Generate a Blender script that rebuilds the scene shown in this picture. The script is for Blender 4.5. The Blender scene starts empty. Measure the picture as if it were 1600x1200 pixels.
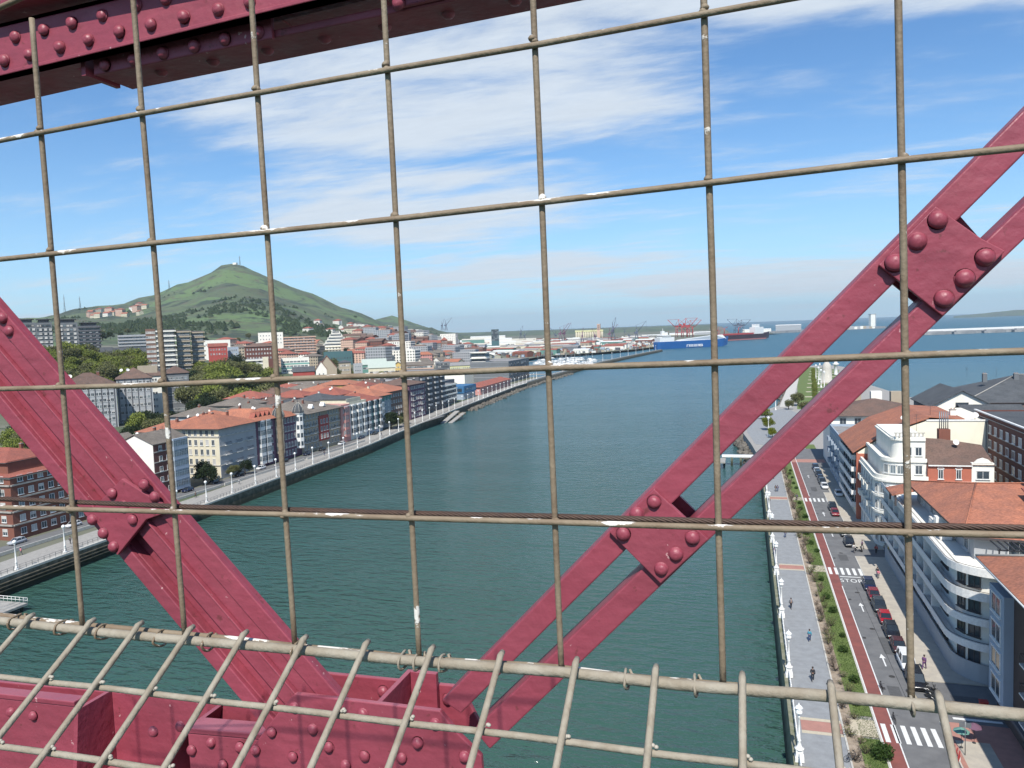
import bpy, bmesh, math, random
from mathutils import Vector, Matrix, noise
R_ = math.radians
random.seed(7)
scene = bpy.context.scene
COL = scene.collection
CAM_Z = 46.0            # the quays are z = 0, the walkway of the bridge is 46 m above them

# ------------------------------------------------------------------ camera
YAW, PITCH, ROLL = R_(17.0), math.atan(84/1200), R_(2.1)
fw = Vector((-math.sin(YAW)*math.cos(PITCH), math.cos(YAW)*math.cos(PITCH), -math.sin(PITCH)))
rt0 = Vector((math.cos(YAW), math.sin(YAW), 0)); up0 = rt0.cross(fw)
rt = rt0*math.cos(ROLL) - up0*math.sin(ROLL)
up = up0*math.cos(ROLL) + rt0*math.sin(ROLL)
cam = bpy.data.cameras.new('camera'); camo = bpy.data.objects.new('camera', cam); COL.objects.link(camo)
camo.matrix_world = Matrix(((rt.x, up.x, -fw.x, 0), (rt.y, up.y, -fw.y, 0), (rt.z, up.z, -fw.z, CAM_Z), (0, 0, 0, 1)))
cam.sensor_width = 36; cam.lens = 27.0; cam.clip_start = 0.05; cam.clip_end = 90000
scene.camera = camo
EYE = Vector((0, 0, CAM_Z))

# ------------------------------------------------------------------ light
SUN_EL, SUN_AZ = R_(50), R_(7.5)      # from behind the viewer, a little to the right
world = bpy.data.worlds.new('World'); scene.world = world; world.use_nodes = True
SKY_STRENGTH, EXPOSURE = 0.10, 0.36
def build_world():
    nt = world.node_tree; N = nt.nodes; L = nt.links; N.clear()
    def n(t, **k):
        o = N.new(t)
        for a, b in k.items(): setattr(o, a, b)
        return o
    def m(op, a, b=None, c=None, clamp=False):
        o = n('ShaderNodeMath', operation=op, use_clamp=clamp)
        for i, v in enumerate((a, b, c)):
            if v is None: continue
            if isinstance(v, (int, float)): o.inputs[i].default_value = v
            else: L.new(v, o.inputs[i])
        return o.outputs[0]
    sky = n('ShaderNodeTexSky'); sky.sky_type = 'NISHITA'; sky.sun_disc = False
    sky.sun_elevation = SUN_EL; sky.sun_rotation = math.pi - SUN_AZ; sky.altitude = 20
    sky.air_density = 1.0; sky.dust_density = 0.6; sky.ozone_density = 2.6
    tc = n('ShaderNodeTexCoord'); sp = n('ShaderNodeSeparateXYZ'); L.new(tc.outputs['Generated'], sp.inputs[0])
    x, y, z = sp.outputs
    zc = m('MAXIMUM', z, 0.0); zz = m('ADD', zc, 0.10)
    u = m('DIVIDE', x, zz); v = m('DIVIDE', y, zz)
    # cloud layer seen in perspective; wisps drawn out roughly along the wind
    cb = n('ShaderNodeCombineXYZ'); L.new(u, cb.inputs[0]); L.new(v, cb.inputs[1])
    def fbm(scale, detail, rough, rot, sx, sy, off, dist=0.0):
        mp = n('ShaderNodeMapping'); mp.inputs['Rotation'].default_value = (0, 0, rot)
        mp.inputs['Scale'].default_value = (sx, sy, 1); mp.inputs['Location'].default_value = off
        L.new(cb.outputs[0], mp.inputs[0])
        t = n('ShaderNodeTexNoise'); t.inputs['Scale'].default_value = scale; t.inputs['Detail'].default_value = detail
        t.inputs['Roughness'].default_value = rough; t.inputs['Distortion'].default_value = dist
        L.new(mp.outputs[0], t.inputs['Vector']); return t.outputs[0]
    wisps = fbm(1.5, 9, 0.62, R_(-24), 0.75, 1.9, (3.1, 1.7, 0), 0.35)
    big = fbm(0.34, 4, 0.55, R_(-15), 0.8, 1.2, (7.3, 2.2, 4.0), 0.3)
    fine = fbm(5.0, 6, 0.7, R_(-30), 0.55, 1.7, (1.3, 9.1, 2.0), 0.2)
    # the one large bank that drifts in front of the viewer, as a place on the cloud layer
    def bank(cu, cv, ru, rv, rot):
        c_, s_ = math.cos(rot), math.sin(rot)
        du = m('SUBTRACT', u, cu); dv = m('SUBTRACT', v, cv)
        a = m('DIVIDE', m('ADD', m('MULTIPLY', du, c_), m('MULTIPLY', dv, s_)), ru)
        b = m('DIVIDE', m('SUBTRACT', m('MULTIPLY', dv, c_), m('MULTIPLY', du, s_)), rv)
        r2 = m('ADD', m('MULTIPLY', a, a), m('MULTIPLY', b, b))
        return m('SUBTRACT', 1.0, m('SQRT', r2), clamp=False)
    total = None
    for cu, cv, ru, rv, rot, gain in BANKS:
        bk = m('MULTIPLY', m('MAXIMUM', bank(cu, cv, ru, rv, rot), 0.0), gain)
        total = bk if total is None else m('MAXIMUM', total, bk)
    d = m('ADD', m('MULTIPLY', wisps, 1.15), m('MULTIPLY', fine, 0.34))
    d = m('SUBTRACT', m('ADD', d, m('MULTIPLY', big, 0.34)), 0.16)
    d = m('ADD', d, m('MULTIPLY', m('MINIMUM', total, 0.40), 0.90))
    mr = n('ShaderNodeMapRange', interpolation_type='SMOOTHERSTEP'); L.new(d, mr.inputs[0])
    mr.inputs[1].default_value = 0.67; mr.inputs[2].default_value = 1.26; mr.inputs[3].default_value = 0; mr.inputs[4].default_value = 0.93
    # low haze band that whitens every horizon
    hz = m('POWER', m('SUBTRACT', 1.0, m('MINIMUM', m('MULTIPLY', zc, 2.6), 1.0)), 3.2)
    hz = m('MULTIPLY', hz, 0.62)
    shade = m('MULTIPLY_ADD', fine, 1.6, 5.6)
    cc = n('ShaderNodeCombineXYZ')
    L.new(m('MULTIPLY', shade, 0.89), cc.inputs[0]); L.new(m('MULTIPLY', shade, 0.985), cc.inputs[1]); L.new(m('MULTIPLY', shade, 1.09), cc.inputs[2])
    tint = n('ShaderNodeMixRGB', blend_type='MULTIPLY'); tint.inputs[0].default_value = 1
    L.new(sky.outputs[0], tint.inputs[1]); tint.inputs[2].default_value = (0.66, 0.96, 1.20, 1)
    mh = n('ShaderNodeMixRGB'); L.new(hz, mh.inputs[0]); L.new(tint.outputs[0], mh.inputs[1]); mh.inputs[2].default_value = (5.6, 8.0, 10.2, 1)
    mx = n('ShaderNodeMixRGB'); L.new(mr.outputs[0], mx.inputs[0]); L.new(mh.outputs[0], mx.inputs[1]); L.new(cc.outputs[0], mx.inputs[2])
    bg = n('ShaderNodeBackground'); bg.inputs[1].default_value = SKY_STRENGTH; L.new(mx.outputs[0], bg.inputs[0])
    out = n('ShaderNodeOutputWorld'); L.new(bg.outputs[0], out.inputs[0])
# centre (u, v), radii, turn, weight of cloud banks on the layer (u right, v down river; both are direction / (height + 0.1))
BANKS = [(-0.9, 2.25, 1.0, 0.85, 0.1, 0.95), (0.28, 1.90, 1.35, 0.36, 0.10, 1.0), (-1.5, 3.6, 1.0, 1.1, 0.2, 0.85), (0.6, 6.7, 2.8, 1.1, 0.1, 1.0), (-1.6, 5.4, 1.6, 0.9, 0.1, 0.7), (-5.0, 5.6, 2.2, 0.8, 0.3, 0.7),
         (2.6, -1.5, 1.6, 1.0, 0.4, 0.8), (-2.4, -2.6, 1.5, 1.2, 0.8, 0.8), (0.8, -3.2, 1.4, 0.9, 0.1, 0.7)]
build_world()
sun = bpy.data.lights.new('sun', 'SUN'); sun.energy = 4.6; sun.angle = R_(0.53); sun.color = (1.0, 0.955, 0.88)
suno = bpy.data.objects.new('sun', sun); COL.objects.link(suno)
sdir = Vector((math.sin(SUN_AZ)*math.cos(SUN_EL), -math.cos(SUN_AZ)*math.cos(SUN_EL), math.sin(SUN_EL)))
suno.rotation_euler = sdir.to_track_quat('Z', 'Y').to_euler(); suno.location = (0, -20, 90)
scene.view_settings.view_transform = 'Standard'; scene.view_settings.look = 'None'
scene.view_settings.exposure = EXPOSURE; scene.view_settings.gamma = 1; scene.view_settings.use_curve_mapping = False
scene.render.engine = 'CYCLES'
scene.cycles.max_bounces = 5; scene.cycles.diffuse_bounces = 2; scene.cycles.glossy_bounces = 3; scene.cycles.transmission_bounces = 2
scene.cycles.caustics_reflective = False; scene.cycles.caustics_refractive = False

# ------------------------------------------------------------------ survey helpers: bearings taken from the walkway
def ray(px, py): return (fw*1200 + rt*(px-800) - up*(py-600))
def on_ground(px, py, z=0.0):
    d = ray(px, py); t = (z-CAM_Z)/d.z; return Vector((d.x*t, d.y*t, z))
def on_wall(px, py, Y):                 # point of the vertical plane y = Y
    d = ray(px, py); t = Y/d.y; return EYE + d*t
def at_range(px, py, r):                # point at horizontal distance r
    d = ray(px, py); t = r/math.hypot(d.x, d.y); return EYE + d*t
def pixel(p):
    v = Vector(p)-EYE; w = v.dot(fw); return 800+1200*v.dot(rt)/w, 600-1200*v.dot(up)/w

# ------------------------------------------------------------------ object helpers
def tag(o, label=None, cat=None, group=None, kind=None):
    if label: o['label'] = label
    if cat: o['category'] = cat
    if group: o['group'] = group
    if kind: o['kind'] = kind
    return o
def empty(name, loc=(0, 0, 0), rz=0.0, parent=None):
    o = bpy.data.objects.new(name, None); COL.objects.link(o); o.location = loc; o.rotation_euler = (0, 0, rz); o.parent = parent
    o.empty_display_size = 0.3
    return o
def put(name, mesh, parent=None, loc=(0, 0, 0), rot=(0, 0, 0), scale=(1, 1, 1)):
    o = bpy.data.objects.new(name, mesh); COL.objects.link(o); o.parent = parent; o.location = loc; o.rotation_euler = rot; o.scale = scale
    return o
def kids(root):
    d = {}
    for o in COL.objects:
        if o.parent: d.setdefault(o.parent, []).append(o)
    return d
def snapshot(root):
    d = kids(root); return root, d
def clone(snap, loc=None, rz=None, scale=None, label=None, group=None, mats=None):
    root, d = snap
    def rec(o, par):
        c = o.copy(); COL.objects.link(c)
        if par is not None: c.parent = par
        for ch in d.get(o, []): rec(ch, c)
        return c
    r = rec(root, None)
    if loc is not None: r.location = loc
    if rz is not None: r.rotation_euler = (0, 0, rz)
    if scale is not None: r.scale = scale
    if label: r['label'] = label
    if group: r['group'] = group
    return r
class MB:
    def __init__(s): s.v = []; s.f = []; s.m = []; s.mi = 0; s.sm = []; s.smooth = False
    def add(s, vs, fs, mi=None):
        b = len(s.v); s.v += [tuple(p) for p in vs]
        for f in fs: s.f.append(tuple(b+i for i in f)); s.m.append(s.mi if mi is None else mi); s.sm.append(s.smooth)
    def quad(s, a, b, c, d, mi=None): s.add((a, b, c, d), ((0, 1, 2, 3),), mi)
    def box(s, x0, x1, y0, y1, z0, z1, mi=None):
        s.add([(x0, y0, z0), (x1, y0, z0), (x1, y1, z0), (x0, y1, z0), (x0, y0, z1), (x1, y0, z1), (x1, y1, z1), (x0, y1, z1)],
              [(0, 3, 2, 1), (4, 5, 6, 7), (0, 1, 5, 4), (1, 2, 6, 5), (2, 3, 7, 6), (3, 0, 4, 7)], mi)
    def prism(s, poly, z0, z1, mi=None, cap=True):        # poly ccw in xy
        n = len(poly); vs = [(p[0], p[1], z0) for p in poly]+[(p[0], p[1], z1) for p in poly]
        fs = [(i, (i+1) % n, n+(i+1) % n, n+i) for i in range(n)]
        if cap: fs += [tuple(range(n-1, -1, -1)), tuple(range(n, 2*n))]
        s.add(vs, fs, mi)
    def plate(s, pts, off, mi=None):                      # polygon of 3-D points given a thickness along off
        n = len(pts); off = Vector(off); a = [Vector(p) for p in pts]; b = [p+off for p in a]
        s.add(a+b, [tuple(range(n)), tuple(range(2*n-1, n-1, -1))]+[(i, n+i, n+(i+1) % n, (i+1) % n) for i in range(n)], mi)
    def tube(s, pts, r, seg=6, mi=None, caps=True):
        pts = [Vector(p) for p in pts]; rs = r if isinstance(r, (list, tuple)) else [r]*len(pts); b = len(s.v); prev = None
        for i, p in enumerate(pts):
            t = (pts[min(i+1, len(pts)-1)]-pts[max(i-1, 0)]).normalized()
            if prev is None:
                a = Vector((0, 0, 1)) if abs(t.z) < 0.9 else Vector((1, 0, 0))
                prev = t.cross(a).normalized()
            n1 = (prev-t*prev.dot(t)).normalized(); n2 = t.cross(n1); prev = n1
            for k in range(seg):
                an = 2*math.pi*k/seg; s.v.append(tuple(p+(n1*math.cos(an)+n2*math.sin(an))*rs[i]))
        m_ = s.mi if mi is None else mi
        for i in range(len(pts)-1):
            for k in range(seg):
                a = b+i*seg+k; c = b+i*seg+(k+1) % seg
                s.f.append((a, c, c+seg, a+seg)); s.m.append(m_); s.sm.append(True)
        if caps:
            s.f.append(tuple(b+k for k in range(seg-1, -1, -1))); s.m.append(m_); s.sm.append(False)
            e = b+(len(pts)-1)*seg; s.f.append(tuple(e+k for k in range(seg))); s.m.append(m_); s.sm.append(False)
    def lathe(s, prof, seg=8, c=(0, 0, 0), mi=None, smooth=True):  # (r, z) pairs
        b = len(s.v); n = len(prof)
        for r, z in prof:
            for k in range(seg):
                a = 2*math.pi*k/seg; s.v.append((c[0]+r*math.cos(a), c[1]+r*math.sin(a), c[2]+z))
        m_ = s.mi if mi is None else mi
        for i in range(n-1):
            for k in range(seg):
                a = b+i*seg+k; d = b+i*seg+(k+1) % seg
                s.f.append((a, d, d+seg, a+seg)); s.m.append(m_); s.sm.append(smooth)
        s.f.append(tuple(b+k for k in range(seg-1, -1, -1))); s.m.append(m_); s.sm.append(False)
        e = b+(n-1)*seg; s.f.append(tuple(e+k for k in range(seg))); s.m.append(m_); s.sm.append(False)
    def mesh(s, name, mats):
        me = bpy.data.meshes.new(name); me.from_pydata(s.v, [], s.f)
        for m_ in (mats if isinstance(mats, (list, tuple)) else [mats]): me.materials.append(m_)
        me.polygons.foreach_set('material_index', s.m); me.polygons.foreach_set('use_smooth', s.sm); me.update()
        return me
    def build(s, name, mats, parent=None, loc=(0, 0, 0), rz=0.0):
        return put(name, s.mesh(name, mats), parent, loc, (0, 0, rz))

# ------------------------------------------------------------------ materials
def mat(name, col, rough=0.8, col2=None, scale=3.0, amount=0.5, bump=0.0, bscale=20.0, metal=0.0, spec=0.5, coords='Object', detail=4, ramp=(0.35, 0.65), stretch=(1, 1, 1), objvar=0.0):
    m = bpy.data.materials.new(name); m.use_nodes = True; nt = m.node_tree; N = nt.nodes; L = nt.links
    b = N['Principled BSDF']; b.inputs['Roughness'].default_value = rough; b.inputs['Metallic'].default_value = metal
    b.inputs['Specular IOR Level'].default_value = spec
    tc = N.new('ShaderNodeTexCoord'); mp = N.new('ShaderNodeMapping'); mp.inputs['Scale'].default_value = stretch
    L.new(tc.outputs[coords], mp.inputs[0])
    out = None
    c = (*col, 1)
    if col2 is None: col2 = tuple(v*0.72 for v in col)
    t = N.new('ShaderNodeTexNoise'); t.inputs['Scale'].default_value = scale; t.inputs['Detail'].default_value = detail; t.inputs['Roughness'].default_value = 0.6
    L.new(mp.outputs[0], t.inputs['Vector'])
    r = N.new('ShaderNodeMapRange'); r.inputs[1].default_value = ramp[0]; r.inputs[2].default_value = ramp[1]; r.inputs[4].default_value = amount
    L.new(t.outputs[0], r.inputs[0])
    mx = N.new('ShaderNodeMixRGB'); mx.inputs[1].default_value = c; mx.inputs[2].default_value = (*col2, 1); L.new(r.outputs[0], mx.inputs[0])
    out = mx.outputs[0]
    if objvar:
        oi = N.new('ShaderNodeObjectInfo'); hs = N.new('ShaderNodeHueSaturation'); L.new(out, hs.inputs['Color'])
        mr = N.new('ShaderNodeMapRange'); mr.inputs[3].default_value = 1-objvar; mr.inputs[4].default_value = 1+objvar; L.new(oi.outputs['Random'], mr.inputs[0])
        L.new(mr.outputs[0], hs.inputs['Value']); out = hs.outputs[0]
    L.new(out, b.inputs['Base Color'])
    if bump:
        t2 = N.new('ShaderNodeTexNoise'); t2.inputs['Scale'].default_value = bscale; t2.inputs['Detail'].default_value = 3; L.new(mp.outputs[0], t2.inputs['Vector'])
        bp = N.new('ShaderNodeBump'); bp.inputs['Strength'].default_value = bump; bp.inputs['Distance'].default_value = 0.02
        L.new(t2.outputs[0], bp.inputs['Height']); L.new(bp.outputs[0], b.inputs['Normal'])
    return m
def tile_mat(name, col, col2, period=0.45):
    m = mat(name, col, 0.85, col2, 0.35, 0.9, objvar=0.12, ramp=(0.3, 0.7), detail=8)
    nt = m.node_tree; N = nt.nodes; L = nt.links; b = N['Principled BSDF']
    base = b.inputs['Base Color'].links[0].from_socket
    tc = N.new('ShaderNodeTexCoord')
    no = N.new('ShaderNodeTexNoise'); no.inputs['Scale'].default_value = 3.2; no.inputs['Detail'].default_value = 2; L.new(tc.outputs['Object'], no.inputs['Vector'])
    mr = N.new('ShaderNodeMapRange'); mr.inputs[1].default_value = 0.3; mr.inputs[2].default_value = 0.7; mr.inputs[3].default_value = 0.72; mr.inputs[4].default_value = 1.2; L.new(no.outputs[0], mr.inputs[0])
    hs = N.new('ShaderNodeHueSaturation'); L.new(base, hs.inputs['Color']); L.new(mr.outputs[0], hs.inputs['Value']); L.new(hs.outputs[0], b.inputs['Base Color'])
    w = N.new('ShaderNodeTexWave'); w.wave_type = 'BANDS'; w.bands_direction = 'DIAGONAL'; w.inputs['Scale'].default_value = 1/period; w.inputs['Distortion'].default_value = 0.6
    L.new(tc.outputs['Object'], w.inputs['Vector'])
    bp = N.new('ShaderNodeBump'); bp.inputs['Strength'].default_value = 0.35; bp.inputs['Distance'].default_value = 0.06; L.new(w.outputs[0], bp.inputs['Height']); L.new(bp.outputs[0], b.inputs['Normal'])
    return m
def glass_mat(name, col=(0.03, 0.04, 0.05), rough=0.08):
    m = mat(name, col, rough, tuple(v*2.2 for v in col), 0.7, 0.8, spec=0.7, objvar=0.3); return m
WALLS = {}
def wall(name, col, col2=None, amount=0.45):
    if name not in WALLS: WALLS[name] = mat('wall_'+name, col, 0.9, col2, 0.5, amount, bump=0.25, bscale=9, detail=7, stretch=(1, 1, 0.45), ramp=(0.42, 0.72))
    return WALLS[name]
W_white = wall('white', (0.80, 0.77, 0.69), (0.60, 0.57, 0.50)); W_cream = wall('cream', (0.66, 0.60, 0.45), (0.45, 0.40, 0.30)); W_grey = wall('grey', (0.36, 0.37, 0.38))
W_dark = wall('dark', (0.10, 0.10, 0.11)); W_brick = wall('brick', (0.20, 0.075, 0.05), (0.12, 0.05, 0.04)); W_darkbrick = wall('darkbrick', (0.13, 0.05, 0.04))
W_brown = wall('brown', (0.20, 0.12, 0.09)); W_purple = wall('purple', (0.14, 0.07, 0.11)); W_pink = wall('pink', (0.55, 0.27, 0.24)); W_red = wall('red', (0.36, 0.07, 0.06))
W_beige = wall('beige', (0.38, 0.32, 0.24)); W_blue = wall('bluegrey', (0.33, 0.39, 0.46)); W_yellow = wall('yellow', (0.62, 0.44, 0.15)); W_green = wall('green', (0.12, 0.26, 0.22))
W_pyel = wall('pale_yellow', (0.60, 0.58, 0.32)); W_salmon = wall('salmon', (0.62, 0.42, 0.32)); W_slate = wall('slate_grey', (0.15, 0.16, 0.17)); W_teal = wall('teal', (0.06, 0.13, 0.14))
T_orange = tile_mat('tiles_orange', (0.42, 0.155, 0.085), (0.25, 0.105, 0.07)); T_red = tile_mat('tiles_red', (0.34, 0.10, 0.065), (0.21, 0.075, 0.055))
T_brown = tile_mat('tiles_brown', (0.17, 0.10, 0.075), (0.10, 0.07, 0.055)); T_slate = tile_mat('tiles_slate', (0.085, 0.09, 0.095), (0.05, 0.055, 0.06))
T_taupe = tile_mat('tiles_taupe', (0.20, 0.17, 0.14), (0.12, 0.10, 0.08)); T_grey = mat('flat_roof', (0.30, 0.29, 0.28), 0.9, (0.18, 0.17, 0.17), 0.6, 0.9)
M_glass = glass_mat('window_glass'); M_glass2 = glass_mat('window_glass_pale', (0.10, 0.12, 0.13)); M_blind = mat('roller_blind', (0.45, 0.43, 0.40), 0.8, objvar=0.3); M_brownblind = mat('brown_shutter', (0.14, 0.05, 0.04), 0.7, objvar=0.3)
M_white = mat('white_paint', (0.78, 0.77, 0.74), 0.55, (0.55, 0.53, 0.50), 4, 0.5); M_frame = mat('window_frame_white', (0.70, 0.70, 0.68), 0.6); M_fdark = mat('window_frame_dark', (0.07, 0.06, 0.06), 0.6)
M_stone = mat('trim_stone', (0.50, 0.47, 0.41), 0.9, (0.33, 0.31, 0.27), 2, 0.6); M_iron = mat('dark_iron', (0.03, 0.03, 0.035), 0.5); M_concrete = mat('concrete', (0.36, 0.34, 0.31), 0.9, (0.22, 0.21, 0.19), 1.2, 0.7, bump=0.3)
M_zinc = mat('zinc', (0.22, 0.24, 0.26), 0.45, metal=0.6)
ORD = 'first second third fourth fifth sixth seventh eighth ninth tenth eleventh twelfth thirteenth fourteenth fifteenth sixteenth seventeenth eighteenth nineteenth twentieth'.split()
ORD += ['twenty-'+o for o in ORD[:9]] + ['thirtieth'] + ['thirty-'+o for o in ORD[:9]]
# ------------------------------------------------------------------ the estuary, the sea and the ground
def quay_left(Y):                       # x of the left quay's edge
    T = [(40, -140), (120, -145), (183, -147.4), (235, -150.2), (290, -153), (340, -158.5), (380, -162.5), (430, -167.3), (500, -172.9), (600, -181), (705, -183.6), (950, -184), (1162, -171.6), (1452, -148.5)]
    for (a, b), (c, d) in zip(T, T[1:]):
        if Y <= c: return b+(d-b)*(Y-a)/(c-a)
    return T[-1][1]
def coast_left(Y):                      # x of the land's edge, behind the marina and along the port
    T = [(40, -140), (120, -145), (183, -147.4), (235, -150.2), (290, -153), (340, -158.5), (380, -162.5), (430, -167.3), (500, -172.9), (600, -181), (640, -181.6), (700, -183.5), (715, -190), (722, -240), (900, -262), (1000, -300), (1150, -330), (1250, -330), (1300, -300), (1400, -240),
         (1500, -205), (1600, -190), (1700, -140), (2100, -120), (2600, -40), (2900, 90), (3050, 140), (3080, 100), (3150, -20), (3400, -60), (9000, -260)]
    for (a, b), (c, d) in zip(T, T[1:]):
        if Y <= c: return b+(d-b)*(Y-a)/(c-a)
    return T[-1][1]
RR = [0, 190, 300, 520, 640, 900, 1500, 2200, 3000, 3300, 4500, 7000, 14000]
SIL = {-400: 520, 0: 502, 60: 499, 100: 494, 130: 485, 175: 481, 200: 479, 235: 470, 262: 460, 280: 449, 300: 446, 318: 438, 340: 424, 355: 415, 368: 412, 384: 413, 398: 420, 420: 428, 445: 440, 470: 453, 495: 462, 520: 474, 545: 483, 560: 487, 590: 499}
NEAR = {-400: [0, 0, 2, 3, 38, 52, 70, 84], 0: [0, 0, 2, 3, 38, 52, 70, 84], 100: [0, 0, 2, 3, 36, 50, 66, 100], 200: [0, 0, 2, 3, 29, 44, 62, 110], 290: [0, 0, 2, 4, 24, 30, 56, 140], 340: [0, 0, 3, 8, 20, 24, 52, 160], 375: [0, 0, 2, 8, 18, 22, 50, 170],
        420: [0, 0, 2, 4, 8, 18, 48, 150], 470: [0, 0, 2, 4, 7, 14, 44, 120], 520: [0, 0, 2, 3, 6, 12, 44, 84], 560: [0, 0, 2, 3, 5, 10, 46, 70], 590: [0, 0, 2, 3, 5, 8, 46, 60]}
PXC = sorted(SIL)+[615, 640, 680, 720, 800, 2600]
EL = {}
for px in PXC:
    hy = 516-0.037*(px-800); k = math.hypot(1200, px-800)
    far = 46+(hy-SIL.get(px, hy-1))/k*3050
    if px <= 590:
        ks = sorted(NEAR); i = max(q for q in range(len(ks)-1) if ks[q] <= px); t = (px-ks[i])/(ks[i+1]-ks[i])
        EL[px] = [p*(1-t)+q*t for p, q in zip(NEAR[ks[i]], NEAR[ks[i+1]])]+[far, far*1.0, far*0.55, far*0.3, 20]
    elif px in (615, 640, 680):
        s2 = {615: 491, 640: 500, 680: 517}[px]; h2 = 46+(hy-s2)/k*4500
        EL[px] = [0, 0, 2, 3, 4, 6, {615: 44, 640: 38, 680: 20}[px], {615: 50, 640: 40, 680: 22}[px], 60, 70, h2, h2*0.5, 20]
    else:
        EL[px] = [0, 0, 1, 2, 3, 3, 4, 4, 5, 6, 14, 36, 34] if px < 2000 else [0]*13
def smooth(t): return t*t*(3-2*t)
def terrain(x, y):
    r = math.hypot(x, y); b = math.atan2(x, y)+YAW
    if b < -1.2 or r < 1: b = max(b, -1.2)
    px = 800+1200*math.tan(max(-1.2, min(1.2, b)))
    px = max(-399, min(2599, px))
    i = max(k for k in range(len(PXC)-1) if PXC[k] <= px); j = max(k for k in range(len(RR)-1) if RR[k] <= min(r, 13999))
    t = (px-PXC[i])/(PXC[i+1]-PXC[i]); s = (min(r, 13999)-RR[j])/(RR[j+1]-RR[j])
    if j != 7: s = smooth(s) if j > 6 else s
    a, c = EL[PXC[i]], EL[PXC[i+1]]
    h = (a[j]*(1-t)+c[j]*t)*(1-s)+(a[j+1]*(1-t)+c[j+1]*t)*s
    e = coast_left(y)-x if y > 0 else 400
    h *= smooth(max(0, min(1, (e-30)/60)))
    if r > 1100:
        a_ = min(1, (r-1100)/1200)
        h += a_*h*(0.16*noise.noise(Vector((x/620, y/620, 1)))+0.09*noise.noise(Vector((x/230, y/230, 5)))+0.04*noise.noise(Vector((x/80, y/80, 8))))*(1 if r < 2700 else max(0.3, 1-(r-2700)/500))+a_*min(1, h/120)*(9*noise.noise(Vector((x/70, y/70, 2)))+16*abs(noise.noise(Vector((x/190, y/190, 6))))-5)
    return h
def grid_mesh(name, rows, material, smooth_=True):
    vs = [p for r in rows for p in r]; n = len(rows[0]); fs = []
    for i in range(len(rows)-1):
        for j in range(n-1):
            a = i*n+j; fs.append((a, a+1, a+n+1, a+n))
    me = bpy.data.meshes.new(name); me.from_pydata(vs, [], fs); me.materials.append(material)
    me.polygons.foreach_set('use_smooth', [smooth_]*len(fs)); me.update(); return me
# water: wind ripples as relief at three sizes
def water_material():
    m = bpy.data.materials.new('estuary_water'); m.use_nodes = True; nt = m.node_tree; N = nt.nodes; L = nt.links
    b = N['Principled BSDF']; b.inputs['IOR'].default_value = 1.33
    tc = N.new('ShaderNodeTexCoord')
    def no(scale, detail, sx, sy, rot=0.3, rough=0.55):
        mp = N.new('ShaderNodeMapping'); mp.inputs['Rotation'].default_value = (0, 0, rot); mp.inputs['Scale'].default_value = (sx, sy, 1); L.new(tc.outputs['Object'], mp.inputs[0])
        t = N.new('ShaderNodeTexNoise'); t.inputs['Scale'].default_value = scale; t.inputs['Detail'].default_value = detail; t.inputs['Roughness'].default_value = rough; L.new(mp.outputs[0], t.inputs['Vector']); return t.outputs[0]
    silt = no(0.012, 5, 1, 0.45); gust = no(0.03, 6, 0.35, 1.0)
    mx = N.new('ShaderNodeMixRGB'); mx.inputs[1].default_value = (0.028, 0.072, 0.052, 1); mx.inputs[2].default_value = (0.042, 0.092, 0.068, 1); L.new(silt, mx.inputs[0])
    # the water turns from silty green in the estuary to clear blue in the open sea
    sp = N.new('ShaderNodeSeparateXYZ'); L.new(tc.outputs['Object'], sp.inputs[0])
    mr = N.new('ShaderNodeMapRange'); mr.inputs[1].default_value = 60; mr.inputs[2].default_value = 900; L.new(sp.outputs[1], mr.inputs[0])
    rg = N.new('ShaderNodeMapRange'); rg.inputs[1].default_value = 150; rg.inputs[2].default_value = 1200; rg.inputs[3].default_value = 0.10; rg.inputs[4].default_value = 0.34; L.new(sp.outputs[1], rg.inputs[0]); L.new(rg.outputs[0], b.inputs['Roughness'])
    rs = N.new('ShaderNodeMapRange'); rs.inputs[1].default_value = 200; rs.inputs[2].default_value = 2500; rs.inputs[3].default_value = 0.5; rs.inputs[4].default_value = 0.12; L.new(sp.outputs[1], rs.inputs[0]); L.new(rs.outputs[0], b.inputs['Specular IOR Level'])
    m2 = N.new('ShaderNodeMixRGB'); L.new(mr.outputs[0], m2.inputs[0]); L.new(mx.outputs[0], m2.inputs[1]); m2.inputs[2].default_value = (0.026, 0.100, 0.142, 1)
    L.new(m2.outputs[0], b.inputs['Base Color'])
    r1 = no(0.60, 4, 0.42, 1.0, 0.12, 0.55); r2 = no(0.09, 4, 0.45, 1.0, -0.1, 0.6)
    add = N.new('ShaderNodeMath'); add.operation = 'MULTIPLY_ADD'; L.new(r2, add.inputs[0]); add.inputs[1].default_value = 0.9; L.new(r1, add.inputs[2])
    gm = N.new('ShaderNodeMapRange'); gm.inputs[1].default_value = 0.35; gm.inputs[2].default_value = 0.65; gm.inputs[3].default_value = 0.62; gm.inputs[4].default_value = 1.0; L.new(gust, gm.inputs[0])
    bp = N.new('ShaderNodeBump'); bp.inputs['Distance'].default_value = 1.35; L.new(gm.outputs[0], bp.inputs['Strength']); L.new(add.outputs[0], bp.inputs['Height']); L.new(bp.outputs[0], b.inputs['Normal'])
    return m
mb = MB(); S_ = 60000
mb.quad((-S_, -3000, 0), (S_, -3000, 0), (S_, S_, 0), (-S_, S_, 0))
tag(mb.build('water', water_material(), None, (0, 0, -4)), kind='structure')
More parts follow.
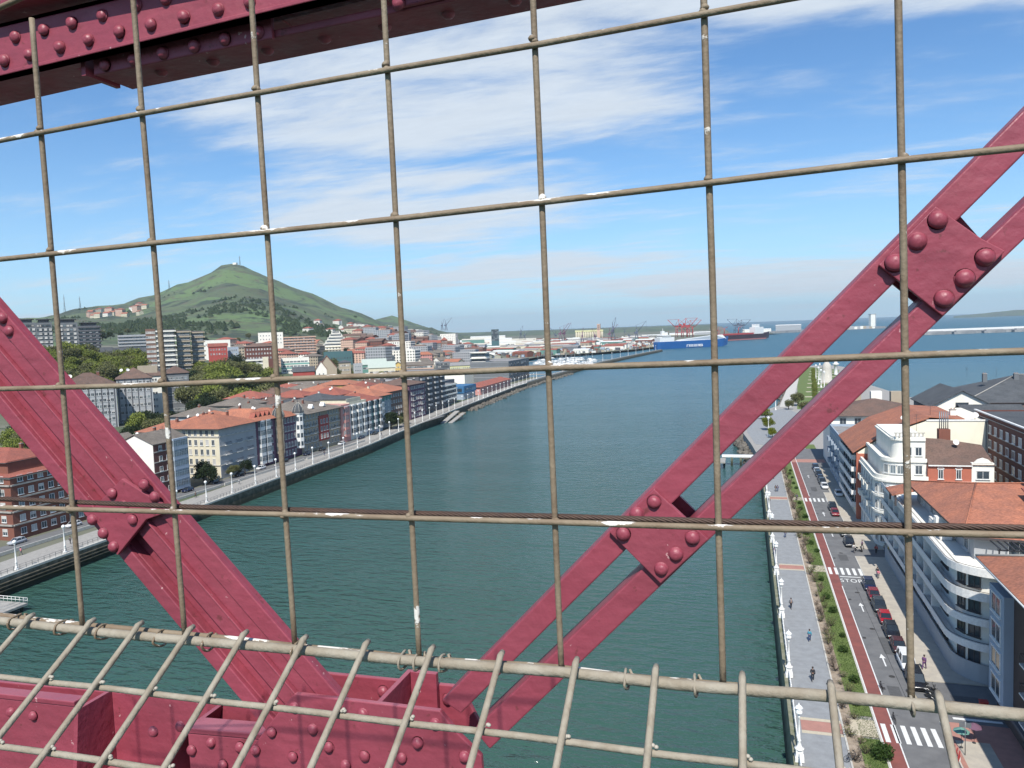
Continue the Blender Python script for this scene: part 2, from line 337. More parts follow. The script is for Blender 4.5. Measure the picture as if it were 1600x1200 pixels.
# land of the left bank with its hill
def land_material():
    m = mat('hill_grass', (0.098, 0.125, 0.060), 0.95, (0.060, 0.080, 0.042), 0.006, 1.0, coords='Object', detail=9, bump=0)
    nt = m.node_tree; N = nt.nodes; L = nt.links; b = N['Principled BSDF']; base = b.inputs['Base Color'].links[0].from_socket
    tc = N.new('ShaderNodeTexCoord')
    def layer(prev, col, scale, lo, hi, amt, detail=6):
        t = N.new('ShaderNodeTexNoise'); t.inputs['Scale'].default_value = scale; t.inputs['Detail'].default_value = detail; t.inputs['Roughness'].default_value = 0.65; L.new(tc.outputs['Object'], t.inputs['Vector'])
        r = N.new('ShaderNodeMapRange'); r.inputs[1].default_value = lo; r.inputs[2].default_value = hi; r.inputs[4].default_value = amt; L.new(t.outputs[0], r.inputs[0])
        x = N.new('ShaderNodeMixRGB'); L.new(r.outputs[0], x.inputs[0]); L.new(prev, x.inputs[1]); x.inputs[2].default_value = (*col, 1); return x.outputs[0]
    base = layer(base, (0.105, 0.165, 0.058), 0.0035, 0.50, 0.58, 0.85)
    base = layer(base, (0.085, 0.075, 0.045), 0.012, 0.54, 0.62, 0.7)
    base = layer(base, (0.030, 0.045, 0.028), 0.009, 0.53, 0.58, 0.9); base = layer(base, (0.10, 0.085, 0.06), 0.03, 0.60, 0.64, 0.7); base = layer(base, (0.025, 0.038, 0.022), 0.045, 0.60, 0.64, 0.8, 3)
    L.new(base, b.inputs['Base Color'])
    return m
M_land = land_material()
M_town = mat('town_ground', (0.17, 0.165, 0.125), 0.95, (0.07, 0.085, 0.04), 0.02, 0.9, detail=6)
Ys = [30+6*i for i in range(120)]+[750+20*i for i in range(70)]+[2150+60*i for i in range(16)]+[3120, 3140, 3300, 3600, 4200, 5000, 6000, 7500, 9500]
ss = [0.6]+[20*i for i in range(1, 16)]+[320+26*i for i in range(12)]+[640+46*i for i in range(75)]+[4100+500*i for i in range(14)]
rows = [[(coast_left(Y)-s, Y, terrain(coast_left(Y)-s, Y)) for s in ss] for Y in Ys]
land = put('hill', grid_mesh('hill', rows, M_land)); tag(land, kind='structure')
land.data.materials.append(M_town)
mi = []
for p in land.data.polygons:
    c = p.center; r = math.hypot(c.x, c.y)
    town = (r < 560 and c.z < 14 and noise.noise(Vector((c.x/40, c.y/40, 9))) > -.15) or (c.y > 640 and c.z < 12) or (600 < r < 1500 and c.x > -700 and c.z < 46 and noise.noise(Vector((c.x/90, c.y/90, 0))) > -0.2)
    mi.append(1 if town else 0)
land.data.polygons.foreach_set('material_index', mi)
# left quay wall, walkway
def wall_stone(name, col, col2, sc=0.9):
    m = mat(name, col, 0.95, col2, 0.8, 0.9, bump=0.6, bscale=3, detail=8)
    nt = m.node_tree; N = nt.nodes; L = nt.links; b = N['Principled BSDF']; base = b.inputs['Base Color'].links[0].from_socket
    g = N.new('ShaderNodeNewGeometry'); s = N.new('ShaderNodeSeparateXYZ'); L.new(g.outputs['Position'], s.inputs[0])
    t = N.new('ShaderNodeTexNoise'); t.inputs['Scale'].default_value = 0.5; t.inputs['Detail'].default_value = 5; L.new(g.outputs['Position'], t.inputs['Vector'])
    a = N.new('ShaderNodeMath'); a.operation = 'MULTIPLY_ADD'; L.new(t.outputs[0], a.inputs[0]); a.inputs[1].default_value = 3.0; L.new(s.outputs[2], a.inputs[2])
    r = N.new('ShaderNodeMapRange'); r.inputs[1].default_value = -1.6; r.inputs[2].default_value = 0.6; r.inputs[3].default_value = 1; r.inputs[4].default_value = 0; L.new(a.outputs[0], r.inputs[0])
    x = N.new('ShaderNodeMixRGB'); L.new(r.outputs[0], x.inputs[0]); L.new(base, x.inputs[1]); x.inputs[2].default_value = (0.022, 0.026, 0.014, 1); L.new(x.outputs[0], b.inputs['Base Color'])
    return m
M_quay = wall_stone('quay_stone', (0.20, 0.165, 0.12), (0.06, 0.058, 0.035)); M_quayR = wall_stone('quay_stone_mossy', (0.26, 0.25, 0.19), (0.13, 0.14, 0.07))
M_prom = mat('promenade_paving', (0.34, 0.32, 0.29), 0.9, (0.25, 0.24, 0.22), 1.2, 0.8, bump=0.2, detail=7)
M_kerb = mat('kerb_stone', (0.52, 0.50, 0.45), 0.9, (0.36, 0.34, 0.30), 2, 0.6)
def ribbon(edge, Y0, Y1, step, a, b, z, name, material, kind='structure', zb=None):
    n = max(1, int((Y1-Y0)/step)); rows = []
    for i in range(n+1):
        Y = Y0+(Y1-Y0)*i/n; rows.append([(edge(Y)+b, Y, z), (edge(Y)+a, Y, z)])
    return tag(put(name, grid_mesh(name, rows, material, False)), kind=kind)
def rail_sweep(edge, Y0, Y1, step, prof, name, material):   # closed profile of (x offset, z) swept along a quay
    n = int((Y1-Y0)/step); mb = MB(); k = len(prof)
    for i in range(n+1):
        Y = Y0+(Y1-Y0)*i/n
        mb.v += [(edge(Y)+p[0], Y, p[1]) for p in prof]
    for i in range(n):
        for j in range(k):
            a = i*k+j; b = i*k+(j+1) % k; mb.f.append((a, b, b+k, a+k)); mb.m.append(0); mb.sm.append(False)
    mb.f += [tuple(range(k)), tuple(range((n+1)*k-1, n*k-1, -1))]; mb.m += [0, 0]; mb.sm += [False, False]
    return mb.build(name, material)
tag(rail_sweep(quay_left, 40, 640, 6, [(0.5, -7), (0.1, -0.35), (-1.6, -0.35), (-1.6, -7)], 'quay_wall', M_quay), 'dark stone quay wall along the left bank of the estuary', 'quay wall')
tag(rail_sweep(quay_left, 40, 640, 6, [(0.35, -0.36), (0.35, 0.12), (-0.75, 0.12), (-0.75, -0.36)], 'quay_coping', M_kerb), 'pale coping stones on top of the left quay wall', 'coping')
for k_, (z_, ya, yb) in enumerate(((-1.3, 70, 176), (-2.0, 70, 170), (-2.7, 70, 160))): tag(rail_sweep(quay_left, ya, yb, 6, [(0.6+k_*.2, z_-.08), (0.6+k_*.2, z_+.06), (0.1, z_+.06), (0.1, z_-.08)], 'timber_waling', M_quay), '%s pale fender beam along the near part of the left quay wall' % ('upper', 'middle', 'lower')[k_], 'fender beam')
ribbon(quay_left, 30, 700, 6, -0.7, -9.5, 0.06, 'promenade', M_prom)
M_asphalt = mat('asphalt', (0.16, 0.16, 0.16), 0.9, (0.115, 0.115, 0.118), 0.5, 0.9, bump=0.15, bscale=40, detail=8)
ribbon(lambda Y: -161.5, 30, 395, 10, 1.5, -5.0, 0.03, 'left_bank_road', M_asphalt)
# the long mole beyond the marina
def slope_mole(Y): return quay_left(Y)
M_rock = mat('riprap_rock', (0.17, 0.15, 0.125), 0.95, (0.07, 0.065, 0.055), 0.7, 0.9, bump=0.7, bscale=1.6)
m_ = rail_sweep(quay_left, 640, 1450, 15, [(1.2, -6), (0.2, 0.0), (-7, 0.0), (-8.5, -6)], 'pier', M_quay); tag(m_, 'long dark mole carrying a pale walkway out past the marina', 'pier')
ribbon(quay_left, 700, 1448, 15, -0.2, -6.8, 0.02, 'promenade', M_prom)
tag(rail_sweep(quay_left, 640, 1440, 15, [(-0.1, 0.0), (-0.1, 1.0), (-0.5, 1.0), (-0.5, 0.0)], 'parapet', M_kerb), 'low pale parapet along the river side of the mole', 'parapet')
# right bank ground: terrace edge polygon
RB = [(4.5, 20), (4.5, 262), (1.5, 300), (-1.5, 330), (0.5, 385), (8, 412), (17, 440), (24, 520), (32, 620), (40, 740), (52, 800), (66, 820), (84, 812), (92, 760), (84, 700), (78, 600), (88, 480), (140, 430), (300, 400), (700, 380), (2500, 500), (2500, 20)]
mb = MB(); mb.prism([(x, y) for x, y in RB][::-1], -7, -0.02)
o = mb.build('ground', M_prom); tag(o, kind='structure')
mb = MB(); mb.prism([(4.15, 20), (4.9, 20), (4.9, 262), (4.15, 262)], -7.5, 0.10); mb.v = [(x-0.0-(0.8 if (z < -1 and x < 4.5) else 0), y, z) for x, y, z in mb.v]
tag(mb.build('quay_wall', M_quayR), 'mossy pale stone quay wall below the right promenade', 'quay wall')
PATCH = []
def sheet(name, x0, x1, y0, y1, z, material):
    mb = MB(); n = max(1, int((y1-y0)/20)); 
    for i in range(n):
        a = y0+(y1-y0)*i/n; b = y0+(y1-y0)*(i+1)/n; mb.quad((x0, a, z), (x1, a, z), (x1, b, z), (x0, b, z))
    return tag(mb.build(name, material), kind='structure')
def slab(name, x0, x1, y0, y1, z0, z1, material):
    mb = MB(); mb.box(x0, x1, y0, y1, z0, z1); return tag(mb.build(name, material), kind='structure')
for q_, (xx_, yy_, w_, l_) in enumerate([(16.2, 99, 1.4, 3.2), (17.6, 112, 1.2, 6), (16.6, 155, 1.6, 4), (17.8, 178, 1.1, 8), (16.4, 218, 1.5, 5), (18.4, 126, .7, 9), (23, 99.5, 3, 1.6), (28, 101, 5, 1.2)]): PATCH.append((xx_, yy_, w_, l_))
M_walk = mat('walkway_paving', (0.27, 0.28, 0.285), 0.9, (0.21, 0.215, 0.22), 0.9, 0.8, bump=0.15, detail=8)
M_bike = mat('cycle_path_red', (0.235, 0.075, 0.062), 0.9, (0.17, 0.06, 0.052), 0.6, 0.9, detail=7)
M_soil = mat('soil', (0.36, 0.29, 0.22), 0.98, (0.20, 0.155, 0.11), 1.2, 0.9, bump=0.8, bscale=6)
M_lawn = mat('lawn', (0.13, 0.175, 0.045), 0.98, (0.085, 0.12, 0.03), 0.8, 0.9, bump=0.9, bscale=14)
M_pinkpave = mat('pink_paving', (0.40, 0.20, 0.16), 0.9, (0.31, 0.16, 0.13), 1.0, 0.8); M_cream = mat('cream_paving', (0.50, 0.44, 0.33), 0.9)
M_marking = mat('road_marking', (0.70, 0.70, 0.68), 0.8, (0.45, 0.45, 0.44), 6, 0.7, ramp=(0.45, 0.7)); M_sidewalk = mat('sidewalk_paving', (0.44, 0.40, 0.33), 0.9, (0.34, 0.31, 0.27), 0.8, 0.8, detail=8, bump=0.1)
Y0, Y1 = 40, 262
sheet('walkway', 4.95, 9.9, Y0, Y1, 0.01, M_walk)
for yy in (90.0, 149.2, 208.0):
    sheet('path', 5.4, 10.6, yy-1.15, yy+1.15, 0.018, M_pinkpave)
    for k in (-1.5, 1.5): sheet('path', 5.4, 10.6, yy+k-0.32, yy+k+0.32, 0.018, M_cream)
slab('kerb', 9.75, 9.95, Y0, Y1, 0, 0.13, M_kerb)
sheet('soil', 9.95, 11.6, Y0, Y1, 0.05, M_soil)
for a, b in ((Y0, 88.4), (93.5, 147.5), (151.2, 206.6), (209.5, Y1)): sheet('lawn', 11.1, 13.4, a, b, 0.065, M_lawn)
for yy in (91.0, 149.3, 208.0): sheet('path', 10.6, 13.4, yy-2.2, yy+1.6, 0.068, M_cream)
slab('kerb', 13.35, 13.6, Y0, 290, 0, 0.12, M_kerb)
sheet('cycle_path', 13.6, 15.3, Y0, 290, 0.014, M_bike)
sheet('road', 15.3, 20.75, Y0, 252, 0.012, M_asphalt)
sheet('road', 15.3, 27, 252, 290, 0.012, M_asphalt); sheet('path', 13.6, 24, 262, 268, 0.019, M_pinkpave)
# sidewalks (raised), with build-outs at the crossings, and the two side streets
def kerbed(x0, x1, y0, y1, m_=M_sidewalk): slab('sidewalk', x0, x1, y0, y1, -0.015, 0.13, m_); slab('kerb', x0-0.16, x0-0.002, y0, y1, -0.015, 0.14, M_kerb)
kerbed(20.75, 60, 104.5, 140.5); kerbed(19.7, 60, 140.5, 158); kerbed(20.75, 60, 163.5, 200); kerbed(19.3, 60, 200, 216); kerbed(20.9, 60, 216, 252); kerbed(20.5, 60, 40, 94, M_pinkpave)
sheet('road', 20.4, 60, 94, 104.5, 0.013, M_asphalt); sheet('road', 19.6, 60, 158, 163.5, 0.013, M_asphalt)
slab('sidewalk', 21.0, 24.3, 40, 90, -0.01, 0.135, M_sidewalk)
mk = 0
def mark(x0, x1, y0, y1, name='road_marking', z=0.020): return sheet(name, x0, x1, y0, y1, z, M_marking)
mark(15.22, 15.36, Y0, 140); mark(15.22, 15.36, 151, 205); mark(15.22, 15.36, 211, 288); mark(13.55, 13.66, Y0, 290, z=0.126)
for yc in (90.2, 148.3, 207.0):
    for k in range(6):
        x = 13.95+k*1.02; mark(x, x+0.5, yc-2.0, yc+2.0)
for k in range(3): mark(22, 27, 95+k*1.1, 95.5+k*1.1)
mark(15.5, 18.9, 145.0, 145.35)
for yy in (108, 128, 172, 190, 236):                       # arrows on the carriageway
    mb = MB(); mb.quad((17.0, yy, .02), (17.18, yy, .02), (17.18, yy+2.6, .02), (17.0, yy+2.6, .02)); mb.add([(16.7, yy+2.6, .02), (17.48, yy+2.6, .02), (17.09, yy+4.0, .02)], [(0, 1, 2)])
    tag(mb.build('road_marking', M_marking), kind='structure')
c = bpy.data.curves.new('stop_word', 'FONT'); c.body = 'STOP'; c.size = 1.35; c.align_x = 'CENTER'; c.space_character = 1.15
t = bpy.data.objects.new('stop_word', c); COL.objects.link(t)
me = bpy.data.meshes.new_from_object(t.evaluated_get(bpy.context.evaluated_depsgraph_get())); bpy.data.objects.remove(t)
me.materials.clear(); me.materials.append(M_marking); tag(put('stop_marking', me, None, (17.1, 142.2, 0.024), scale=(1, 1.9, 1)), kind='structure')
M_line = mat('tar_seam', (0.03, 0.03, 0.03), 0.9)
mb = MB(); mb.quad((17.9, 96, .018), (17.96, 96, .018), (17.5, 140, .018), (17.44, 140, .018)); tag(mb.build('road_marking', M_line), kind='structure')
M_patch = mat('asphalt_patch', (0.095, 0.095, 0.097), .92, (.07, .07, .07), 2, .8); M_drain = mat('drain_iron', (.05, .045, .04), .6)
for x_, y_, w_, l_ in PATCH: sheet('road_patch', x_, x_+w_, y_, y_+l_, 0.0165, M_patch)
for y_ in (101, 117, 133, 156, 176, 192, 214, 234):
    mb = MB(); mb.box(15.5, 15.95, y_, y_+.7, .013, .022); tag(mb.build('drain_cover', M_drain), kind='structure'); mb = MB(); mb.lathe([(.38, 0), (.38, .01), (.3, .012)], 12, (17.3, y_+4, .013)); tag(mb.build('manhole_cover', M_drain), kind='structure')
# park on the point beyond
sheet('lawn', 20, 23.5, 290, 300, 0.02, M_lawn)
mb = MB(); mb.prism([(25, 420), (40, 416), (66, 640), (80, 740), (60, 790), (48, 760), (36, 600)], -0.02, 0.05); tag(mb.build('lawn', M_lawn), kind='structure')
for k in range(9):
    y = 450+k*34; mb = MB(); mb.box(28+(y-420)*0.085, 48+(y-420)*0.1, y, y+5, 0.05, 0.09); tag(mb.build('path', M_cream), kind='structure')
mb = MB(); mb.prism([(3, 300), (20, 292), (26, 330), (24, 400), (20, 425), (10, 410), (1, 380), (0, 335)], -0.02, 0.03); tag(mb.build('plaza', M_walk), kind='structure')
mb = MB(); mb.prism([(17, 432), (23, 430), (30, 520), (38, 620), (46, 740), (42, 742), (33, 625), (24, 520)], -0.02, 0.07); tag(mb.build('path', M_kerb), kind='structure')
# ------------------------------------------------------------------ the iron bridge around the viewer
def red_paint():
    m = mat('bridge_red_paint', (0.275, 0.050, 0.074), 0.36, (0.21, 0.040, 0.058), 5, 0.8, spec=0.45, bump=0.0, detail=9)
    nt = m.node_tree; N = nt.nodes; L = nt.links; b = N['Principled BSDF']
    tc = N.new('ShaderNodeTexCoord')
    t1 = N.new('ShaderNodeTexNoise'); t1.inputs['Scale'].default_value = 55; t1.inputs['Detail'].default_value = 5; L.new(tc.outputs['Object'], t1.inputs['Vector'])
    t2 = N.new('ShaderNodeTexNoise'); t2.inputs['Scale'].default_value = 9; t2.inputs['Detail'].default_value = 3; L.new(tc.outputs['Object'], t2.inputs['Vector'])
    a = N.new('ShaderNodeMath'); a.operation = 'MULTIPLY_ADD'; L.new(t2.outputs[0], a.inputs[0]); a.inputs[1].default_value = 2.2; L.new(t1.outputs[0], a.inputs[2])
    bp = N.new('ShaderNodeBump'); bp.inputs['Strength'].default_value = 0.6; bp.inputs['Distance'].default_value = 0.003; L.new(a.outputs[0], bp.inputs['Height']); L.new(bp.outputs[0], b.inputs['Normal'])
    r = N.new('ShaderNodeMapRange'); r.inputs[1].default_value = 0.3; r.inputs[2].default_value = 0.7; r.inputs[3].default_value = 0.36; r.inputs[4].default_value = 0.62; L.new(t2.outputs[0], r.inputs[0]); L.new(r.outputs[0], b.inputs['Roughness'])
    base = b.inputs['Base Color'].links[0].from_socket
    t3 = N.new('ShaderNodeTexNoise'); t3.inputs['Scale'].default_value = 38; t3.inputs['Detail'].default_value = 8; t3.inputs['Roughness'].default_value = 0.7; L.new(tc.outputs['Object'], t3.inputs['Vector'])
    r3 = N.new('ShaderNodeMapRange'); r3.inputs[1].default_value = 0.61; r3.inputs[2].default_value = 0.66; r3.inputs[4].default_value = 0.7; L.new(t3.outputs[0], r3.inputs[0])
    x = N.new('ShaderNodeMixRGB'); L.new(r3.outputs[0], x.inputs[0]); L.new(base, x.inputs[1]); x.inputs[2].default_value = (0.12, 0.03, 0.03, 1); L.new(x.outputs[0], b.inputs['Base Color'])
    mpx = N.new('ShaderNodeMapping'); mpx.inputs['Scale'].default_value = (1, 1, 6); mpx.inputs['Rotation'].default_value = (0, .8, 0); L.new(tc.outputs['Object'], mpx.inputs[0])
    t4 = N.new('ShaderNodeTexNoise'); t4.inputs['Scale'].default_value = 11; t4.inputs['Detail'].default_value = 6; t4.inputs['Roughness'].default_value = .7; L.new(mpx.outputs[0], t4.inputs['Vector'])
    r4 = N.new('ShaderNodeMapRange'); r4.inputs[1].default_value = .35; r4.inputs[2].default_value = .65; r4.inputs[3].default_value = .9; r4.inputs[4].default_value = 1.1; L.new(t4.outputs[0], r4.inputs[0])
    h4 = N.new('ShaderNodeHueSaturation'); L.new(x.outputs[0], h4.inputs['Color']); L.new(r4.outputs[0], h4.inputs['Value'])
    t5 = N.new('ShaderNodeTexNoise'); t5.inputs['Scale'].default_value = 70; t5.inputs['Detail'].default_value = 4; L.new(tc.outputs['Object'], t5.inputs['Vector'])
    r5 = N.new('ShaderNodeMapRange'); r5.inputs[1].default_value = .72; r5.inputs[2].default_value = .74; r5.inputs[4].default_value = .75; L.new(t5.outputs[0], r5.inputs[0])
    x = N.new('ShaderNodeMixRGB'); L.new(r5.outputs[0], x.inputs[0]); L.new(h4.outputs[0], x.inputs[1]); x.inputs[2].default_value = (.55, .33, .33, 1)
    nz = N.new('ShaderNodeNewGeometry'); sz = N.new('ShaderNodeSeparateXYZ'); L.new(nz.outputs['True Normal'], sz.inputs[0]); rz = N.new('ShaderNodeMapRange'); rz.inputs[1].default_value = 0.75; rz.inputs[2].default_value = 0.97; L.new(sz.outputs[2], rz.inputs[0])   # flat tops coloured paler: sunlit glare painted in, along with dust and fading
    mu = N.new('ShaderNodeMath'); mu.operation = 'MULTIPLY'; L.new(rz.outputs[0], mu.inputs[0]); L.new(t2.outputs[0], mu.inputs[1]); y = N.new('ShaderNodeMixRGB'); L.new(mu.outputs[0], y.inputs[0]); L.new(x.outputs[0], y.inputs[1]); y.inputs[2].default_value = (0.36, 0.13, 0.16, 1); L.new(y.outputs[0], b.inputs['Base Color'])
    return m
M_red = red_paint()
TP = 1.20                                        # distance of the truss plane
truss = tag(empty('bridge_truss', (0, TP, 45.2)), 'dark red riveted iron bridge truss framing the view beyond the wire mesh', 'bridge truss')
TO = Vector((0, TP, 45.2))
def W(px, py, dy=0.0): return on_wall(px, py, TP+dy)-TO
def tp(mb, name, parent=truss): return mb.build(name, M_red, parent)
def bevel(o, w=0.0025):
    md = o.modifiers.new('bevel', 'BEVEL'); md.width = w; md.segments = 2; md.limit_method = 'ANGLE'; return o
riv = MB(); riv.smooth = True
riv.lathe([(0.0128, 0.0), (0.0126, 0.003), (0.0112, 0.0075), (0.0078, 0.0112), (0.003, 0.0128)], 16)
rivet_mesh = riv.mesh('rivet', M_red)
RIV = []
for q_ in range(5):
    r2 = MB(); r2.v = []; src = riv
    for v_ in src.v:
        p_ = Vector(v_); k_ = 1+.075*noise.noise(p_*120+Vector((q_*7, 0, 0))); r2.v.append((p_.x*k_*(1+.05*(q_ % 2)), p_.y*k_, p_.z*k_*(.74+.05*q_)))
    r2.f, r2.m, r2.sm = src.f, src.m, src.sm
    r2.lathe([(.0140, 0), (.0136, .0010), (.0122, .0022)], 16)      # ring of old paint round the head
    RIV.append(r2.mesh('rivet', M_red))
def rivets(parent, pts, dy=0.0, s=1.0):
    for px, py in pts:
        p = W(px, py, dy)
        put('rivet', random.choice(RIV), parent, p, (math.pi/2, random.random()*6, 0), (s*random.uniform(.86, .95),)*3)
def bar(a, b, c, d, t=0.011, leg=0.07, dy=0.0, legside=0):
    """angle iron: front leg as the strip a-b (upper edge) / d-c (lower edge), second leg receding from the upper edge"""
    mb = MB(); P = [W(*a, dy), W(*b, dy), W(*c, dy), W(*d, dy)]
    mb.plate(P, (0, t, 0))
    ax = (P[1]-P[0]).normalized(); nrm = Vector((0, 1, 0)).cross(ax)
    if nrm.dot(P[3]-P[0]) < 0: nrm = -nrm
    Q = [P[0]+Vector((0, t, 0)), P[1]+Vector((0, t, 0)), P[1]+Vector((0, leg, 0)), P[0]+Vector((0, leg, 0))]
    mb.plate(Q, nrm*t)
    return mb
def ext(x, l): return l[0][1]+(x-l[0][0])*(l[1][1]-l[0][1])/(l[1][0]-l[0][0])   # y of line l at x
# right brace: two angle irons joined by batten plates
rb = empty('diagonal_brace', (0, 0, 0), 0, truss)
U1, U2 = [(1600, 172), (700, 1085)], [(1497, 343), (735, 1100)]
L1, L2 = [(1537, 380), (770, 1112)], [(1398, 567), (787, 1150)]
x0, x1 = 690, 2150
tA = bar((x0, ext(x0, U1)), (x1, ext(x1, U1)), (x1+45, ext(x1+45, U2)), (x0+30, ext(x0+30, U2)))
bevel(tp(tA, 'angle_iron', rb))
tB = bar((x0+50, ext(x0+50, L1)), (x1, ext(x1, L1)), (x1+30, ext(x1+30, L2)), (x0+75, ext(x0+75, L2)))
bevel(tp(tB, 'angle_iron', rb))
for quad, rv, s in (([(951, 831), (1022, 764), (1107, 843), (1032, 912)], [(1022, 784), (995, 803), (974, 834), (1082, 840), (1056, 866), (1033, 889)], .93),
                    ([(1373, 414), (1490, 297), (1570, 398-14), (1473, 494)], [(1465, 344), (1433, 377), (1398, 411), (1539, 402), (1507, 435), (1475, 467)], 1.05)):
    mb = MB()
    if s > 1: pts = [W(1373, 414, -.0105), W(1462, 322, -.0105), W(1533, 372, -.0105), W(1571, 392, -.0105), W(1473, 494, -.0105)]
    else: pts = [W(*q, -.0105) for q in quad]
    mb.plate(pts, (0, .010, 0)); pl = bevel(tp(mb, 'batten_plate', rb), .0015)
    rivets(rb, rv, -.0105, s)
    mb = MB(); a_, b_, c_, d_ = quad; mb.plate([W(a_[0]+8, a_[1]+2, .0)+Vector((.0, .073, 0)), W(b_[0]+8, b_[1]+2)+Vector((0, .073, 0)), W(c_[0]+5, c_[1]+2)+Vector((0, .073, 0)), W(d_[0]+5, d_[1]+2)+Vector((0, .073, 0))], (0, .009, 0)); tp(mb, 'batten_plate', rb)
# left brace: wide riveted channel
lb = empty('diagonal_brace', (0, 0, 0), 0, truss)
RE = [(0, 477), (530, 1085)]; LE = [(0, 647), (387, 1107)]
y0_, y1_ = 20, 1135
def lx(l, y): return l[0][0]+(y-l[0][1])*(l[1][0]-l[0][0])/(l[1][1]-l[0][1])
top_r, top_l = W(lx(RE, y0_), y0_), W(lx(LE, y0_+80), y0_+80); bot_r, bot_l = W(lx(RE, y1_-35), y1_-35), W(lx(LE, y1_+20), y1_+20)
def strip(w0, w1, d0, d1, t, name='flange'):
    mb = MB()
    a = top_l.lerp(top_r, w0)+Vector((0, d0, 0)); b = top_l.lerp(top_r, w1)+Vector((0, d1, 0)); c = bot_l.lerp(bot_r, w1)+Vector((0, d1, 0)); d = bot_l.lerp(bot_r, w0)+Vector((0, d0, 0))
    mb.plate([a, d, c, b], (0, t, 0)); return bevel(tp(mb, name, lb), .0018)
strip(0, .165, 0, 0, .010); strip(.135, .165, .0115, .0115, .03, 'web'); strip(.166, .40, .030, .030, .009, 'web')
strip(.40, .425, .010, .010, .03, 'web'); strip(.40, .60, 0.0, 0.0, .0095); strip(.60, .62, -.006, -.006, .012)
strip(.621, .80, .003, .003, .009, 'web'); strip(.80, 1.0, -.004, -.004, .010); strip(.80, .822, .007, .007, .05, 'web')
mb = MB(); mb.plate([W(140, 800, -.0155), W(190, 748, -.0155), W(268, 798, -.0155), W(228, 812, -.0155), W(183, 868, -.0155)], (0, .009, 0))
bevel(tp(mb, 'batten_plate', lb), .0015); rivets(lb, [(176, 771), (194, 791), (145, 812), (162, 833), (178, 854), (208, 812), (226, 757), (242, 776)], -.0155, .92)
rivets(lb, [(5, 497), (15, 517)], -.004, .95)
for a in ((60, 560), (330, 930)): pass
# node at the foot of both braces, on the bottom chord
nd = empty('gusset_joint', (0, 0, 0), 0, truss)
def gz(px, py, dy): return W(px, py, dy)
front = [(385, 1180), (437, 1110), (460, 1084), (687, 1111), (715, 1146), (752, 1182), (760, 1290), (370, 1290)]
mb = MB(); mb.plate([W(*p, -.022) for p in front][::-1], (0, .011, 0)); bevel(tp(mb, 'gusset_plate', nd), .002)
back = [(440, 1100), (500, 1051), (520, 1048), (710, 1071), (700, 1130), (440, 1130)]
mb = MB(); mb.plate([W(*p, .16) for p in [(437, 1120), (497, 1051), (720, 1073), (760, 1150)]][::-1], (0, .011, 0)); bevel(tp(mb, 'gusset_plate', nd), .002)
mb = MB(); mb.box(0, .01, -.010, .158, -.28, 0); o = bevel(tp(mb, 'diaphragm', nd), .001); o.location = W(570, 1095, 0)+Vector((0.012, 0, -.01))
mb = MB(); mb.box(0, .055, .146, .158, -.28, -.004); o = bevel(tp(mb, 'diaphragm', nd), .001); o.location = W(570, 1095, 0)+Vector((0.0225, 0, -.005))
rivets(nd, [(460, 1105), (425, 1144), (489, 1139), (567, 1115), (680, 1131), (653, 1160), (514, 1167), (458, 1182), (570, 1181), (628, 1184), (540, 1196), (726, 1182), (400, 1172)], -.022, .86)
rivets(nd, [(500, 1071), (599, 1080), (700, 1092)], .16, 1.0)
# bottom chord: rising from the lower left, top plate, web with rivets and a lower ledge
bc = empty('bottom_chord', (0, 0, 0), 0, truss)
def chord(parent, name, pts_front, depth, t): 
    mb = MB(); n = len(pts_front); mb.plate(pts_front, (0, depth, 0)); return bevel(tp(mb, name, parent), .002)
zt = W(300, 1128).z
def slab3(name, x0_, x1_, y0_, y1_, zt0_, zt1_, t): # sloping slab: top z at both ends
    mb = MB(); mb.plate([Vector((x0_, y0_, zt+zt0_)), Vector((x1_, y0_, zt+zt1_)), Vector((x1_, y0_, zt+zt1_-t)), Vector((x0_, y0_, zt+zt0_-t))], (0, y1_-y0_, 0)); return bevel(tp(mb, name, bc), .002)
slab3('flange', -1.06, -.76, 0, .045, -.014, 0, .011); slab3('web', -1.06, -.74, .002, .014, -.0255, -.0115, .17)
slab3('flange', -5.0, -1.36, .02, .05, -.080, -.004, .011); slab3('web', -5.0, -1.36, .022, .034, -.0915, -.0155, .19)
slab3('web', -5.0, -.74, .11, .122, -.140, -.005, .30)
slab3('flange', -5.0, 4.0, -.045, .10, -.292, -.135, .012); slab3('web', -5.0, 4.0, -.040, -.028, -.305, -.148, .30)
slab3('flange', -.43, 4.0, -.02, .06, -.050, .0, .011); slab3('web', -.43, 4.0, -.012, .0, -.062, -.012, .2)
slab3('gusset_plate', -1.46, -1.14, -.02, .109, -.185, -.178, .010)
mb = MB(); mb.plate([Vector((-1.36, .02, zt-.02)), Vector((-1.36, .109, zt-.02)), Vector((-1.36, .109, zt-.183)), Vector((-1.36, .0, zt-.183))], (.010, 0, 0)); tp(mb, 'stiffener', bc)
mb = MB(); mb.plate([Vector((-1.07, 0, zt-.02)), Vector((-1.07, .109, zt-.02)), Vector((-1.12, .109, zt-.19)), Vector((-1.16, -.03, zt-.19))], (.010, 0, 0)); tp(mb, 'stiffener', bc)
rivets(bc, [(240, 1143), (282, 1135), (330, 1160), (376, 1167), (300, 1172), (349, 1195)], .002, .9); rivets(bc, [(18, 1112), (53, 1118)], .022, .9)
for k in range(9): put('rivet', rivet_mesh, bc, Vector((-1.9+k*.13, -.02, zt-.250+(.7+k*.13)*.01744+.0)), (0, 0, 0), (.85, .85, .85))
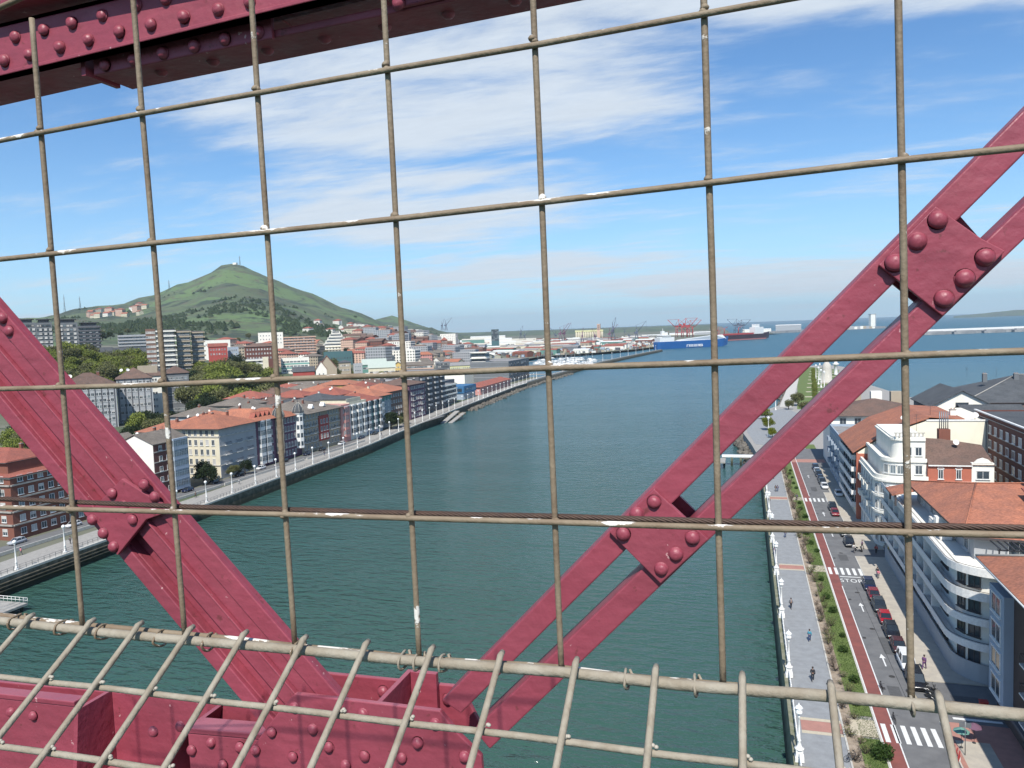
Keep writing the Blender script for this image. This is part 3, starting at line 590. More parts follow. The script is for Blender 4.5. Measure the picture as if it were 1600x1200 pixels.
# top chord
tc_ = empty('top_chord', (0, 0, 0), 0, truss)
def WT(px, py, dy): return W(px, py, dy)
def lin(p0, p1, x):                   # z on the line p0-p1 extended to x
    return p0.z+(p1.z-p0.z)*(x-p0.x)/(p1.x-p0.x)
def hstrip(name, e_top, e_bot, dy, t, xa=-5.0, xb=4.0):
    a0, a1 = W(*e_top[0], dy), W(*e_top[1], dy); b0, b1 = W(*e_bot[0], dy), W(*e_bot[1], dy); y = dy
    mb = MB(); mb.plate([Vector((xa, y, lin(a0, a1, xa))), Vector((xb, y, lin(a0, a1, xb))), Vector((xb, y, lin(b0, b1, xb))), Vector((xa, y, lin(b0, b1, xa)))], (0, t, 0)); return bevel(tp(mb, name, tc_))
def under(name, e, dy, depth, t=.012, xa=-5.0, xb=4.0):
    a0, a1 = W(*e[0], dy), W(*e[1], dy); mb = MB()
    mb.plate([Vector((xa, dy, lin(a0, a1, xa))), Vector((xb, dy, lin(a0, a1, xb))), Vector((xb, dy, lin(a0, a1, xb)+t)), Vector((xa, dy, lin(a0, a1, xa)+t))], (0, depth, 0)); return bevel(tp(mb, name, tc_))
hstrip('web', [(0, 42), (170, 2)], [(0, 117), (400, 20)], 0, .012)
hstrip('flange', [(0, 112), (400, 15)], [(0, 118), (400, 22)], -.004, .003)
under('flange', [(0, 118), (400, 22)], .013, .045)
zt0 = W(100, 30).z
mb = MB(); mb.box(-5.0, 4.0, -.035, .34, zt0+.03, zt0+.045); tp(mb, 'flange', tc_)
hstrip('web', [(145, 60), (400, 0)], [(145, 118), (400, 65)], .020, .010, xa=W(145, 100, .020).x, xb=W(425, 55, .020).x)
hstrip('web', [(560, -20), (700, -50)], [(610, 14), (700, -6)], .020, .010, xa=W(612, 0, .020).x, xb=4.0)
under('flange', [(145, 118), (400, 65)], .031, .098, .014, xa=W(145, 100, .03).x)
under('gusset_plate', [(0, 118), (400, 22)], .059, .135, .012, xa=-5.0, xb=W(172, 140, .19).x)
under('gusset_plate', [(0, 118), (400, 22)], .0585, .175, .0125, xa=W(487, 85, .2).x, xb=W(628, 58, .2).x)
under('gusset_plate', [(0, 118), (400, 22)], .0582, .155, .011, xa=W(400, 100, .2).x, xb=W(487, 88, .2).x)
mb = MB(); a = W(145, 118, .03); mb.box(a.x-.011, a.x-.001, .014, .10, a.z-.004, a.z+.06); tp(mb, 'stiffener', tc_)
hstrip('web', [(0, -60), (400, -160)], [(0, 40), (400, -40)], .10, .012)
rivets(tc_, [(24, 58), (69, 47), (113, 36), (160, 24), (213, 8), (259, -2), (7, 95), (47, 86), (94, 74), (139, 63), (187, 50), (236, 39), (288, 27), (341, 15), (390, 3)], -.001, .98)
rivets(tc_, [(165, 102), (209, 93), (255, 83), (304, 72), (352, 61), (403, 50), (623, 5)], .019, .98)
for k in range(12): put('rivet', rivet_mesh, tc_, Vector((-1.08+k*.12, .075, lin(W(145, 118, .073), W(400, 65, .073), -1.5+k*.12)-.001)), (math.pi, 0, 0), (1, 1, 1))

def longer(p, l=.62): return [p[0]+(p[0]-p[1]).normalized()*l]+list(p)+[p[-1]+(p[-1]-p[-2]).normalized()*l]
# ------------------------------------------------------------------ wire mesh of the walkway cage
def wire_paint():
    m = mat('old_mesh_paint', (0.235, 0.185, 0.125), 0.7, (0.15, 0.10, 0.06), 30, 0.8, bump=0.12, bscale=300, detail=8)
    nt = m.node_tree; N = nt.nodes; L = nt.links; b = N['Principled BSDF']; base = b.inputs['Base Color'].links[0].from_socket
    tc = N.new('ShaderNodeTexCoord')
    mp = N.new('ShaderNodeMapping'); mp.inputs['Scale'].default_value = (0.55, 1.4, 1.0); L.new(tc.outputs['Object'], mp.inputs[0])
    t = N.new('ShaderNodeTexNoise'); t.inputs['Scale'].default_value = 48; t.inputs['Detail'].default_value = 6; t.inputs['Roughness'].default_value = 0.65; L.new(mp.outputs[0], t.inputs['Vector'])
    g = N.new('ShaderNodeNewGeometry'); s = N.new('ShaderNodeSeparateXYZ'); L.new(g.outputs['Normal'], s.inputs[0])
    a = N.new('ShaderNodeMath'); a.operation = 'MULTIPLY_ADD'; L.new(s.outputs[2], a.inputs[0]); a.inputs[1].default_value = 0.085; L.new(t.outputs[0], a.inputs[2])   # droppings lie on top
    r = N.new('ShaderNodeMapRange'); r.inputs[1].default_value = 0.63; r.inputs[2].default_value = 0.66; r.inputs[4].default_value = 0.9; L.new(a.outputs[0], r.inputs[0])
    x = N.new('ShaderNodeMixRGB'); L.new(r.outputs[0], x.inputs[0]); L.new(base, x.inputs[1]); x.inputs[2].default_value = (0.72, 0.68, 0.62, 1)
    L.new(x.outputs[0], b.inputs['Base Color'])
    bp = b.inputs['Normal'].links[0].from_node; ad = N.new('ShaderNodeBump'); ad.inputs['Strength'].default_value = 0.6; ad.inputs['Distance'].default_value = 0.0008; L.new(r.outputs[0], ad.inputs['Height']); L.new(bp.outputs[0], ad.inputs['Normal']); L.new(ad.outputs[0], b.inputs['Normal'])
    return m
M_wire = wire_paint()
M_wire2 = mat('pale_mesh_paint', (0.31, 0.275, 0.215), 0.8, (0.21, 0.17, 0.12), 60, 0.8, bump=0.15, bscale=300, detail=8)
MP = 0.46
def wob(a, b, n, amp, seed):
    pts = []
    for i in range(n+1):
        p = a.lerp(b, i/n); q = p*9+Vector((seed*3.7, seed*1.3, 0))
        pts.append(p+Vector((noise.noise(q), noise.noise(q+Vector((9, 1, 3))), noise.noise(q+Vector((1, 7, 4)))))*amp)
    return pts
panel = tag(empty('wire_mesh_panel', (0, MP, 45.78)), 'upright rusty welded wire mesh panel of the walkway cage', 'wire mesh')
PO = Vector((0, MP, 45.78)); RW = 0.00195
colx = []
cols = [((49, 20), (128, 970)), ((208, 0), (288, 985)), ((393, 0), (460, 1000)), ((600, 0), (655, 1020)), ((833, 0), (877, 1040)), ((1100, 0), (1130, 1060)), ((1404, 0), (1424, 1085))]
for i, (a, b) in enumerate(cols):
    A, B_ = on_wall(*a, MP)-PO, on_wall(*b, MP)-PO
    up_ = (A-B_).normalized(); top = A+up_*(0.12 if i else -0.004)
    mb = MB(); mb.tube(wob(top, B_-up_*0.006, 26, .0004, i), RW, 8); mb.build('wire', M_wire, panel)
    colx.append((A, B_))
for q_ in range(2, 8):
    for sg, c_ in ((-1, colx[0]), (1, colx[6])): A, B_ = c_[0]+Vector((sg*.0965*q_, 0, 0)), c_[1]+Vector((sg*.0965*q_, 0, 0)); mb = MB(); mb.tube(wob(A, B_, 14, .0004, 40+q_*sg), RW, 8); mb.build('wire', M_wire, panel)
A, B_ = colx[0][0]-Vector((.0965, 0, 0)), colx[0][1]-Vector((.0965, 0, 0)); mb = MB(); mb.tube(wob(A, B_, 26, .0004, 9), RW, 8); mb.build('wire', M_wire, panel)
A, B_ = colx[6][0]+Vector((.0965, 0, 0)), colx[6][1]+Vector((.0965, 0, 0)); mb = MB(); mb.tube(wob(A, B_, 26, .0004, 19), RW, 8); mb.build('wire', M_wire, panel)
rowp = [[(-60, 232), (0, 220), (217, 178), (400, 146), (603, 110), (838, 70), (1100, 22), (1250, -5), (1500, -55)], [(-60, 411), (0, 405), (237, 380), (418, 362), (620, 341), (845, 316), (1105, 286), (1407, 250), (1600, 230), (1680, 221)],
        [(-60, 610), (0, 608), (255, 601), (436, 593), (635, 585), (853, 575), (1110, 567), (1410, 556), (1600, 549), (1680, 546)], [(-60, 792), (0, 793), (270, 800), (445, 804), (645, 810), (865, 816), (1125, 824), (1418, 832), (1680, 838)], [(-60, 45), (0, 12), (60, -16), (150, -40)]]
for i, r_ in enumerate(rowp):
    pts = [on_wall(a, b, MP-.0036)-PO for a, b in r_]; pts = longer(pts)
    fine_ = []
    for a, b in zip(pts, pts[1:]): fine_ += wob(a, b, 6, .0003, 30+i)[:-1]
    fine_.append(pts[-1]); mb = MB(); mb.tube(fine_, RW, 8); mb.build('wire', M_wire, panel)
# weld beads at the crossings
bead = MB()
for i in range(4):
    for j in range(7):
        px, py = [q for q in rowp[i]][1:][min(j, 99)] if 0 else (0, 0)
        x = colx[j][0].x; A, B_ = colx[j]
        pts = [on_wall(a, b, MP)-PO for a, b in rowp[i]]
        z = None
        for a, b in zip(pts, pts[1:]):
            if a.x <= x <= b.x+1e-6: z = a.z+(b.z-a.z)*(x-a.x)/(b.x-a.x)
        if z is None: continue
        t_ = (z-B_.z)/(A.z-B_.z); xx = B_.x+(A.x-B_.x)*t_
        for q in range(3):
            bead.lathe([(.0006, -.0016), (.0022, -.0008), (.0025, .0004), (.0015, .0018), (.0003, .0024)], 7, (xx+random.uniform(-.0012, .0012), -.0022+random.uniform(-.001, .001), z+random.uniform(-.0010, .0028)))
bo = bead.build('weld_bead', M_wire, panel); bo['kind'] = 'stuff'
# stranded steel cable tied along the fourth row
cable = tag(empty('steel_cable', (0, MP, 45.88)), 'brown twisted steel safety cable stretched along the fourth row of mesh', 'cable')
CO = Vector((0, MP, 45.88))
M_cable = mat('rusty_cable', (0.085, 0.050, 0.035), 0.6, (0.05, 0.03, 0.025), 200, 0.6, metal=0.3)
cp = [on_wall(a, b, MP+.005)-CO for a, b in [(-80, 776), (0, 779), (270, 791), (445, 796), (645, 802), (865, 807), (1125, 815), (1418, 822), (1600, 825), (1700, 827)]]
def along(pts, n):
    L_ = [0]
    for a, b in zip(pts, pts[1:]): L_.append(L_[-1]+(b-a).length)
    out = []
    for i in range(n+1):
        d = L_[-1]*i/n; k = max(j for j in range(len(L_)-1) if L_[j] <= d+1e-9); out.append(pts[k].lerp(pts[k+1], (d-L_[k])/(L_[k+1]-L_[k])))
    return out
cl = along(longer(cp), 1300)
for s_ in range(6):
    mb = MB(); pts = []
    for i, p in enumerate(cl):
        an = i*0.42+s_*math.pi/3; pts.append(p+Vector((0, math.cos(an), math.sin(an)))*.0012)
    mb.tube(pts, .0008, 5); mb.build('strand', M_cable, cable)
# sloping lower panel: starts at the thick joint rod, comes down towards the viewer
low = tag(empty('wire_mesh_panel', (0, MP, 45.78)), 'pale sloping wire mesh panel below the upright one', 'wire mesh')
rod = [on_wall(a, b, MP-.004)-PO for a, b in [(-60, 966), (0, 970), (155, 988), (290, 1000), (465, 1016), (655, 1033), (880, 1051), (1130, 1075), (1424, 1100), (1600, 1116), (1690, 1124)]]
rod = along(longer(rod), 110)
mb = MB(); mb.tube([p+Vector((0, noise.noise(p*14)*.0008, noise.noise(p*11)*.0008)) for p in rod], .0034, 10); mb.build('edge_wire', M_wire2, low)
rod2 = [on_wall(a, b, MP+.0035)-PO for a, b in [(-60, 958), (0, 962), (155, 979), (290, 992), (465, 1010), (655, 1028), (880, 1047), (1130, 1071), (1424, 1097), (1690, 1121)]]
mb = MB(); mb.tube([p+Vector((0, noise.noise(p*9)*.001, noise.noise(p*12+Vector((3, 3, 3)))*.0014)) for p in along(longer(rod2), 110)], .0025, 8); mb.build('edge_wire', M_wire, panel)
SL = R_(31); down = Vector((0, -math.cos(SL), -math.sin(SL))); nrm_ = Vector((0, -math.sin(SL), math.cos(SL)))
lowx = []
for px, py in [(-60, 968), (50, 972), (145, 980), (220, 985), (300, 992), (384, 1000), (477, 1008), (574, 1016), (676, 1025), (784, 1034), (901, 1045), (1025, 1057), (1160, 1069), (1298, 1083), (1466, 1100), (1640, 1116)]:
    lowx.append((on_wall(px, py, MP-.004)-PO))
dl_, dr_ = (lowx[0]-lowx[1]), (lowx[-1]-lowx[-2])
lowx = [lowx[0]+dl_.normalized()*.0485*q for q in range(12, 0, -1)]+lowx+[lowx[-1]+dr_.normalized()*.0485*q for q in range(1, 13)]
for i, p in enumerate(lowx):
    j = Vector((random.uniform(-.0006, .0006), 0, 0)); hook = [p+nrm_*.0052-down*.0002+Vector((0, .005, .001)), p+nrm_*.0056, p+nrm_*.0050+down*.004]
    pts = hook+[p+j*s_*4+nrm_*.0048+down*s_ for s_ in (.02, .05, .09, .14, .2)]
    mb = MB(); mb.tube(pts, [.0018]+[.0022]*(len(pts)-1), 8); mb.build('wire', M_wire2, low)
for k, dd in enumerate((.0482, .0965, .145)):
    pts = [lowx[0]+(lowx[-1]-lowx[0])*(i/70) for i in range(71)]
    pts = [Vector((q.x, 0, 0)) for q in pts]
    out = []
    for q in pts:
        k2 = max(j for j in range(len(lowx)-1) if lowx[j].x <= q.x+1e-9); a, b = lowx[k2], lowx[k2+1]
        z = a.z+(b.z-a.z)*(q.x-a.x)/(b.x-a.x); out.append(Vector((q.x, a.y, z))+down*dd+Vector((0, 0, noise.noise(Vector((q.x*12, k, 0)))*.0008)))
    mb = MB(); mb.tube(out, .0022, 8); mb.build('wire', M_wire2, low)
wb = MB()
for p in lowx:
    for dd in (.0482, .0965):
        for q in range(3):
            c_ = p+nrm_*.003+down*(dd-.001)+Vector((random.uniform(.001, .005), 0, random.uniform(0, .002)))
            wb.lathe([(.0004, -.0010), (.0013, -.0005), (.0014, .0003), (.0009, .0009), (.0003, .0012)], 6, tuple(c_))
M_weld = mat('weld_grey', (0.36, 0.33, 0.27), 0.7, (0.4, 0.36, 0.3), 200, 0.6)
bo = wb.build('weld_bead', M_weld, low); bo['kind'] = 'stuff'
# tie wires round both rods
ties = [(28, 974), (100, 983), (163, 990), (253, 1000), (328, 1006), (466, 1018), (632, 1034), (655, 1036), (694, 1039), (980, 1064), (1088, 1074), (1424, 1102), (1298, 1090)]
for i, (px, py) in enumerate(ties):
    c_ = on_wall(px, py-3, MP); pts = []
    for k in range(22):
        a = 2*math.pi*0.98*k/21+1.0; pts.append(Vector((0.0022*(k/21-.5)+random.uniform(-.0002, .0002), math.cos(a)*.0088, math.sin(a)*.0052+.0006*math.sin(a*3+i))))
    pts += [pts[-1]+Vector((.002, -.002, -.003)), pts[-1]+Vector((.003, -.003, -.007))]
    mb = MB(); mb.tube(pts, .0009, 6); o = mb.build('tie_wire', M_wire if i < 6 else M_wire2, None, c_)
    where = ['at the left edge of the picture', 'near the left edge, over open water', 'over green water right of the first one', 'beside the foot of the second upright wire', 'in front of the left brace', 'at the foot of the third upright wire', 'left one of three at the fourth upright wire', 'middle one of three at the fourth upright wire', 'right one of three at the fourth upright wire',
             'over green water right of the right brace', 'just left of the sixth upright wire', 'at the foot of the rightmost upright wire', 'over the planted strip of the right promenade'][i]
    tag(o, 'twisted tie wire round the joint rod '+where, 'tie wire', 'tie wires along the joint rod')
# ------------------------------------------------------------------ kit of building parts
CACHE = {}
GL = [M_glass, M_glass2, M_blind, M_brownblind]
def win_mesh(w, h, frame=M_frame, glass=0, style='two', sill=True):
    """a window seen as one piece: outer frame, mullion, sill, and the glazing set back inside the frame"""
    k = ('w', round(w, 2), round(h, 2), frame.name, glass, style, sill)
    if k in CACHE: return CACHE[k]
    mb = MB(); t = 0.09
    mb.box(-w/2, w/2, -.10, 0.02, 0, t, 0); mb.box(-w/2, w/2, -.10, 0.02, h-t, h, 0)
    mb.box(-w/2, -w/2+t, -.10, 0.02, t, h-t, 0); mb.box(w/2-t, w/2, -.10, 0.02, t, h-t, 0)
    if style == 'two': mb.box(-.035, .035, -.075, 0.02, t, h-t, 0)
    if style == 'three':
        for q in (-w/6, w/6): mb.box(q-.03, q+.03, -.075, 0.02, t, h-t, 0)
    if sill: mb.box(-w/2-.12, w/2+.12, -.2, 0.02, -.1, 0, 0)
    if glass == 4:                                  # shutter half down
        mb.quad((-w/2+t, -.02, t), (w/2-t, -.02, t), (w/2-t, -.02, h*.55), (-w/2+t, -.02, h*.55), 1); mb.box(-w/2+t, w/2-t, -.05, 0, h*.55, h-t, 2)
    else: mb.quad((-w/2+t, -.02, t), (w/2-t, -.02, t), (w/2-t, -.02, h-t), (-w/2+t, -.02, h-t), 1)
    CACHE[k] = mb.mesh('window', [frame, GL[glass if glass < 4 else 0], M_blind]); return CACHE[k]
def pane_mesh(w, h, glass):
    k = ('p', round(w, 2), round(h, 2), glass)
    if k in CACHE: return CACHE[k]
    mb = MB(); mb.box(-w/2+.09, w/2-.09, -.03, 0, .09, h-.09); CACHE[k] = mb.mesh('pane', GL[glass if glass < 4 else 0]); return CACHE[k]
def frame_mesh(w, h, frame, style):
    k = ('f', round(w, 2), round(h, 2), frame.name, style)
    if k in CACHE: return CACHE[k]
    mb = MB(); t = 0.09
    mb.box(-w/2, w/2, -.10, 0.02, 0, t); mb.box(-w/2, w/2, -.10, 0.02, h-t, h); mb.box(-w/2, -w/2+t, -.10, 0.02, t, h-t); mb.box(w/2-t, w/2, -.10, 0.02, t, h-t)
    if style != 'one': mb.box(-.035, .035, -.075, 0.02, t, h-t)
    mb.box(-w/2-.14, w/2+.14, -.22, 0.02, -.12, -.002); mb.box(-w/2-.1, w/2+.1, -.14, .02, h+.002, h+.13)
    CACHE[k] = mb.mesh('window', frame); return CACHE[k]
def balcony_mesh(w, d, style='rail', mw=M_white):
    k = ('b', round(w, 2), round(d, 2), style, mw.name)
    if k in CACHE: return CACHE[k]
    mb = MB(); mb.box(-w/2, w/2, -d, 0.02, -.16, 0, 0)
    if style == 'solid':
        mb.box(-w/2, w/2, -d, -d+.1, .002, .95, 0); mb.box(-w/2, -w/2+.1, -d+.102, 0, .002, .95, 0); mb.box(w/2-.1, w/2, -d+.102, 0, .002, .95, 0)
    else:
        mb.box(-w/2, w/2, -d, -d+.05, .93, 1.0, 1); mb.box(-w/2, -w/2+.05, -d+.052, 0, .93, 1.0, 1); mb.box(w/2-.05, w/2, -d+.052, 0, .93, 1.0, 1)
        n = max(3, int(w/.35))
        for i in range(n+1):
            x = -w/2+.02+(w-.04)*i/n; mb.box(x-.02, x+.02, -d+.01, -d+.04, .002, .93, 1)
    CACHE[k] = mb.mesh('balcony', [mw, M_iron]); return CACHE[k]
def bay_mesh(w, p, floors, fh, mw=M_frame, mg=M_glass, top=.5):
    """glazed bay running up several storeys: solid aprons, mullions and panes"""
    k = ('g', round(w, 2), round(p, 2), floors, round(fh, 2), mw.name, mg.name)
    if k in CACHE: return CACHE[k]
    mb = MB(); H_ = floors*fh
    mb.box(-w/2, w/2, -p, 0, 0, H_+top*.3, 0)
    for f in range(floors):
        z0 = f*fh+.95; z1 = (f+1)*fh-.35; n = max(2, int(w/.75))
        mb.quad((-w/2+.12, -p-.012, z0), (w/2-.12, -p-.012, z0), (w/2-.12, -p-.012, z1), (-w/2+.12, -p-.012, z1), 1)
        for s in (-1, 1):
            x = s*(w/2+.012); mb.quad(*([(x, -p+.1, z0), (x, -.06, z0), (x, -.06, z1), (x, -p+.1, z1)][::s]), 1)
        for i in range(1, n): x = -w/2+.12+(w-.24)*i/n; mb.box(x-.035, x+.035, -p-.04, -p-.014, z0, z1, 0)
        mb.box(-w/2+.12, w/2-.12, -p-.045, -p-.014, (z0*.3+z1*.7)-.03, (z0*.3+z1*.7)+.03, 0)
        mb.box(-w/2-.06, w/2+.06, -p-.08, -p-.002, f*fh-.06, f*fh+.06, 0)
    CACHE[k] = mb.mesh('glazed_bay', [mw, mg]); return CACHE[k]
SIDE = {'S': (0.0, lambda u, w, d: (-w/2+u, -d/2), lambda w, d: w), 'E': (math.pi/2, lambda u, w, d: (w/2, -d/2+u), lambda w, d: d),
        'W': (-math.pi/2, lambda u, w, d: (-w/2, d/2-u), lambda w, d: d), 'N': (math.pi, lambda u, w, d: (w/2-u, d/2), lambda w, d: w)}
def on_side(root, name, mesh, side, u, z, w, d, out=0.0):
    rz, pos, _ = SIDE[side]; x, y = pos(u, w, d); n = Vector((math.sin(rz), -math.cos(rz), 0))
    return put(name, mesh, root, (x+n.x*out, y+n.y*out, z), (0, 0, rz))
rnd = random.Random(11)
def windows(root, side, w, d, cols, floors, z1, fh, ww=1.2, wh=1.5, frame=M_frame, m0=1.2, m1=1.2, skip=(), glass=(0, 0, 0, 1, 2, 4, 4), style='two', near=False, name='window', sill=True):
    L_ = SIDE[side][2](w, d)-m0-m1
    for f in range(floors):
        for c in range(cols):
            if (c, f) in skip or (c, None) in skip: continue
            u = m0+L_*(c+.5)/cols; g = rnd.choice(glass)
            if near:
                o = on_side(root, name, frame_mesh(ww, wh, frame, style), side, u, z1+f*fh, w, d)
                put('pane', pane_mesh(ww, wh, g), o)
                if g == 4: 
                    k = ('sh', ww, wh)
                    if k not in CACHE: mb = MB(); mb.box(-ww/2+.09, ww/2-.09, -.055, -.031, wh*.5, wh-.09); CACHE[k] = mb.mesh('shutter', M_blind)
                    put('shutter', CACHE[k], o)
            else: on_side(root, name, win_mesh(ww, wh, frame, g, style, sill), side, u, z1+f*fh, w, d)
def balconies(root, side, w, d, us, zs, bw, bd=1.0, style='rail', mw=M_white):
    for u in us:
        for z in zs: on_side(root, 'balcony', balcony_mesh(bw, bd, style, mw), side, u, z, w, d)
def slope_roof(root, w, d, h, rh, over, m, kind='hip', th=.22, name='roof', offx=0.0, ridge=None):
    mb = MB(); a, b = w/2+over, d/2+over; z = h-over*rh/(min(w, d)/2)*.9 if over else h; z = max(z, h-.5); z1 = h+rh
    if kind == 'hip':
        if w >= d: r = ridge if ridge is not None else (w-d)/2; top = [(-r-offx, 0, z1), (r-offx, 0, z1)]; e = [(-a, -b, z), (a, -b, z), (a, b, z), (-a, b, z)]; fs = [(0, 1, 5, 4), (2, 3, 4, 5), (1, 2, 5), (3, 0, 4)]
        else: r = ridge if ridge is not None else (d-w)/2; top = [(0, -r, z1), (0, r, z1)]; e = [(-a, -b, z), (a, -b, z), (a, b, z), (-a, b, z)]; fs = [(0, 1, 4), (1, 2, 5, 4), (2, 3, 5), (3, 0, 4, 5)]
        mb.add(e+top, fs, 0); mb.add([(x, y, zz-th) for x, y, zz in e]+e, [(3, 2, 1, 0), (0, 1, 5, 4), (1, 2, 6, 5), (2, 3, 7, 6), (3, 0, 4, 7)], 1)
    elif kind in ('gable_x', 'gable_y'):
        if kind == 'gable_x': P = [(-a, -b, z), (a, -b, z), (a, 0, z1), (-a, 0, z1), (-a, b, z), (a, b, z)]
        else: P = [(-a, b, z), (-a, -b, z), (0, -b, z1), (0, b, z1), (a, b, z), (a, -b, z)]
        A = [P[0], P[1], P[2], P[3]]; B_ = [P[3], P[2], P[5], P[4]]
        mb.plate(A[::-1], (0, 0, -th), 0); mb.plate(B_[::-1], (0, 0, -th), 0)
        if kind == 'gable_x': tri = [[(s*(w/2), -d/2, h), (s*(w/2), d/2, h), (s*(w/2), 0, z1-th-.05)] for s in (-1, 1)]; off = [(.2, 0, 0), (-.2, 0, 0)]
        else: tri = [[(-w/2, s*d/2, h), (w/2, s*d/2, h), (0, s*d/2, z1-th-.05)] for s in (-1, 1)]; off = [(0, .2, 0), (0, -.2, 0)]
        g = MB()
        for t_, o_ in zip(tri, off): g.plate(t_, o_, 0)
        g.build('gable', root['_wall'] and WALLS[root['_wall']], root)
    o = mb.build(name, [m, M_fdark], root)
    return o
def flat_roof(root, w, d, h, wallm, par=.6, top=T_grey):
    mb = MB(); mb.box(-w/2+.25, w/2-.25, -d/2+.25, d/2-.25, h-.05, h+.12); mb.build('roof', top, root)
    mb = MB(); mb.box(-w/2-.05, w/2+.05, -d/2-.05, -d/2+.25, h, h+par); mb.box(-w/2-.05, w/2+.05, d/2-.25, d/2+.05, h, h+par)
    mb.box(-w/2-.05, -w/2+.25, -d/2+.252, d/2-.252, h, h+par); mb.box(w/2-.25, w/2+.05, -d/2+.252, d/2-.252, h, h+par); mb.build('parapet', wallm, root)
chim = {}
def chimney(parent, x, y, z, h=1.2, s=.7, m=W_brick):
    k = (round(h, 1), round(s, 1), m.name)
    if k not in chim:
        mb = MB(); mb.box(-s/2, s/2, -s/2, s/2, -1.2, h, 0); mb.box(-s/2-.08, s/2+.08, -s/2-.08, s/2+.08, h, h+.14, 1)
        for q in (-.18, .18): mb.lathe([(.11, 0), (.09, .3)], 6, (q*s/.7, 0, h+.14), 2)
        chim[k] = mb.mesh('chimney', [m, M_concrete, T_orange])
    return put('chimney', chim[k], parent, (x, y, z))
def dish_mesh():
    mb = MB(); mb.tube([(0, 0, -.6), (0, 0, .5)], .04, 5, 1); b = len(mb.v)
    prof = [(0.02, 0), (.2, .03), (.38, .10), (.45, .16)]; seg = 12; c = Vector((0, -.06, .62)); R0 = Matrix.Rotation(R_(60), 3, 'X')
    for r, z in prof:
        for k in range(seg): mb.v.append(tuple(c+R0 @ Vector((r*math.cos(k*2*math.pi/seg), r*math.sin(k*2*math.pi/seg), z))))
    for i in range(len(prof)-1):
        for k in range(seg): a = b+i*seg+k; d = b+i*seg+(k+1) % seg; mb.f.append((a, d, d+seg, a+seg)); mb.m.append(0); mb.sm.append(True)
    mb.tube([tuple(c+R0 @ Vector((0, -.3, .1))), tuple(c+R0 @ Vector((0, 0, .45)))], .02, 4, 1)
    return mb.mesh('satellite_dish', [M_white, M_iron])
DISH = dish_mesh()
def dish(parent, x, y, z, s=1.0): return put('satellite_dish', DISH, parent, (x, y, z), (0, 0, rnd.uniform(-.5, .5)), (s, s, s))
def aerial(parent, x, y, z, h=2.5):
    k = ('aerial', h)
    if k not in CACHE:
        mb = MB(); mb.tube([(0, 0, -.3), (0, 0, h)], .035, 4)
        for q in (.75, .85, .95): mb.tube([(-.5, 0, h*q), (.5, 0, h*q)], .025, 3)
        CACHE[k] = mb.mesh('aerial', M_iron)
    return put('aerial', CACHE[k], parent, (x, y, z), (0, 0, rnd.uniform(0, 3)))
def building(label, x, y, w, d, h, wallm, rz=0.0, z0=0.0, group=None, sink=6, name='building', cat='building', cornice=None):
    b = tag(empty(name, (x, y, z0), rz), label, cat, group)
    b['_wall'] = next(k for k, v in WALLS.items() if v == wallm)
    mb = MB(); mb.box(-w/2, w/2, -d/2, d/2, -sink, h); mb.build('wall', wallm, b)
    if cornice: 
        mb = MB(); c = .35
        mb.box(-w/2-c, w/2+c, -d/2-c, -d/2-.002, h-.45, h-.12); mb.box(w/2+.002, w/2+c, -d/2, d/2+c, h-.45, h-.12); mb.box(-w/2-c, -w/2-.002, -d/2, d/2+c, h-.45, h-.12)
        mb.build('cornice', cornice, b)
    return b
def bands(root, side, w, d, zs, m=M_stone, t=.25, p=.12):
    L_ = SIDE[side][2](w, d); k = ('band', round(L_, 2), m.name, t, p)
    if k not in CACHE: mb = MB(); mb.box(-L_/2, L_/2, -p, -.002, 0, t); CACHE[k] = mb.mesh('string_course', m)
    for z in zs: on_side(root, 'string_course', CACHE[k], side, L_/2, z, w, d)

# ------------------------------------------------------------------ left bank: the row along the quay
def lrow(label, Y0_, Y1_, x1, depth, h, wallm, rz=0.0, **k):
    d = Y1_-Y0_; w = depth; c = Vector((x1-depth/2, (Y0_+Y1_)/2)); return building(label, c.x, c.y, w, d, h, wallm, rz, **k), w, d
# brick terraces nearest on the left
b, w, d = lrow('dark brick block with stepped balcony floors at the left end of the quay row', 138, 160, -168, 30, 15.5, W_brick, cornice=M_stone)
bands(b, 'S', w, d, [3.6, 6.8, 10.0, 13.2], M_concrete, .35, .4); bands(b, 'E', w, d, [3.6, 6.8, 10.0, 13.2], M_concrete, .35, .4)
windows(b, 'S', w, d, 9, 5, 1.2, 3.2, 1.5, 1.6); windows(b, 'E', w, d, 7, 5, 1.2, 3.2, 1.5, 1.6)
balconies(b, 'S', w, d, [6, 14, 22], [4.0, 7.2, 10.4], 5, 1.3, 'solid', W_brick)
mb = MB(); mb.box(-w/2+3, w/2-4, -d/2+3, d/2-1, 15.5, 18.6); mb.build('penthouse', W_brick, b); slope_roof(b, w, d, 15.5, .6, .5, T_red, 'hip', ridge=8)
r_ = slope_roof(b, w-9, d-6, 18.6, 2.2, .7, T_red); chimney(b, 4, 2, 20.3); chimney(b, -6, 0, 20.3); dish(b, -2, -4, 19.5, 1.3)
for u in range(5): on_side(b, 'awning', CACHE.setdefault('awning', (lambda m: (m.plate([(-1, -1.2, -.6), (1, -1.2, -.6), (1, 0, 0), (-1, 0, 0)], (0, 0, .05)), m.mesh('awning', W_green))[1])(MB())), 'S', 4+u*5.5, 12.6, w, d)
b, w, d = lrow('low brick house with maroon tiles and dark green glazed bay beside the left red brace', 168, 183, -172, 17, 10.5, W_brick)
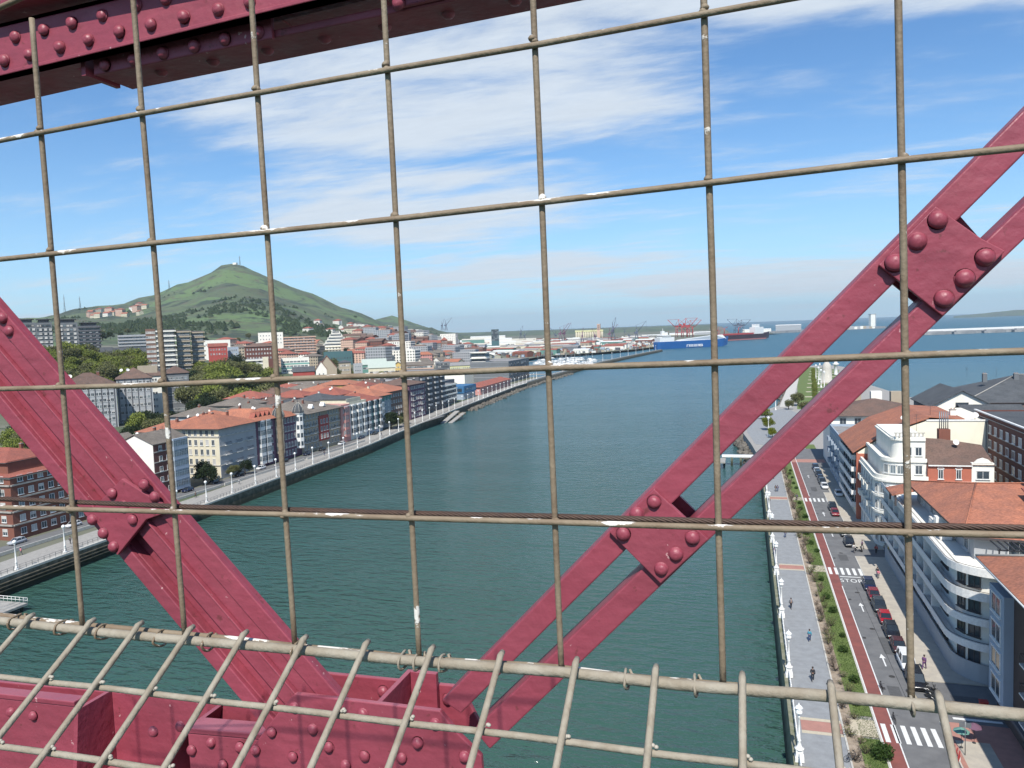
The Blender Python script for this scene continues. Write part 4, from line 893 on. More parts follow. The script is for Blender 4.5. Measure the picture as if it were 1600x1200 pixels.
windows(b, 'S', w, d, 5, 3, 1.5, 3.1); windows(b, 'E', w, d, 4, 3, 1.5, 3.1, skip=((1, None), (2, None))); on_side(b, 'glazed_bay', bay_mesh(5, 1, 2, 3.2, W_green), 'E', 8, 3.2, w, d)
r_ = slope_roof(b, w, d, 10.5, 3.2, .7, T_red); chimney(b, 2, 1, 13.4, 1.2, .8); chimney(b, -3, 2, 13, 1.2, .8); dish(b, 1, -5, 12)
b, w, d = lrow('narrow quay block with pale blue bay whose side wall is a blank white gable', 184.5, 199, -168, 13, 16.4, W_darkbrick)
windows(b, 'E', w, d, 4, 5, 1.4, 3.15, skip=((2, None), (3, None)), ww=1.3); on_side(b, 'glazed_bay', bay_mesh(6.2, .9, 5, 3.1, W_blue, M_glass2), 'E', 10.5, 1, w, d); bands(b, 'E', w, d, [4.2, 7.4, 10.5, 13.6])
mb = MB(); mb.box(-w/2-.05, w/2-.05, -d/2-.15, -d/2-.002, -2, 16.3); mb.build('facade', W_white, b); slope_roof(b, w, d, 16.4, 2.8, .5, T_taupe, 'gable_y'); mb = MB(); mb.plate([(-w/2, -d/2-.14, 16.3), (w/2, -d/2-.14, 16.3), (0, -d/2-.14, 18.7)], (0, .12, 0)); mb.build('gable', W_white, b)
chimney(b, -1, 2, 18.8); aerial(b, 3, 1, 18); dish(b, -2, -4, 18.2, 1.1); dish(b, -3.4, -4, 17.6, 1.1)
b, w, d = lrow('recessed pale grey link house with two window columns left of the white gable', 189, 199, -181.3, 5, 16.0, W_grey); windows(b, 'S', w, d, 2, 5, 1, 3, 1.4, 1.4, m0=.3, m1=.3); flat_roof(b, w, d, 16, W_grey, .2, T_taupe)
b, w, d = lrow('smaller blank white gabled house next to the left red brace', 185.5, 199, -186.5, 9, 15.2, W_white); slope_roof(b, w, d, 15.2, 2.6, .4, T_taupe, 'gable_y'); windows(b, 'E', w, d, 2, 5, 1, 3)
# the cream and grey block with the broad orange roof
b, w, d = lrow('tall cream and grey quay block under the broad orange hipped roof', 214, 234, -168, 21, 17.5, W_cream, cornice=M_fdark)
mb = MB(); mb.box(w/2+.002, w/2+.12, -d/2, d/2, 0, 17.4); mb.build('facade', W_grey, b)
windows(b, 'S', w, d, 6, 5, 1.6, 3.2, 1.2, 2.0, m0=6); bands(b, 'S', w, d, [4.4, 14.0], M_stone, .4, .25); bands(b, 'E', w, d, [4.4, 7.6, 10.8, 14.0], M_stone, .2, .3)
windows(b, 'E', w, d, 7, 5, 1.6, 3.2, 1.2, 2.0, glass=(0, 0, 1)); balconies(b, 'S', w, d, [3.2], [4.6, 7.8, 11, 14.2], 4.5, 1.2); balconies(b, 'E', w, d, [4, 10, 16], [4.6, 7.8, 11], 3, .8)
slope_roof(b, w, d, 17.5, 3.6, 1.5, T_orange)
for q in range(4): chimney(b, -4+q*2.6, rnd.uniform(-1, 4), 20.2, 1, .7)
dish(b, -6, -4, 19.6, 1.2); dish(b, -3, -3, 20, 1.2)
b, w, d = lrow('slim block with two white glazed bays shining on its river side', 234.3, 246, -168, 20, 17.3, W_purple)
for u in (2.6, 6.2): on_side(b, 'glazed_bay', bay_mesh(2.6, 1.1, 5, 3.1, M_frame, M_glass2), 'E', u, 1.2, w, d)
windows(b, 'E', w, d, 4, 5, 1.6, 3.1, 1.1, 1.9, skip=((0, None), (1, None), (2, None)))
r_ = slope_roof(b, w, d, 17.3, 3.6, 1.0, T_orange)
for q in range(4):
    mb = MB(); mb.plate([(-.9, -.02, -.6), (.9, -.02, -.6), (0, -.02, .9)], (0, 2, 0), 0); mb.plate([(-1.1, -.2, -.8), (0, -.2, 1.1), (0, 2, 1.1), (-1.1, 2, -.8)], (.08, 0, .08), 1); mb.plate([(1.1, -.2, -.8), (0, -.2, 1.1), (0, 2, 1.1), (1.1, 2, -.8)], (-.08, 0, .08), 1)
    on_side(b, 'dormer', mb.mesh('dormer', [W_darkbrick, T_red]), 'E', 1.8+q*2.7, 18.6, w, d, -1.2)
chimney(b, -2, 2, 20.4); dish(b, 3, 3, 20, 1.3)
b, w, d = lrow('dark purple quay house with two domed corner turrets', 246.3, 263, -168, 20, 16.5, W_purple)
windows(b, 'E', w, d, 7, 5, 1.4, 3.1, 1.1, 1.9, skip=((0, None), (6, None))); bands(b, 'E', w, d, [4.2, 10.4]); windows(b, 'S', w, d, 3, 2, 8, 3.1)
for u, c_ in ((1.6, W_brown), (15.0, W_blue)):
    mb = MB(); mb.lathe([(1.9, 0), (1.9, 13.2), (2.2, 13.4), (2.2, 13.7)], 8, (0, 0, 0), 0, False)
    for f in range(4):
        for a in range(8):
            an = (a+.5)*math.pi/4; e = Vector((math.cos(an), math.sin(an), 0)); t_ = Vector((-e.y, e.x, 0)); c0 = e*1.78
            mb.quad(tuple(c0-t_*.5+Vector((0, 0, f*3.2+.9))), tuple(c0+t_*.5+Vector((0, 0, f*3.2+.9))), tuple(c0+t_*.5+Vector((0, 0, f*3.2+2.6))), tuple(c0-t_*.5+Vector((0, 0, f*3.2+2.6))), 1)
    o = on_side(b, 'turret', mb.mesh('turret', [M_white if u > 5 else W_beige, M_glass]), 'E', u, 3.2, w, d, .3)
    mb = MB(); mb.lathe([(2.3, 0), (2.25, .9), (1.8, 2.2), (.9, 3.4), (.25, 3.9), (.12, 4.6), (.02, 5.4)], 8, (0, 0, 13.7), 0, False)
    for a in range(8): an = a*math.pi/4; mb.tube([(2.32*math.cos(an), 2.32*math.sin(an), 13.75), (2.27*math.cos(an), 2.27*math.sin(an), 14.6), (1.83*math.cos(an), 1.83*math.sin(an), 15.95), (.92*math.cos(an), .92*math.sin(an), 17.15), (.2*math.cos(an), .2*math.sin(an), 17.8)], .08, 4, 1)
    mb.build('dome', [T_slate, M_stone], o)
slope_roof(b, w, d, 16.5, 3.2, .8, T_orange); chimney(b, 2, 3, 19); dish(b, -3, -2, 19)
b, w, d = lrow('long beige and red quay block under the broad taupe roof with two white dormers', 263.3, 293.5, -168, 24, 16.2, W_beige, cornice=M_stone)
for u, wd in ((16.5, 7.5),): mb = MB(); mb.box(-wd/2, wd/2, -.5, -.002, 3.5, 13.8); on_side(b, 'facade', mb.mesh('facade', W_red), 'E', u, 0, w, d)
windows(b, 'E', w, d, 12, 5, 1.4, 3.05, 1.15, 1.8, skip=((6, None), (7, None)), glass=(0, 0, 0, 1)); windows(b, 'S', w, d, 5, 5, 1.4, 3.05); bands(b, 'E', w, d, [4, 7.1, 10.1, 13.2], M_stone, .16, .35)
for f in range(3):
    for q in (-2.2, 0, 2.2): on_side(b, 'window', win_mesh(1.2, 1.9, M_frame, 0), 'E', 16.5+q, 4.4+f*3.05, w, d, .5)
balconies(b, 'E', w, d, [3.6, 8.6, 23.6, 27.6], [4.2, 7.3, 10.3], 3.2, .9)
slope_roof(b, w, d, 16.2, 4.0, 1.5, T_taupe)
for u in (12, 21): mb = MB(); mb.plate([(-1, 0, -.4), (1, 0, -.4), (0, 0, 1.2)], (0, 2, 0)); on_side(b, 'dormer', mb.mesh('dormer', M_white), 'E', u, 17.6, w, d, -1.6)
for q in range(4): chimney(b, -5+q*3, rnd.uniform(-5, 6), 19.2, 1.1, .7)
b, w, d = lrow('narrow salmon pink house with white cornice squeezed in the quay row', 293.8, 301.5, -167.4, 18, 15.8, W_pink, cornice=M_white)
on_side(b, 'glazed_bay', bay_mesh(3.0, .7, 4, 3.2, W_pink, M_glass2), 'E', 3.8, 2.4, w, d); windows(b, 'E', w, d, 3, 4, 3, 3.2, .8, 1.8, skip=((1, None),)); windows(b, 'S', w, d, 3, 1, 11.5, 3.1); flat_roof(b, w, d, 15.8, W_pink)
b, w, d = lrow('ornate white house with full height glazed bays right of the pink one', 301.8, 317.5, -167.8, 18, 15.8, W_white, cornice=M_white)
for u in (2.4, 7.8, 13.0): on_side(b, 'glazed_bay', bay_mesh(2.5, 1.0, 4, 3.3, M_white, M_glass), 'E', u, 2.2, w, d)
windows(b, 'E', w, d, 3, 4, 2.7, 3.3, .9, 1.9, m0=4, m1=0); flat_roof(b, w, d, 15.8, W_cream, 1.0, T_slate); mb = MB(); mb.box(-6, 7, -6.5, 6.5, 15.9, 18.2); mb.build('attic', W_cream, b); slope_roof(b, 13, 13, 18.2, 1.2, .4, T_slate)
b, w, d = lrow('blue-white bay fronted house with green ironwork below red tiles', 317.8, 334, -168.2, 19, 16.0, W_blue, cornice=M_white)
for u in (2.2, 8, 13.6): on_side(b, 'glazed_bay', bay_mesh(2.2, 1.1, 4, 3.4, M_white, M_glass), 'E', u, 2.0, w, d)
for u in (5, 10.8): on_side(b, 'glazed_bay', bay_mesh(1.8, .6, 4, 3.4, W_green, M_glass), 'E', u, 2.0, w, d)
slope_roof(b, w, d, 16, 3.0, .8, T_red); chimney(b, 0, 0, 18.4)
b, w, d = lrow('grey house with dark green top storey and pink awnings behind the quay tree', 336, 352, -172, 19, 16.5, W_grey)
mb = MB(); mb.box(-w/2-.02, w/2+.05, -d/2-.05, d/2, 13.4, 16.4); mb.build('facade', W_green, b)
windows(b, 'S', w, d, 4, 4, 1.4, 3.1); windows(b, 'E', w, d, 4, 5, 1.4, 3.05, skip=((1, None),)); on_side(b, 'glazed_bay', bay_mesh(2.6, .8, 3, 3.2, M_white, M_glass2), 'E', 6, 3.2, w, d); slope_roof(b, w, d, 16.5, 3.2, 1.0, T_orange); chimney(b, 1, 1, 19, 1.6, .9, W_cream)
for u in (4, 11): mb = MB(); mb.plate([(-2.6, -1.7, -.7), (2.6, -1.7, -.7), (2.6, 0, 0), (-2.6, 0, 0)], (0, 0, .06)); on_side(b, 'awning', mb.mesh('awning', W_red), 'S', u, 16.2, w, d)
b, w, d = lrow('dark brown narrow block with orange roof under the fourth mesh wire', 352.4, 374, -173, 20, 17.5, W_brown); windows(b, 'E', w, d, 7, 5, 1.4, 3.2, glass=(0, 0, 1)); windows(b, 'S', w, d, 2, 5, 1.4, 3.2); slope_roof(b, w, d, 17.5, 3.4, .9, T_orange); chimney(b, 0, 2, 20)
b, w, d = lrow('purple-brown tenement with a dense grid of small windows on the quay', 376, 397, -172.5, 22, 19, W_purple, cornice=M_fdark); windows(b, 'E', w, d, 8, 6, 1.2, 3.0, 1.15, 1.6, glass=(0, 0, 1, 2)); windows(b, 'S', w, d, 6, 6, 1.2, 3.0, 1.15, 1.6); balconies(b, 'E', w, d, [5, 16], [4, 7, 10, 13], 2.5, .7); slope_roof(b, w, d, 19, 2.6, .8, T_brown); chimney(b, 1, 0, 20.8)
b, w, d = lrow('tall charcoal apartment block with staggered grey balconies by the slipway', 398, 437, -176.5, 24, 23.5, W_dark); windows(b, 'E', w, d, 12, 7, 1.2, 3.1, 1.4, 1.6, frame=M_fdark, glass=(0, 0, 1)); windows(b, 'S', w, d, 6, 7, 1.2, 3.1, 1.4, 1.6, frame=M_fdark)
balconies(b, 'E', w, d, [4, 14, 24, 34], [4.2, 7.3, 10.4, 13.5, 16.6, 19.7], 4.6, 1.1, 'solid', W_grey); balconies(b, 'S', w, d, [6, 18], [4.2, 7.3, 10.4, 13.5, 16.6, 19.7], 4.6, 1.1, 'solid', W_grey); flat_roof(b, w, d, 23.5, W_dark)
b, w, d = lrow('low banded apartment wing beyond the charcoal block', 438, 470, -182, 20, 12.5, W_slate); windows(b, 'E', w, d, 9, 4, 1, 3.0, 2.0, 1.5, frame=M_fdark); bands(b, 'E', w, d, [3.2, 6.2, 9.2, 12], W_white, .9, .8); bands(b, 'S', w, d, [3.2, 6.2, 9.2, 12], W_white, .9, .8); flat_roof(b, w, d, 12.5, W_slate)
WALLS['kiosk_blue'] = mat('wall_kiosk_blue', (0.04, 0.15, 0.30), 0.6)
b = building('bright blue and white cube pavilion on the left promenade', -190, 500, 12, 24, 4.4, W_blue, sink=1); mb = MB(); mb.box(-6.6, 6.6, -12.6, 12.6, 4.41, 9.2); mb.build('upper_storey', WALLS['kiosk_blue'], b); windows(b, 'E', 13.2, 25.2, 6, 1, 5.4, 3, 3.4, 2.4, style='three', frame=WALLS['kiosk_blue']); windows(b, 'S', 13.2, 25.2, 3, 1, 5.4, 3, 3.4, 2.4, style='three', frame=WALLS['kiosk_blue']); windows(b, 'E', 12, 24, 6, 1, .6, 3, 2.6, 2.6)
b = building('dark glass block behind the blue pavilion', -212, 505, 22, 22, 12, W_slate); windows(b, 'S', 22, 22, 7, 3, 1.6, 3.2, 2.0, 1.8, frame=M_fdark); windows(b, 'E', 22, 22, 7, 3, 1.6, 3.2, 2.0, 1.8, frame=M_fdark); flat_roof(b, 22, 22, 12, W_slate)
b = building('long low pink arcaded pavilion along the left promenade', -192.5, 566, 13, 86, 6.0, W_pink, rz=R_(2.5), sink=1); windows(b, 'E', 13, 86, 22, 1, .5, 3, 2.4, 3.4, frame=W_pink, glass=(0,)); slope_roof(b, 13, 86, 6.0, 2.2, 1.0, T_red)
b = building('dark seafront hall topped with the white control cabin', -217, 676, 36, 66, 18.5, W_slate, sink=1); windows(b, 'E', 36, 66, 14, 4, 2, 4.2, 3.6, 2.6, style='three', frame=M_fdark); bands(b, 'S', 36, 66, [5, 9.5, 14, 18], W_grey, .3); flat_roof(b, 36, 66, 18.5, W_slate)
mb = MB(); mb.box(-17, -4, -31, -20, 18.7, 27); mb.box(-17.9, -2, -32.9, -18, 22, 22.5); mb.box(-17.9, -2, -32.9, -18, 27, 27.6); mb.build('control_cabin', W_white, b)
mb = MB(); mb.box(-17.2, -3.8, -31.2, -19.8, 23.6, 26.0); mb.box(-17.2, -3.8, -31.2, -19.8, 19.6, 21.2); mb.build('window_strip', M_glass, b)
b = building('plain white hall with grey flat roof next to the dark seafront hall', -262, 640, 60, 40, 9, W_white, sink=1); flat_roof(b, 60, 40, 9, W_white, .4)
# ------------------------------------------------------------------ houses set out by bearing: (left px, right px, base py, top py, range)
def px_land(p): return p.x < -300
def by_bearing(label, pl, pr, pb, pt, r, wallm, roof=None, rh=3, depth=14, cols=0, floors=0, side=0, group=None, rz=None, win=(1.2, 1.5), frame=M_frame, glass=(0, 0, 1, 2), bandm=None, margin=1.2, cat='building', sidecols=0, over=.6, eave_top=True):
    A, B_ = at_range(pl, pb, r), at_range(pr, pb, r); top = at_range((pl+pr)/2, pt, r); c = (A+B_)/2
    fwd = Vector((c.x, c.y, 0)).normalized(); wd = (B_-A).length; h = top.z-c.z
    a = rz if rz is not None else math.atan2((B_-A).y, (B_-A).x)
    c2 = c+fwd*depth/2
    b = building(label, c2.x, c2.y, wd, depth, h, wallm, a, c.z, group, sink=26 if r < 1000 and px_land(c2) else 14, cat=cat)
    if roof is None: flat_roof(b, wd, depth, h, wallm, .5)
    else: slope_roof(b, wd, depth, h, rh, over, roof[0], roof[1])
    if cols: windows(b, 'S', wd, depth, cols, floors, 1.1, (h-.6)/floors, *win, frame=frame, m0=margin, m1=margin, glass=glass)
    if sidecols: windows(b, 'E', wd, depth, sidecols, floors, 1.1, (h-.6)/floors, *win, frame=frame, glass=glass)
    if bandm:
        for s in ('S', 'E'): bands(b, s, wd, depth, [(h-.6)/floors*(f+1)-.5 for f in range(floors)], bandm, 1.0, 1.1)
    return b, wd, depth, h
bb = by_bearing
b, w, d, h = bb('grey panel tenement under the wide brown roof, left half', 98, 186, 672, 601, 455, W_grey, (T_brown, 'hip'), 6, 22, 13, 7, win=(1.5, 1.7), glass=(0, 0, 1, 4)); dish(b, -8, -4, h+3, 2.4); chimney(b, 5, 0, h+4.5, 1.6, 1.4)
mb = MB()
for i in range(9): x = -w/2+1+i*(w-2)/8; mb.box(x-.2, x+.2, -d/2-.3, -d/2-.002, -10, h-.4)
mb.build('pilaster', W_dark, b)
b, w, d, h = bb('grey panel tenement under the wide brown roof, right half', 187, 243, 672, 590, 470, W_grey, (T_brown, 'hip'), 5.5, 22, 8, 7, win=(1.5, 1.7), glass=(0, 0, 1, 4)); dish(b, -6, -5, h+3, 2); dish(b, -3, -5, h+3, 2); mb = MB(); mb.box(2, 12, -3, 3, h+2, h+6); mb.build('lift_house', W_beige, b)
mb = MB()
for i in range(6): x = -w/2+1+i*(w-2)/5; mb.box(x-.2, x+.2, -d/2-.3, -d/2-.002, -10, h-.4)
mb.build('pilaster', W_dark, b)
b, w, d, h = bb('tenement with a blank white gable and brown roof beside the crossing wire', 223, 262, 650, 586, 500, W_white, (T_brown, 'hip'), 4, 20, 3, 6, margin=9)
b, w, d, h = bb('grey balconied tenement wing left of the big round tree', 259, 300, 668, 582, 505, W_slate, (T_brown, 'hip'), 4, 20, 8, 7, win=(2.0, 1.6), glass=(0, 1, 1))
for i, (a, c_) in enumerate(((30, 58), (58, 84), (88, 124), (124, 158))):
    b, w, d, h = bb('black and white hilltop apartments, %s of the four joined blocks' % ('leftmost', 'second', 'third', 'rightmost')[i], a, c_, 545, 505 if i < 3 else 510, 700, W_slate, None, 3, 20, 6, 6, win=(2.0, 1.7), frame=M_fdark, glass=(0, 0, 1, 2), bandm=W_dark if i == 3 else None, sidecols=3)
    for q in range(3):
        for f in range(5): on_side(b, 'window', win_mesh(1.8, 1.6, M_white, 2), 'S', w*(.2+.3*q)+1, 1.4+f*(h-.6)/6, w, d, .4)
    mb = MB(); mb.box(-w/2+2, w/2-2, -6, 6, h+.1, h+3); mb.box(-w/2+.5, w/2-.5, -8, 8, h+3, h+3.4); mb.build('penthouse', W_dark, b)
for i in range(4):
    a = 118+i*29; bb('row of slate-roofed hillside houses, %s one' % ('leftmost', 'second', 'third', 'rightmost')[i], a, a+29, 562, 553, 660, W_slate, (T_slate, 'gable_x'), 5, 14, 6, 1, win=(1.4, 1.6))
b, w, d, h = bb('long pale terraced block with stepped roof lines below the hill', 185, 233, 545, 524, 760, W_grey, None, 3, 24, 12, 4, bandm=W_grey, win=(2, 1.6))
b, w, d, h = bb('brown brick apartment tower with yellowish balconies', 231, 246, 575, 515, 600, W_brown, None, 3, 18, 3, 8, win=(2.6, 1.5), glass=(2, 1, 2), margin=.6)
for i, (a, c_) in enumerate(((247, 276), (279, 300), (302, 321))):
    b, w, d, h = bb('%s of three white-banded balcony towers below the hill' % ('left', 'middle', 'right')[i], a, c_, 578, 516+i, 600+i*8, W_dark, None, 3, 16, 4, 8, win=(2.2, 1.6), glass=(0, 0, 1), bandm=W_white if i < 1 else W_beige, margin=.6)
bb('red brick house above the round tree', 326, 356, 556, 541, 800, W_red, (T_red, 'gable_x'), 3, 16, 6, 2)
bb('low white roofs on the slope above the red brick house', 318, 360, 541, 532, 900, W_white, None, 3, 16, 8, 1)
bb('grey glass house right of the red brick house', 357, 374, 568, 543, 820, W_blue, None, 3, 14, 4, 4)
bb('dark red brick block with white window strips', 383, 432, 562, 541, 760, W_darkbrick, (T_brown, 'hip'), 3, 16, 10, 3, glass=(2, 2, 1))
b, w, d, h = bb('white slab block with banded balconies right of the trees', 377, 412, 592, 562, 700, W_grey, None, 3, 14, 7, 5, bandm=W_white, win=(2.2, 1.6))
bb('blank cream end wall of the banded slab block', 412, 421, 592, 559, 699, W_cream, None, 3, 15)
bb('white modern block on the slope behind the third wire', 404, 443, 538, 520, 1050, W_white, None, 3, 18, 8, 3, glass=(0,))
b, w, d, h = bb('large reddish brown block with long balconies', 444, 494, 556, 526, 1000, W_brown, None, 3, 30, 10, 7, win=(2.5, 1.6), bandm=W_salmon)
for k in range(6):
    a, c_, t_ = 503+k*3.3, 549-k*3.3, 541-k*4.8
    if k == 0: b, w, d, h = bb('big white stepped pyramid of apartments at the foot of the hill', a, c_, 550, 541, 1150, W_white, None, 3, 40, 9, 2, win=(2.4, 1.7), glass=(0, 1), bandm=W_cream)
    else:
        w2 = w*(c_-a)/(549-503); h2 = h+k*4.55; mb = MB(); mb.box(-w2/2, w2/2, -20+k*1.5, 20, h2-4.6, h2-.4); mb.box(-w2/2-.9, w2/2+.9, -21+k*1.5, -20+k*1.5-.002, h2-4.3, h2-3.0); mb.build('storey', W_white, b)
        mb = MB(); mb.box(-w2/2+1, w2/2-1, -20.1+k*1.5, -20+k*1.5-.001, h2-3.0, h2-1.0); mb.build('window_strip', M_glass, b)
bb('teal glass roofed hall below the white stepped apartments', 506, 551, 562, 550, 930, W_teal, None, 3, 20, 10, 1, frame=M_fdark)
b, w, d, h = bb('pale green and white school building with turquoise strips', 440, 484, 582, 560, 780, W_white, None, 3, 16, 7, 3, win=(3, 1.6), glass=(1,)); bands(b, 'S', w, d, [4, 8], mat('turquoise_panel', (0.15, 0.38, 0.33), 0.6), 1.2, .2)
bb('low dark roofed shed with a red front', 458, 492, 592, 580, 720, W_red, (T_slate, 'gable_x'), 4, 14, 6, 1)
bb('steep brick-tiled villa with white gable front', 497, 527, 590, 575, 700, W_beige, (T_red, 'gable_y'), 11, 18, 4, 1)
bb('white gabled wing left of the steep tiled villa', 494, 511, 588, 577, 680, W_white, (T_red, 'gable_y'), 7, 10, 2, 1)
bb('grey stone house right of the steep tiled villa', 530, 549, 588, 566, 740, W_beige, (T_slate, 'hip'), 2, 14, 5, 3); bb('square grey pavilion left of the green sheds', 553, 567, 588, 569, 740, W_grey, None, 2, 12, 4, 3)
GR = mat('pale_sheet_roof', (0.50, 0.55, 0.47), 0.6, (0.36, 0.42, 0.36), 1, .7)
for i, (a, c_, pb, pt) in enumerate(((566, 604, 578, 569), (576, 618, 585, 574))): bb('%s of two long pale green vaulted sheds' % ('rear', 'front')[i], a, c_, pb, pt, 800-60*i, W_green if i == 0 else W_cream, (GR, 'gable_x'), 5, 40, 8, 1, win=(3, 2))
bb('yellow gabled factory end beside the vaulted sheds', 616, 630, 588, 570, 790, W_yellow, (T_taupe, 'gable_y'), 3, 16, 3, 3); bb('long pink factory front with grid of panes', 630, 678, 588, 570, 800, W_salmon, (T_taupe, 'gable_x'), 3, 20, 16, 3, win=(2.2, 2.0)); bb('charcoal office block between the pink and yellow factories', 681, 704, 592, 567, 760, W_slate, None, 3, 20, 8, 6, frame=M_fdark)
bb('long pale yellow warehouse with small square windows', 703, 773, 583, 570, 830, W_pyel, (T_grey, 'gable_x'), 3, 24, 22, 2); bb('grey sloping hall roof right of the pale yellow warehouse', 772, 793, 590, 570, 780, W_blue, (M_zinc, 'gable_x'), 3, 20)
bb('brick works with a grid of red panes left of the pink factory', 588, 616, 592, 580, 770, W_salmon, (T_taupe, 'gable_x'), 3, 14, 10, 2)
bb('long cream villa row above the marina basin', 700, 742, 557, 549, 1250, W_cream, (T_grey, 'gable_x'), 3, 20, 14, 2); bb('pale yellow block under the fourth wire', 638, 650, 553, 537, 1150, W_cream, None, 3, 14, 2, 4); bb('black glass block in front of the brick terraces', 643, 652, 555, 540, 1100, W_dark, None, 3, 12, 3, 4)
bb('grey cream end block right of the black glass one', 652, 660, 554, 539, 1120, W_cream, None, 3, 12, 2, 4); bb('long red and grey terrace of flats rising to the right', 660, 690, 554, 536, 1150, W_slate, (T_red, 'gable_x'), 4, 20, 14, 5); bb('tallest dark end of the red and grey terrace', 690, 700, 553, 531, 1150, W_brown, (T_red, 'hip'), 4, 20, 4, 5)
bb('big white hospital-like block at the right end of the town', 688, 712, 533, 522, 1500, W_white, None, 3, 30, 8, 4); bb('tall grey-blue tower over the port road', 712, 716, 536, 521, 1500, W_slate, None, 3, 20, 2, 5)
# roofs of the second row behind the quay, one house each
sec = [(-196, 226, 18, 16, 15, W_cream, T_orange), (-196, 247, 16, 18, 16, W_beige, T_orange), (-212, 262, 20, 16, 15, W_grey, T_taupe), (-206, 284, 20, 20, 15, W_brown, T_taupe), (-200, 306, 18, 16, 15, W_white, T_slate), (-198, 327, 18, 18, 16, W_cream, T_slate), (-203, 346, 20, 16, 17, W_red, T_red), (-202, 366, 18, 16, 17, W_salmon, T_orange),
       (-224, 300, 18, 18, 14, W_beige, T_taupe), (-222, 326, 20, 16, 13, W_white, T_brown), (-226, 350, 22, 18, 14, W_pink, T_red), (-226, 376, 22, 20, 15, W_cream, T_orange), (-207, 390, 18, 18, 17, W_white, T_red), (-216, 415, 24, 22, 15, W_beige, T_brown), (-246, 340, 20, 16, 12, W_white, T_red), (-250, 370, 22, 18, 13, W_salmon, T_brown),
       (-250, 402, 20, 18, 13, W_cream, T_taupe), (-244, 430, 22, 20, 14, W_yellow, T_orange), (-214, 448, 20, 22, 14, W_white, T_taupe), (-240, 462, 24, 20, 12, W_cream, T_brown), (-276, 420, 22, 20, 11, W_white, T_red), (-280, 452, 24, 20, 12, W_salmon, T_taupe), (-250, 495, 30, 22, 9, W_white, T_grey), (-285, 490, 26, 20, 9, W_pink, T_brown)]
cw = {W_cream: 'cream', W_beige: 'beige', W_grey: 'grey', W_brown: 'brown', W_white: 'white', W_red: 'red', W_salmon: 'salmon', W_pink: 'pink', W_yellow: 'yellow', W_blue: 'bluish', W_brick: 'brick'}
ct = {T_orange: 'orange', T_taupe: 'taupe', T_slate: 'slate', T_red: 'red', T_brown: 'brown', T_grey: 'flat grey'}
for i, (x, y, w, d, h, wm, tm) in enumerate(sec):
    b = building('%s house with %s roof in the second row, %s counting away from the viewer' % (cw[wm], ct[tm], ORD[i]), x, y, w, d, h, wm, rnd.uniform(-.06, .06), terrain(x, y), 'houses of the second row behind the left quay')
    slope_roof(b, w, d, h, 3.0, .7, tm); windows(b, 'S', w, d, 5, 4, 1.5, 3.1, glass=(0, 0, 1)); windows(b, 'E', w, d, 5, 4, 1.5, 3.1, glass=(0, 0, 1)); chimney(b, rnd.uniform(-3, 3), rnd.uniform(-2, 2), h+2.2, 1.3, .8, rnd.choice((W_brick, W_white)))
    if i % 3 == 0: dish(b, rnd.uniform(-4, 4), -4, h+1.6, 1.3)

# ------------------------------------------------------------------ the town on the slope: separate houses, shared shapes
def town_proto(w, d, h, wm, tm, kind, floors, cols, name='house'):
    r = empty(name, (0, 0, -500)); r['_wall'] = next(k for k, v in WALLS.items() if v == wm)
    mb = MB(); mb.box(-w/2, w/2, -d/2, d/2, -10, h); mb.build('wall', wm, r)
    if kind == 'flat': flat_roof(r, w, d, h, wm)
    else: slope_roof(r, w, d, h, 3, .5, tm, kind)
    mb = MB(); fh = h/floors
    for f in range(floors):
        for c in range(cols):
            x = -w/2+(c+.5)*w/cols; mb.box(x-.7, x+.7, -d/2-.06, -d/2-.002, f*fh+1, f*fh+2.5)
        for c in range(max(2, cols-1)):
            y = -d/2+(c+.5)*d/max(2, cols-1); mb.box(w/2+.002, w/2+.06, y-.6, y+.6, f*fh+1, f*fh+2.5)
    o = mb.build('windows', M_glass, r); o['kind'] = 'stuff'
    return r
protos = []
for wm, tm, kind, w, d, h, fl, co in [(W_white, T_red, 'hip', 16, 12, 9, 3, 5), (W_cream, T_orange, 'gable_x', 18, 12, 9, 3, 6), (W_salmon, T_red, 'hip', 20, 14, 15, 5, 6), (W_brick, T_brown, 'gable_x', 26, 14, 15, 5, 8), (W_white, T_grey, 'flat', 30, 14, 18, 6, 10), (W_beige, T_taupe, 'hip', 18, 14, 12, 4, 6),
                                      (W_white, T_taupe, 'gable_y', 12, 14, 7, 2, 4), (W_pink, T_orange, 'hip', 22, 13, 12, 4, 7), (W_grey, T_grey, 'flat', 24, 14, 21, 7, 8), (W_cream, T_brown, 'gable_x', 34, 13, 12, 4, 11)]:
    protos.append((town_proto(w, d, h, wm, tm, kind, fl, co), '%s %s house' % (cw.get(wm, 'pale'), {'hip': 'hip-roofed', 'flat': 'flat-roofed', 'gable_x': 'ridge-roofed', 'gable_y': 'gabled'}[kind]), w, h))
snap = kids(None)
rt_ = random.Random(5); placed = []; n_t = 0; used = set()
def drop_house(px, r, k=None, zone='on the crowded town slope', rz=None, g='houses of the town on the slope'):
    global n_t
    p = at_range(px, 540, r); x, y = p.x, p.y
    if x > coast_left(y)-12: return
    for q in placed:
        if abs(q[0]-x) < 17 and abs(q[1]-y) < 15: return
    placed.append((x, y)); k = rt_.randrange(len(protos)) if k is None else k
    pr, lab, w, h = protos[k]; z = terrain(x, y)
    lb = lab+' '+zone
    c = clone((pr, snap), (x, y, z), rt_.uniform(-.5, .3) if rz is None else rz, (rt_.uniform(.85, 1.2), 1, rt_.uniform(.85, 1.15)), lb, g)
    c['category'] = 'house'; n_t += 1
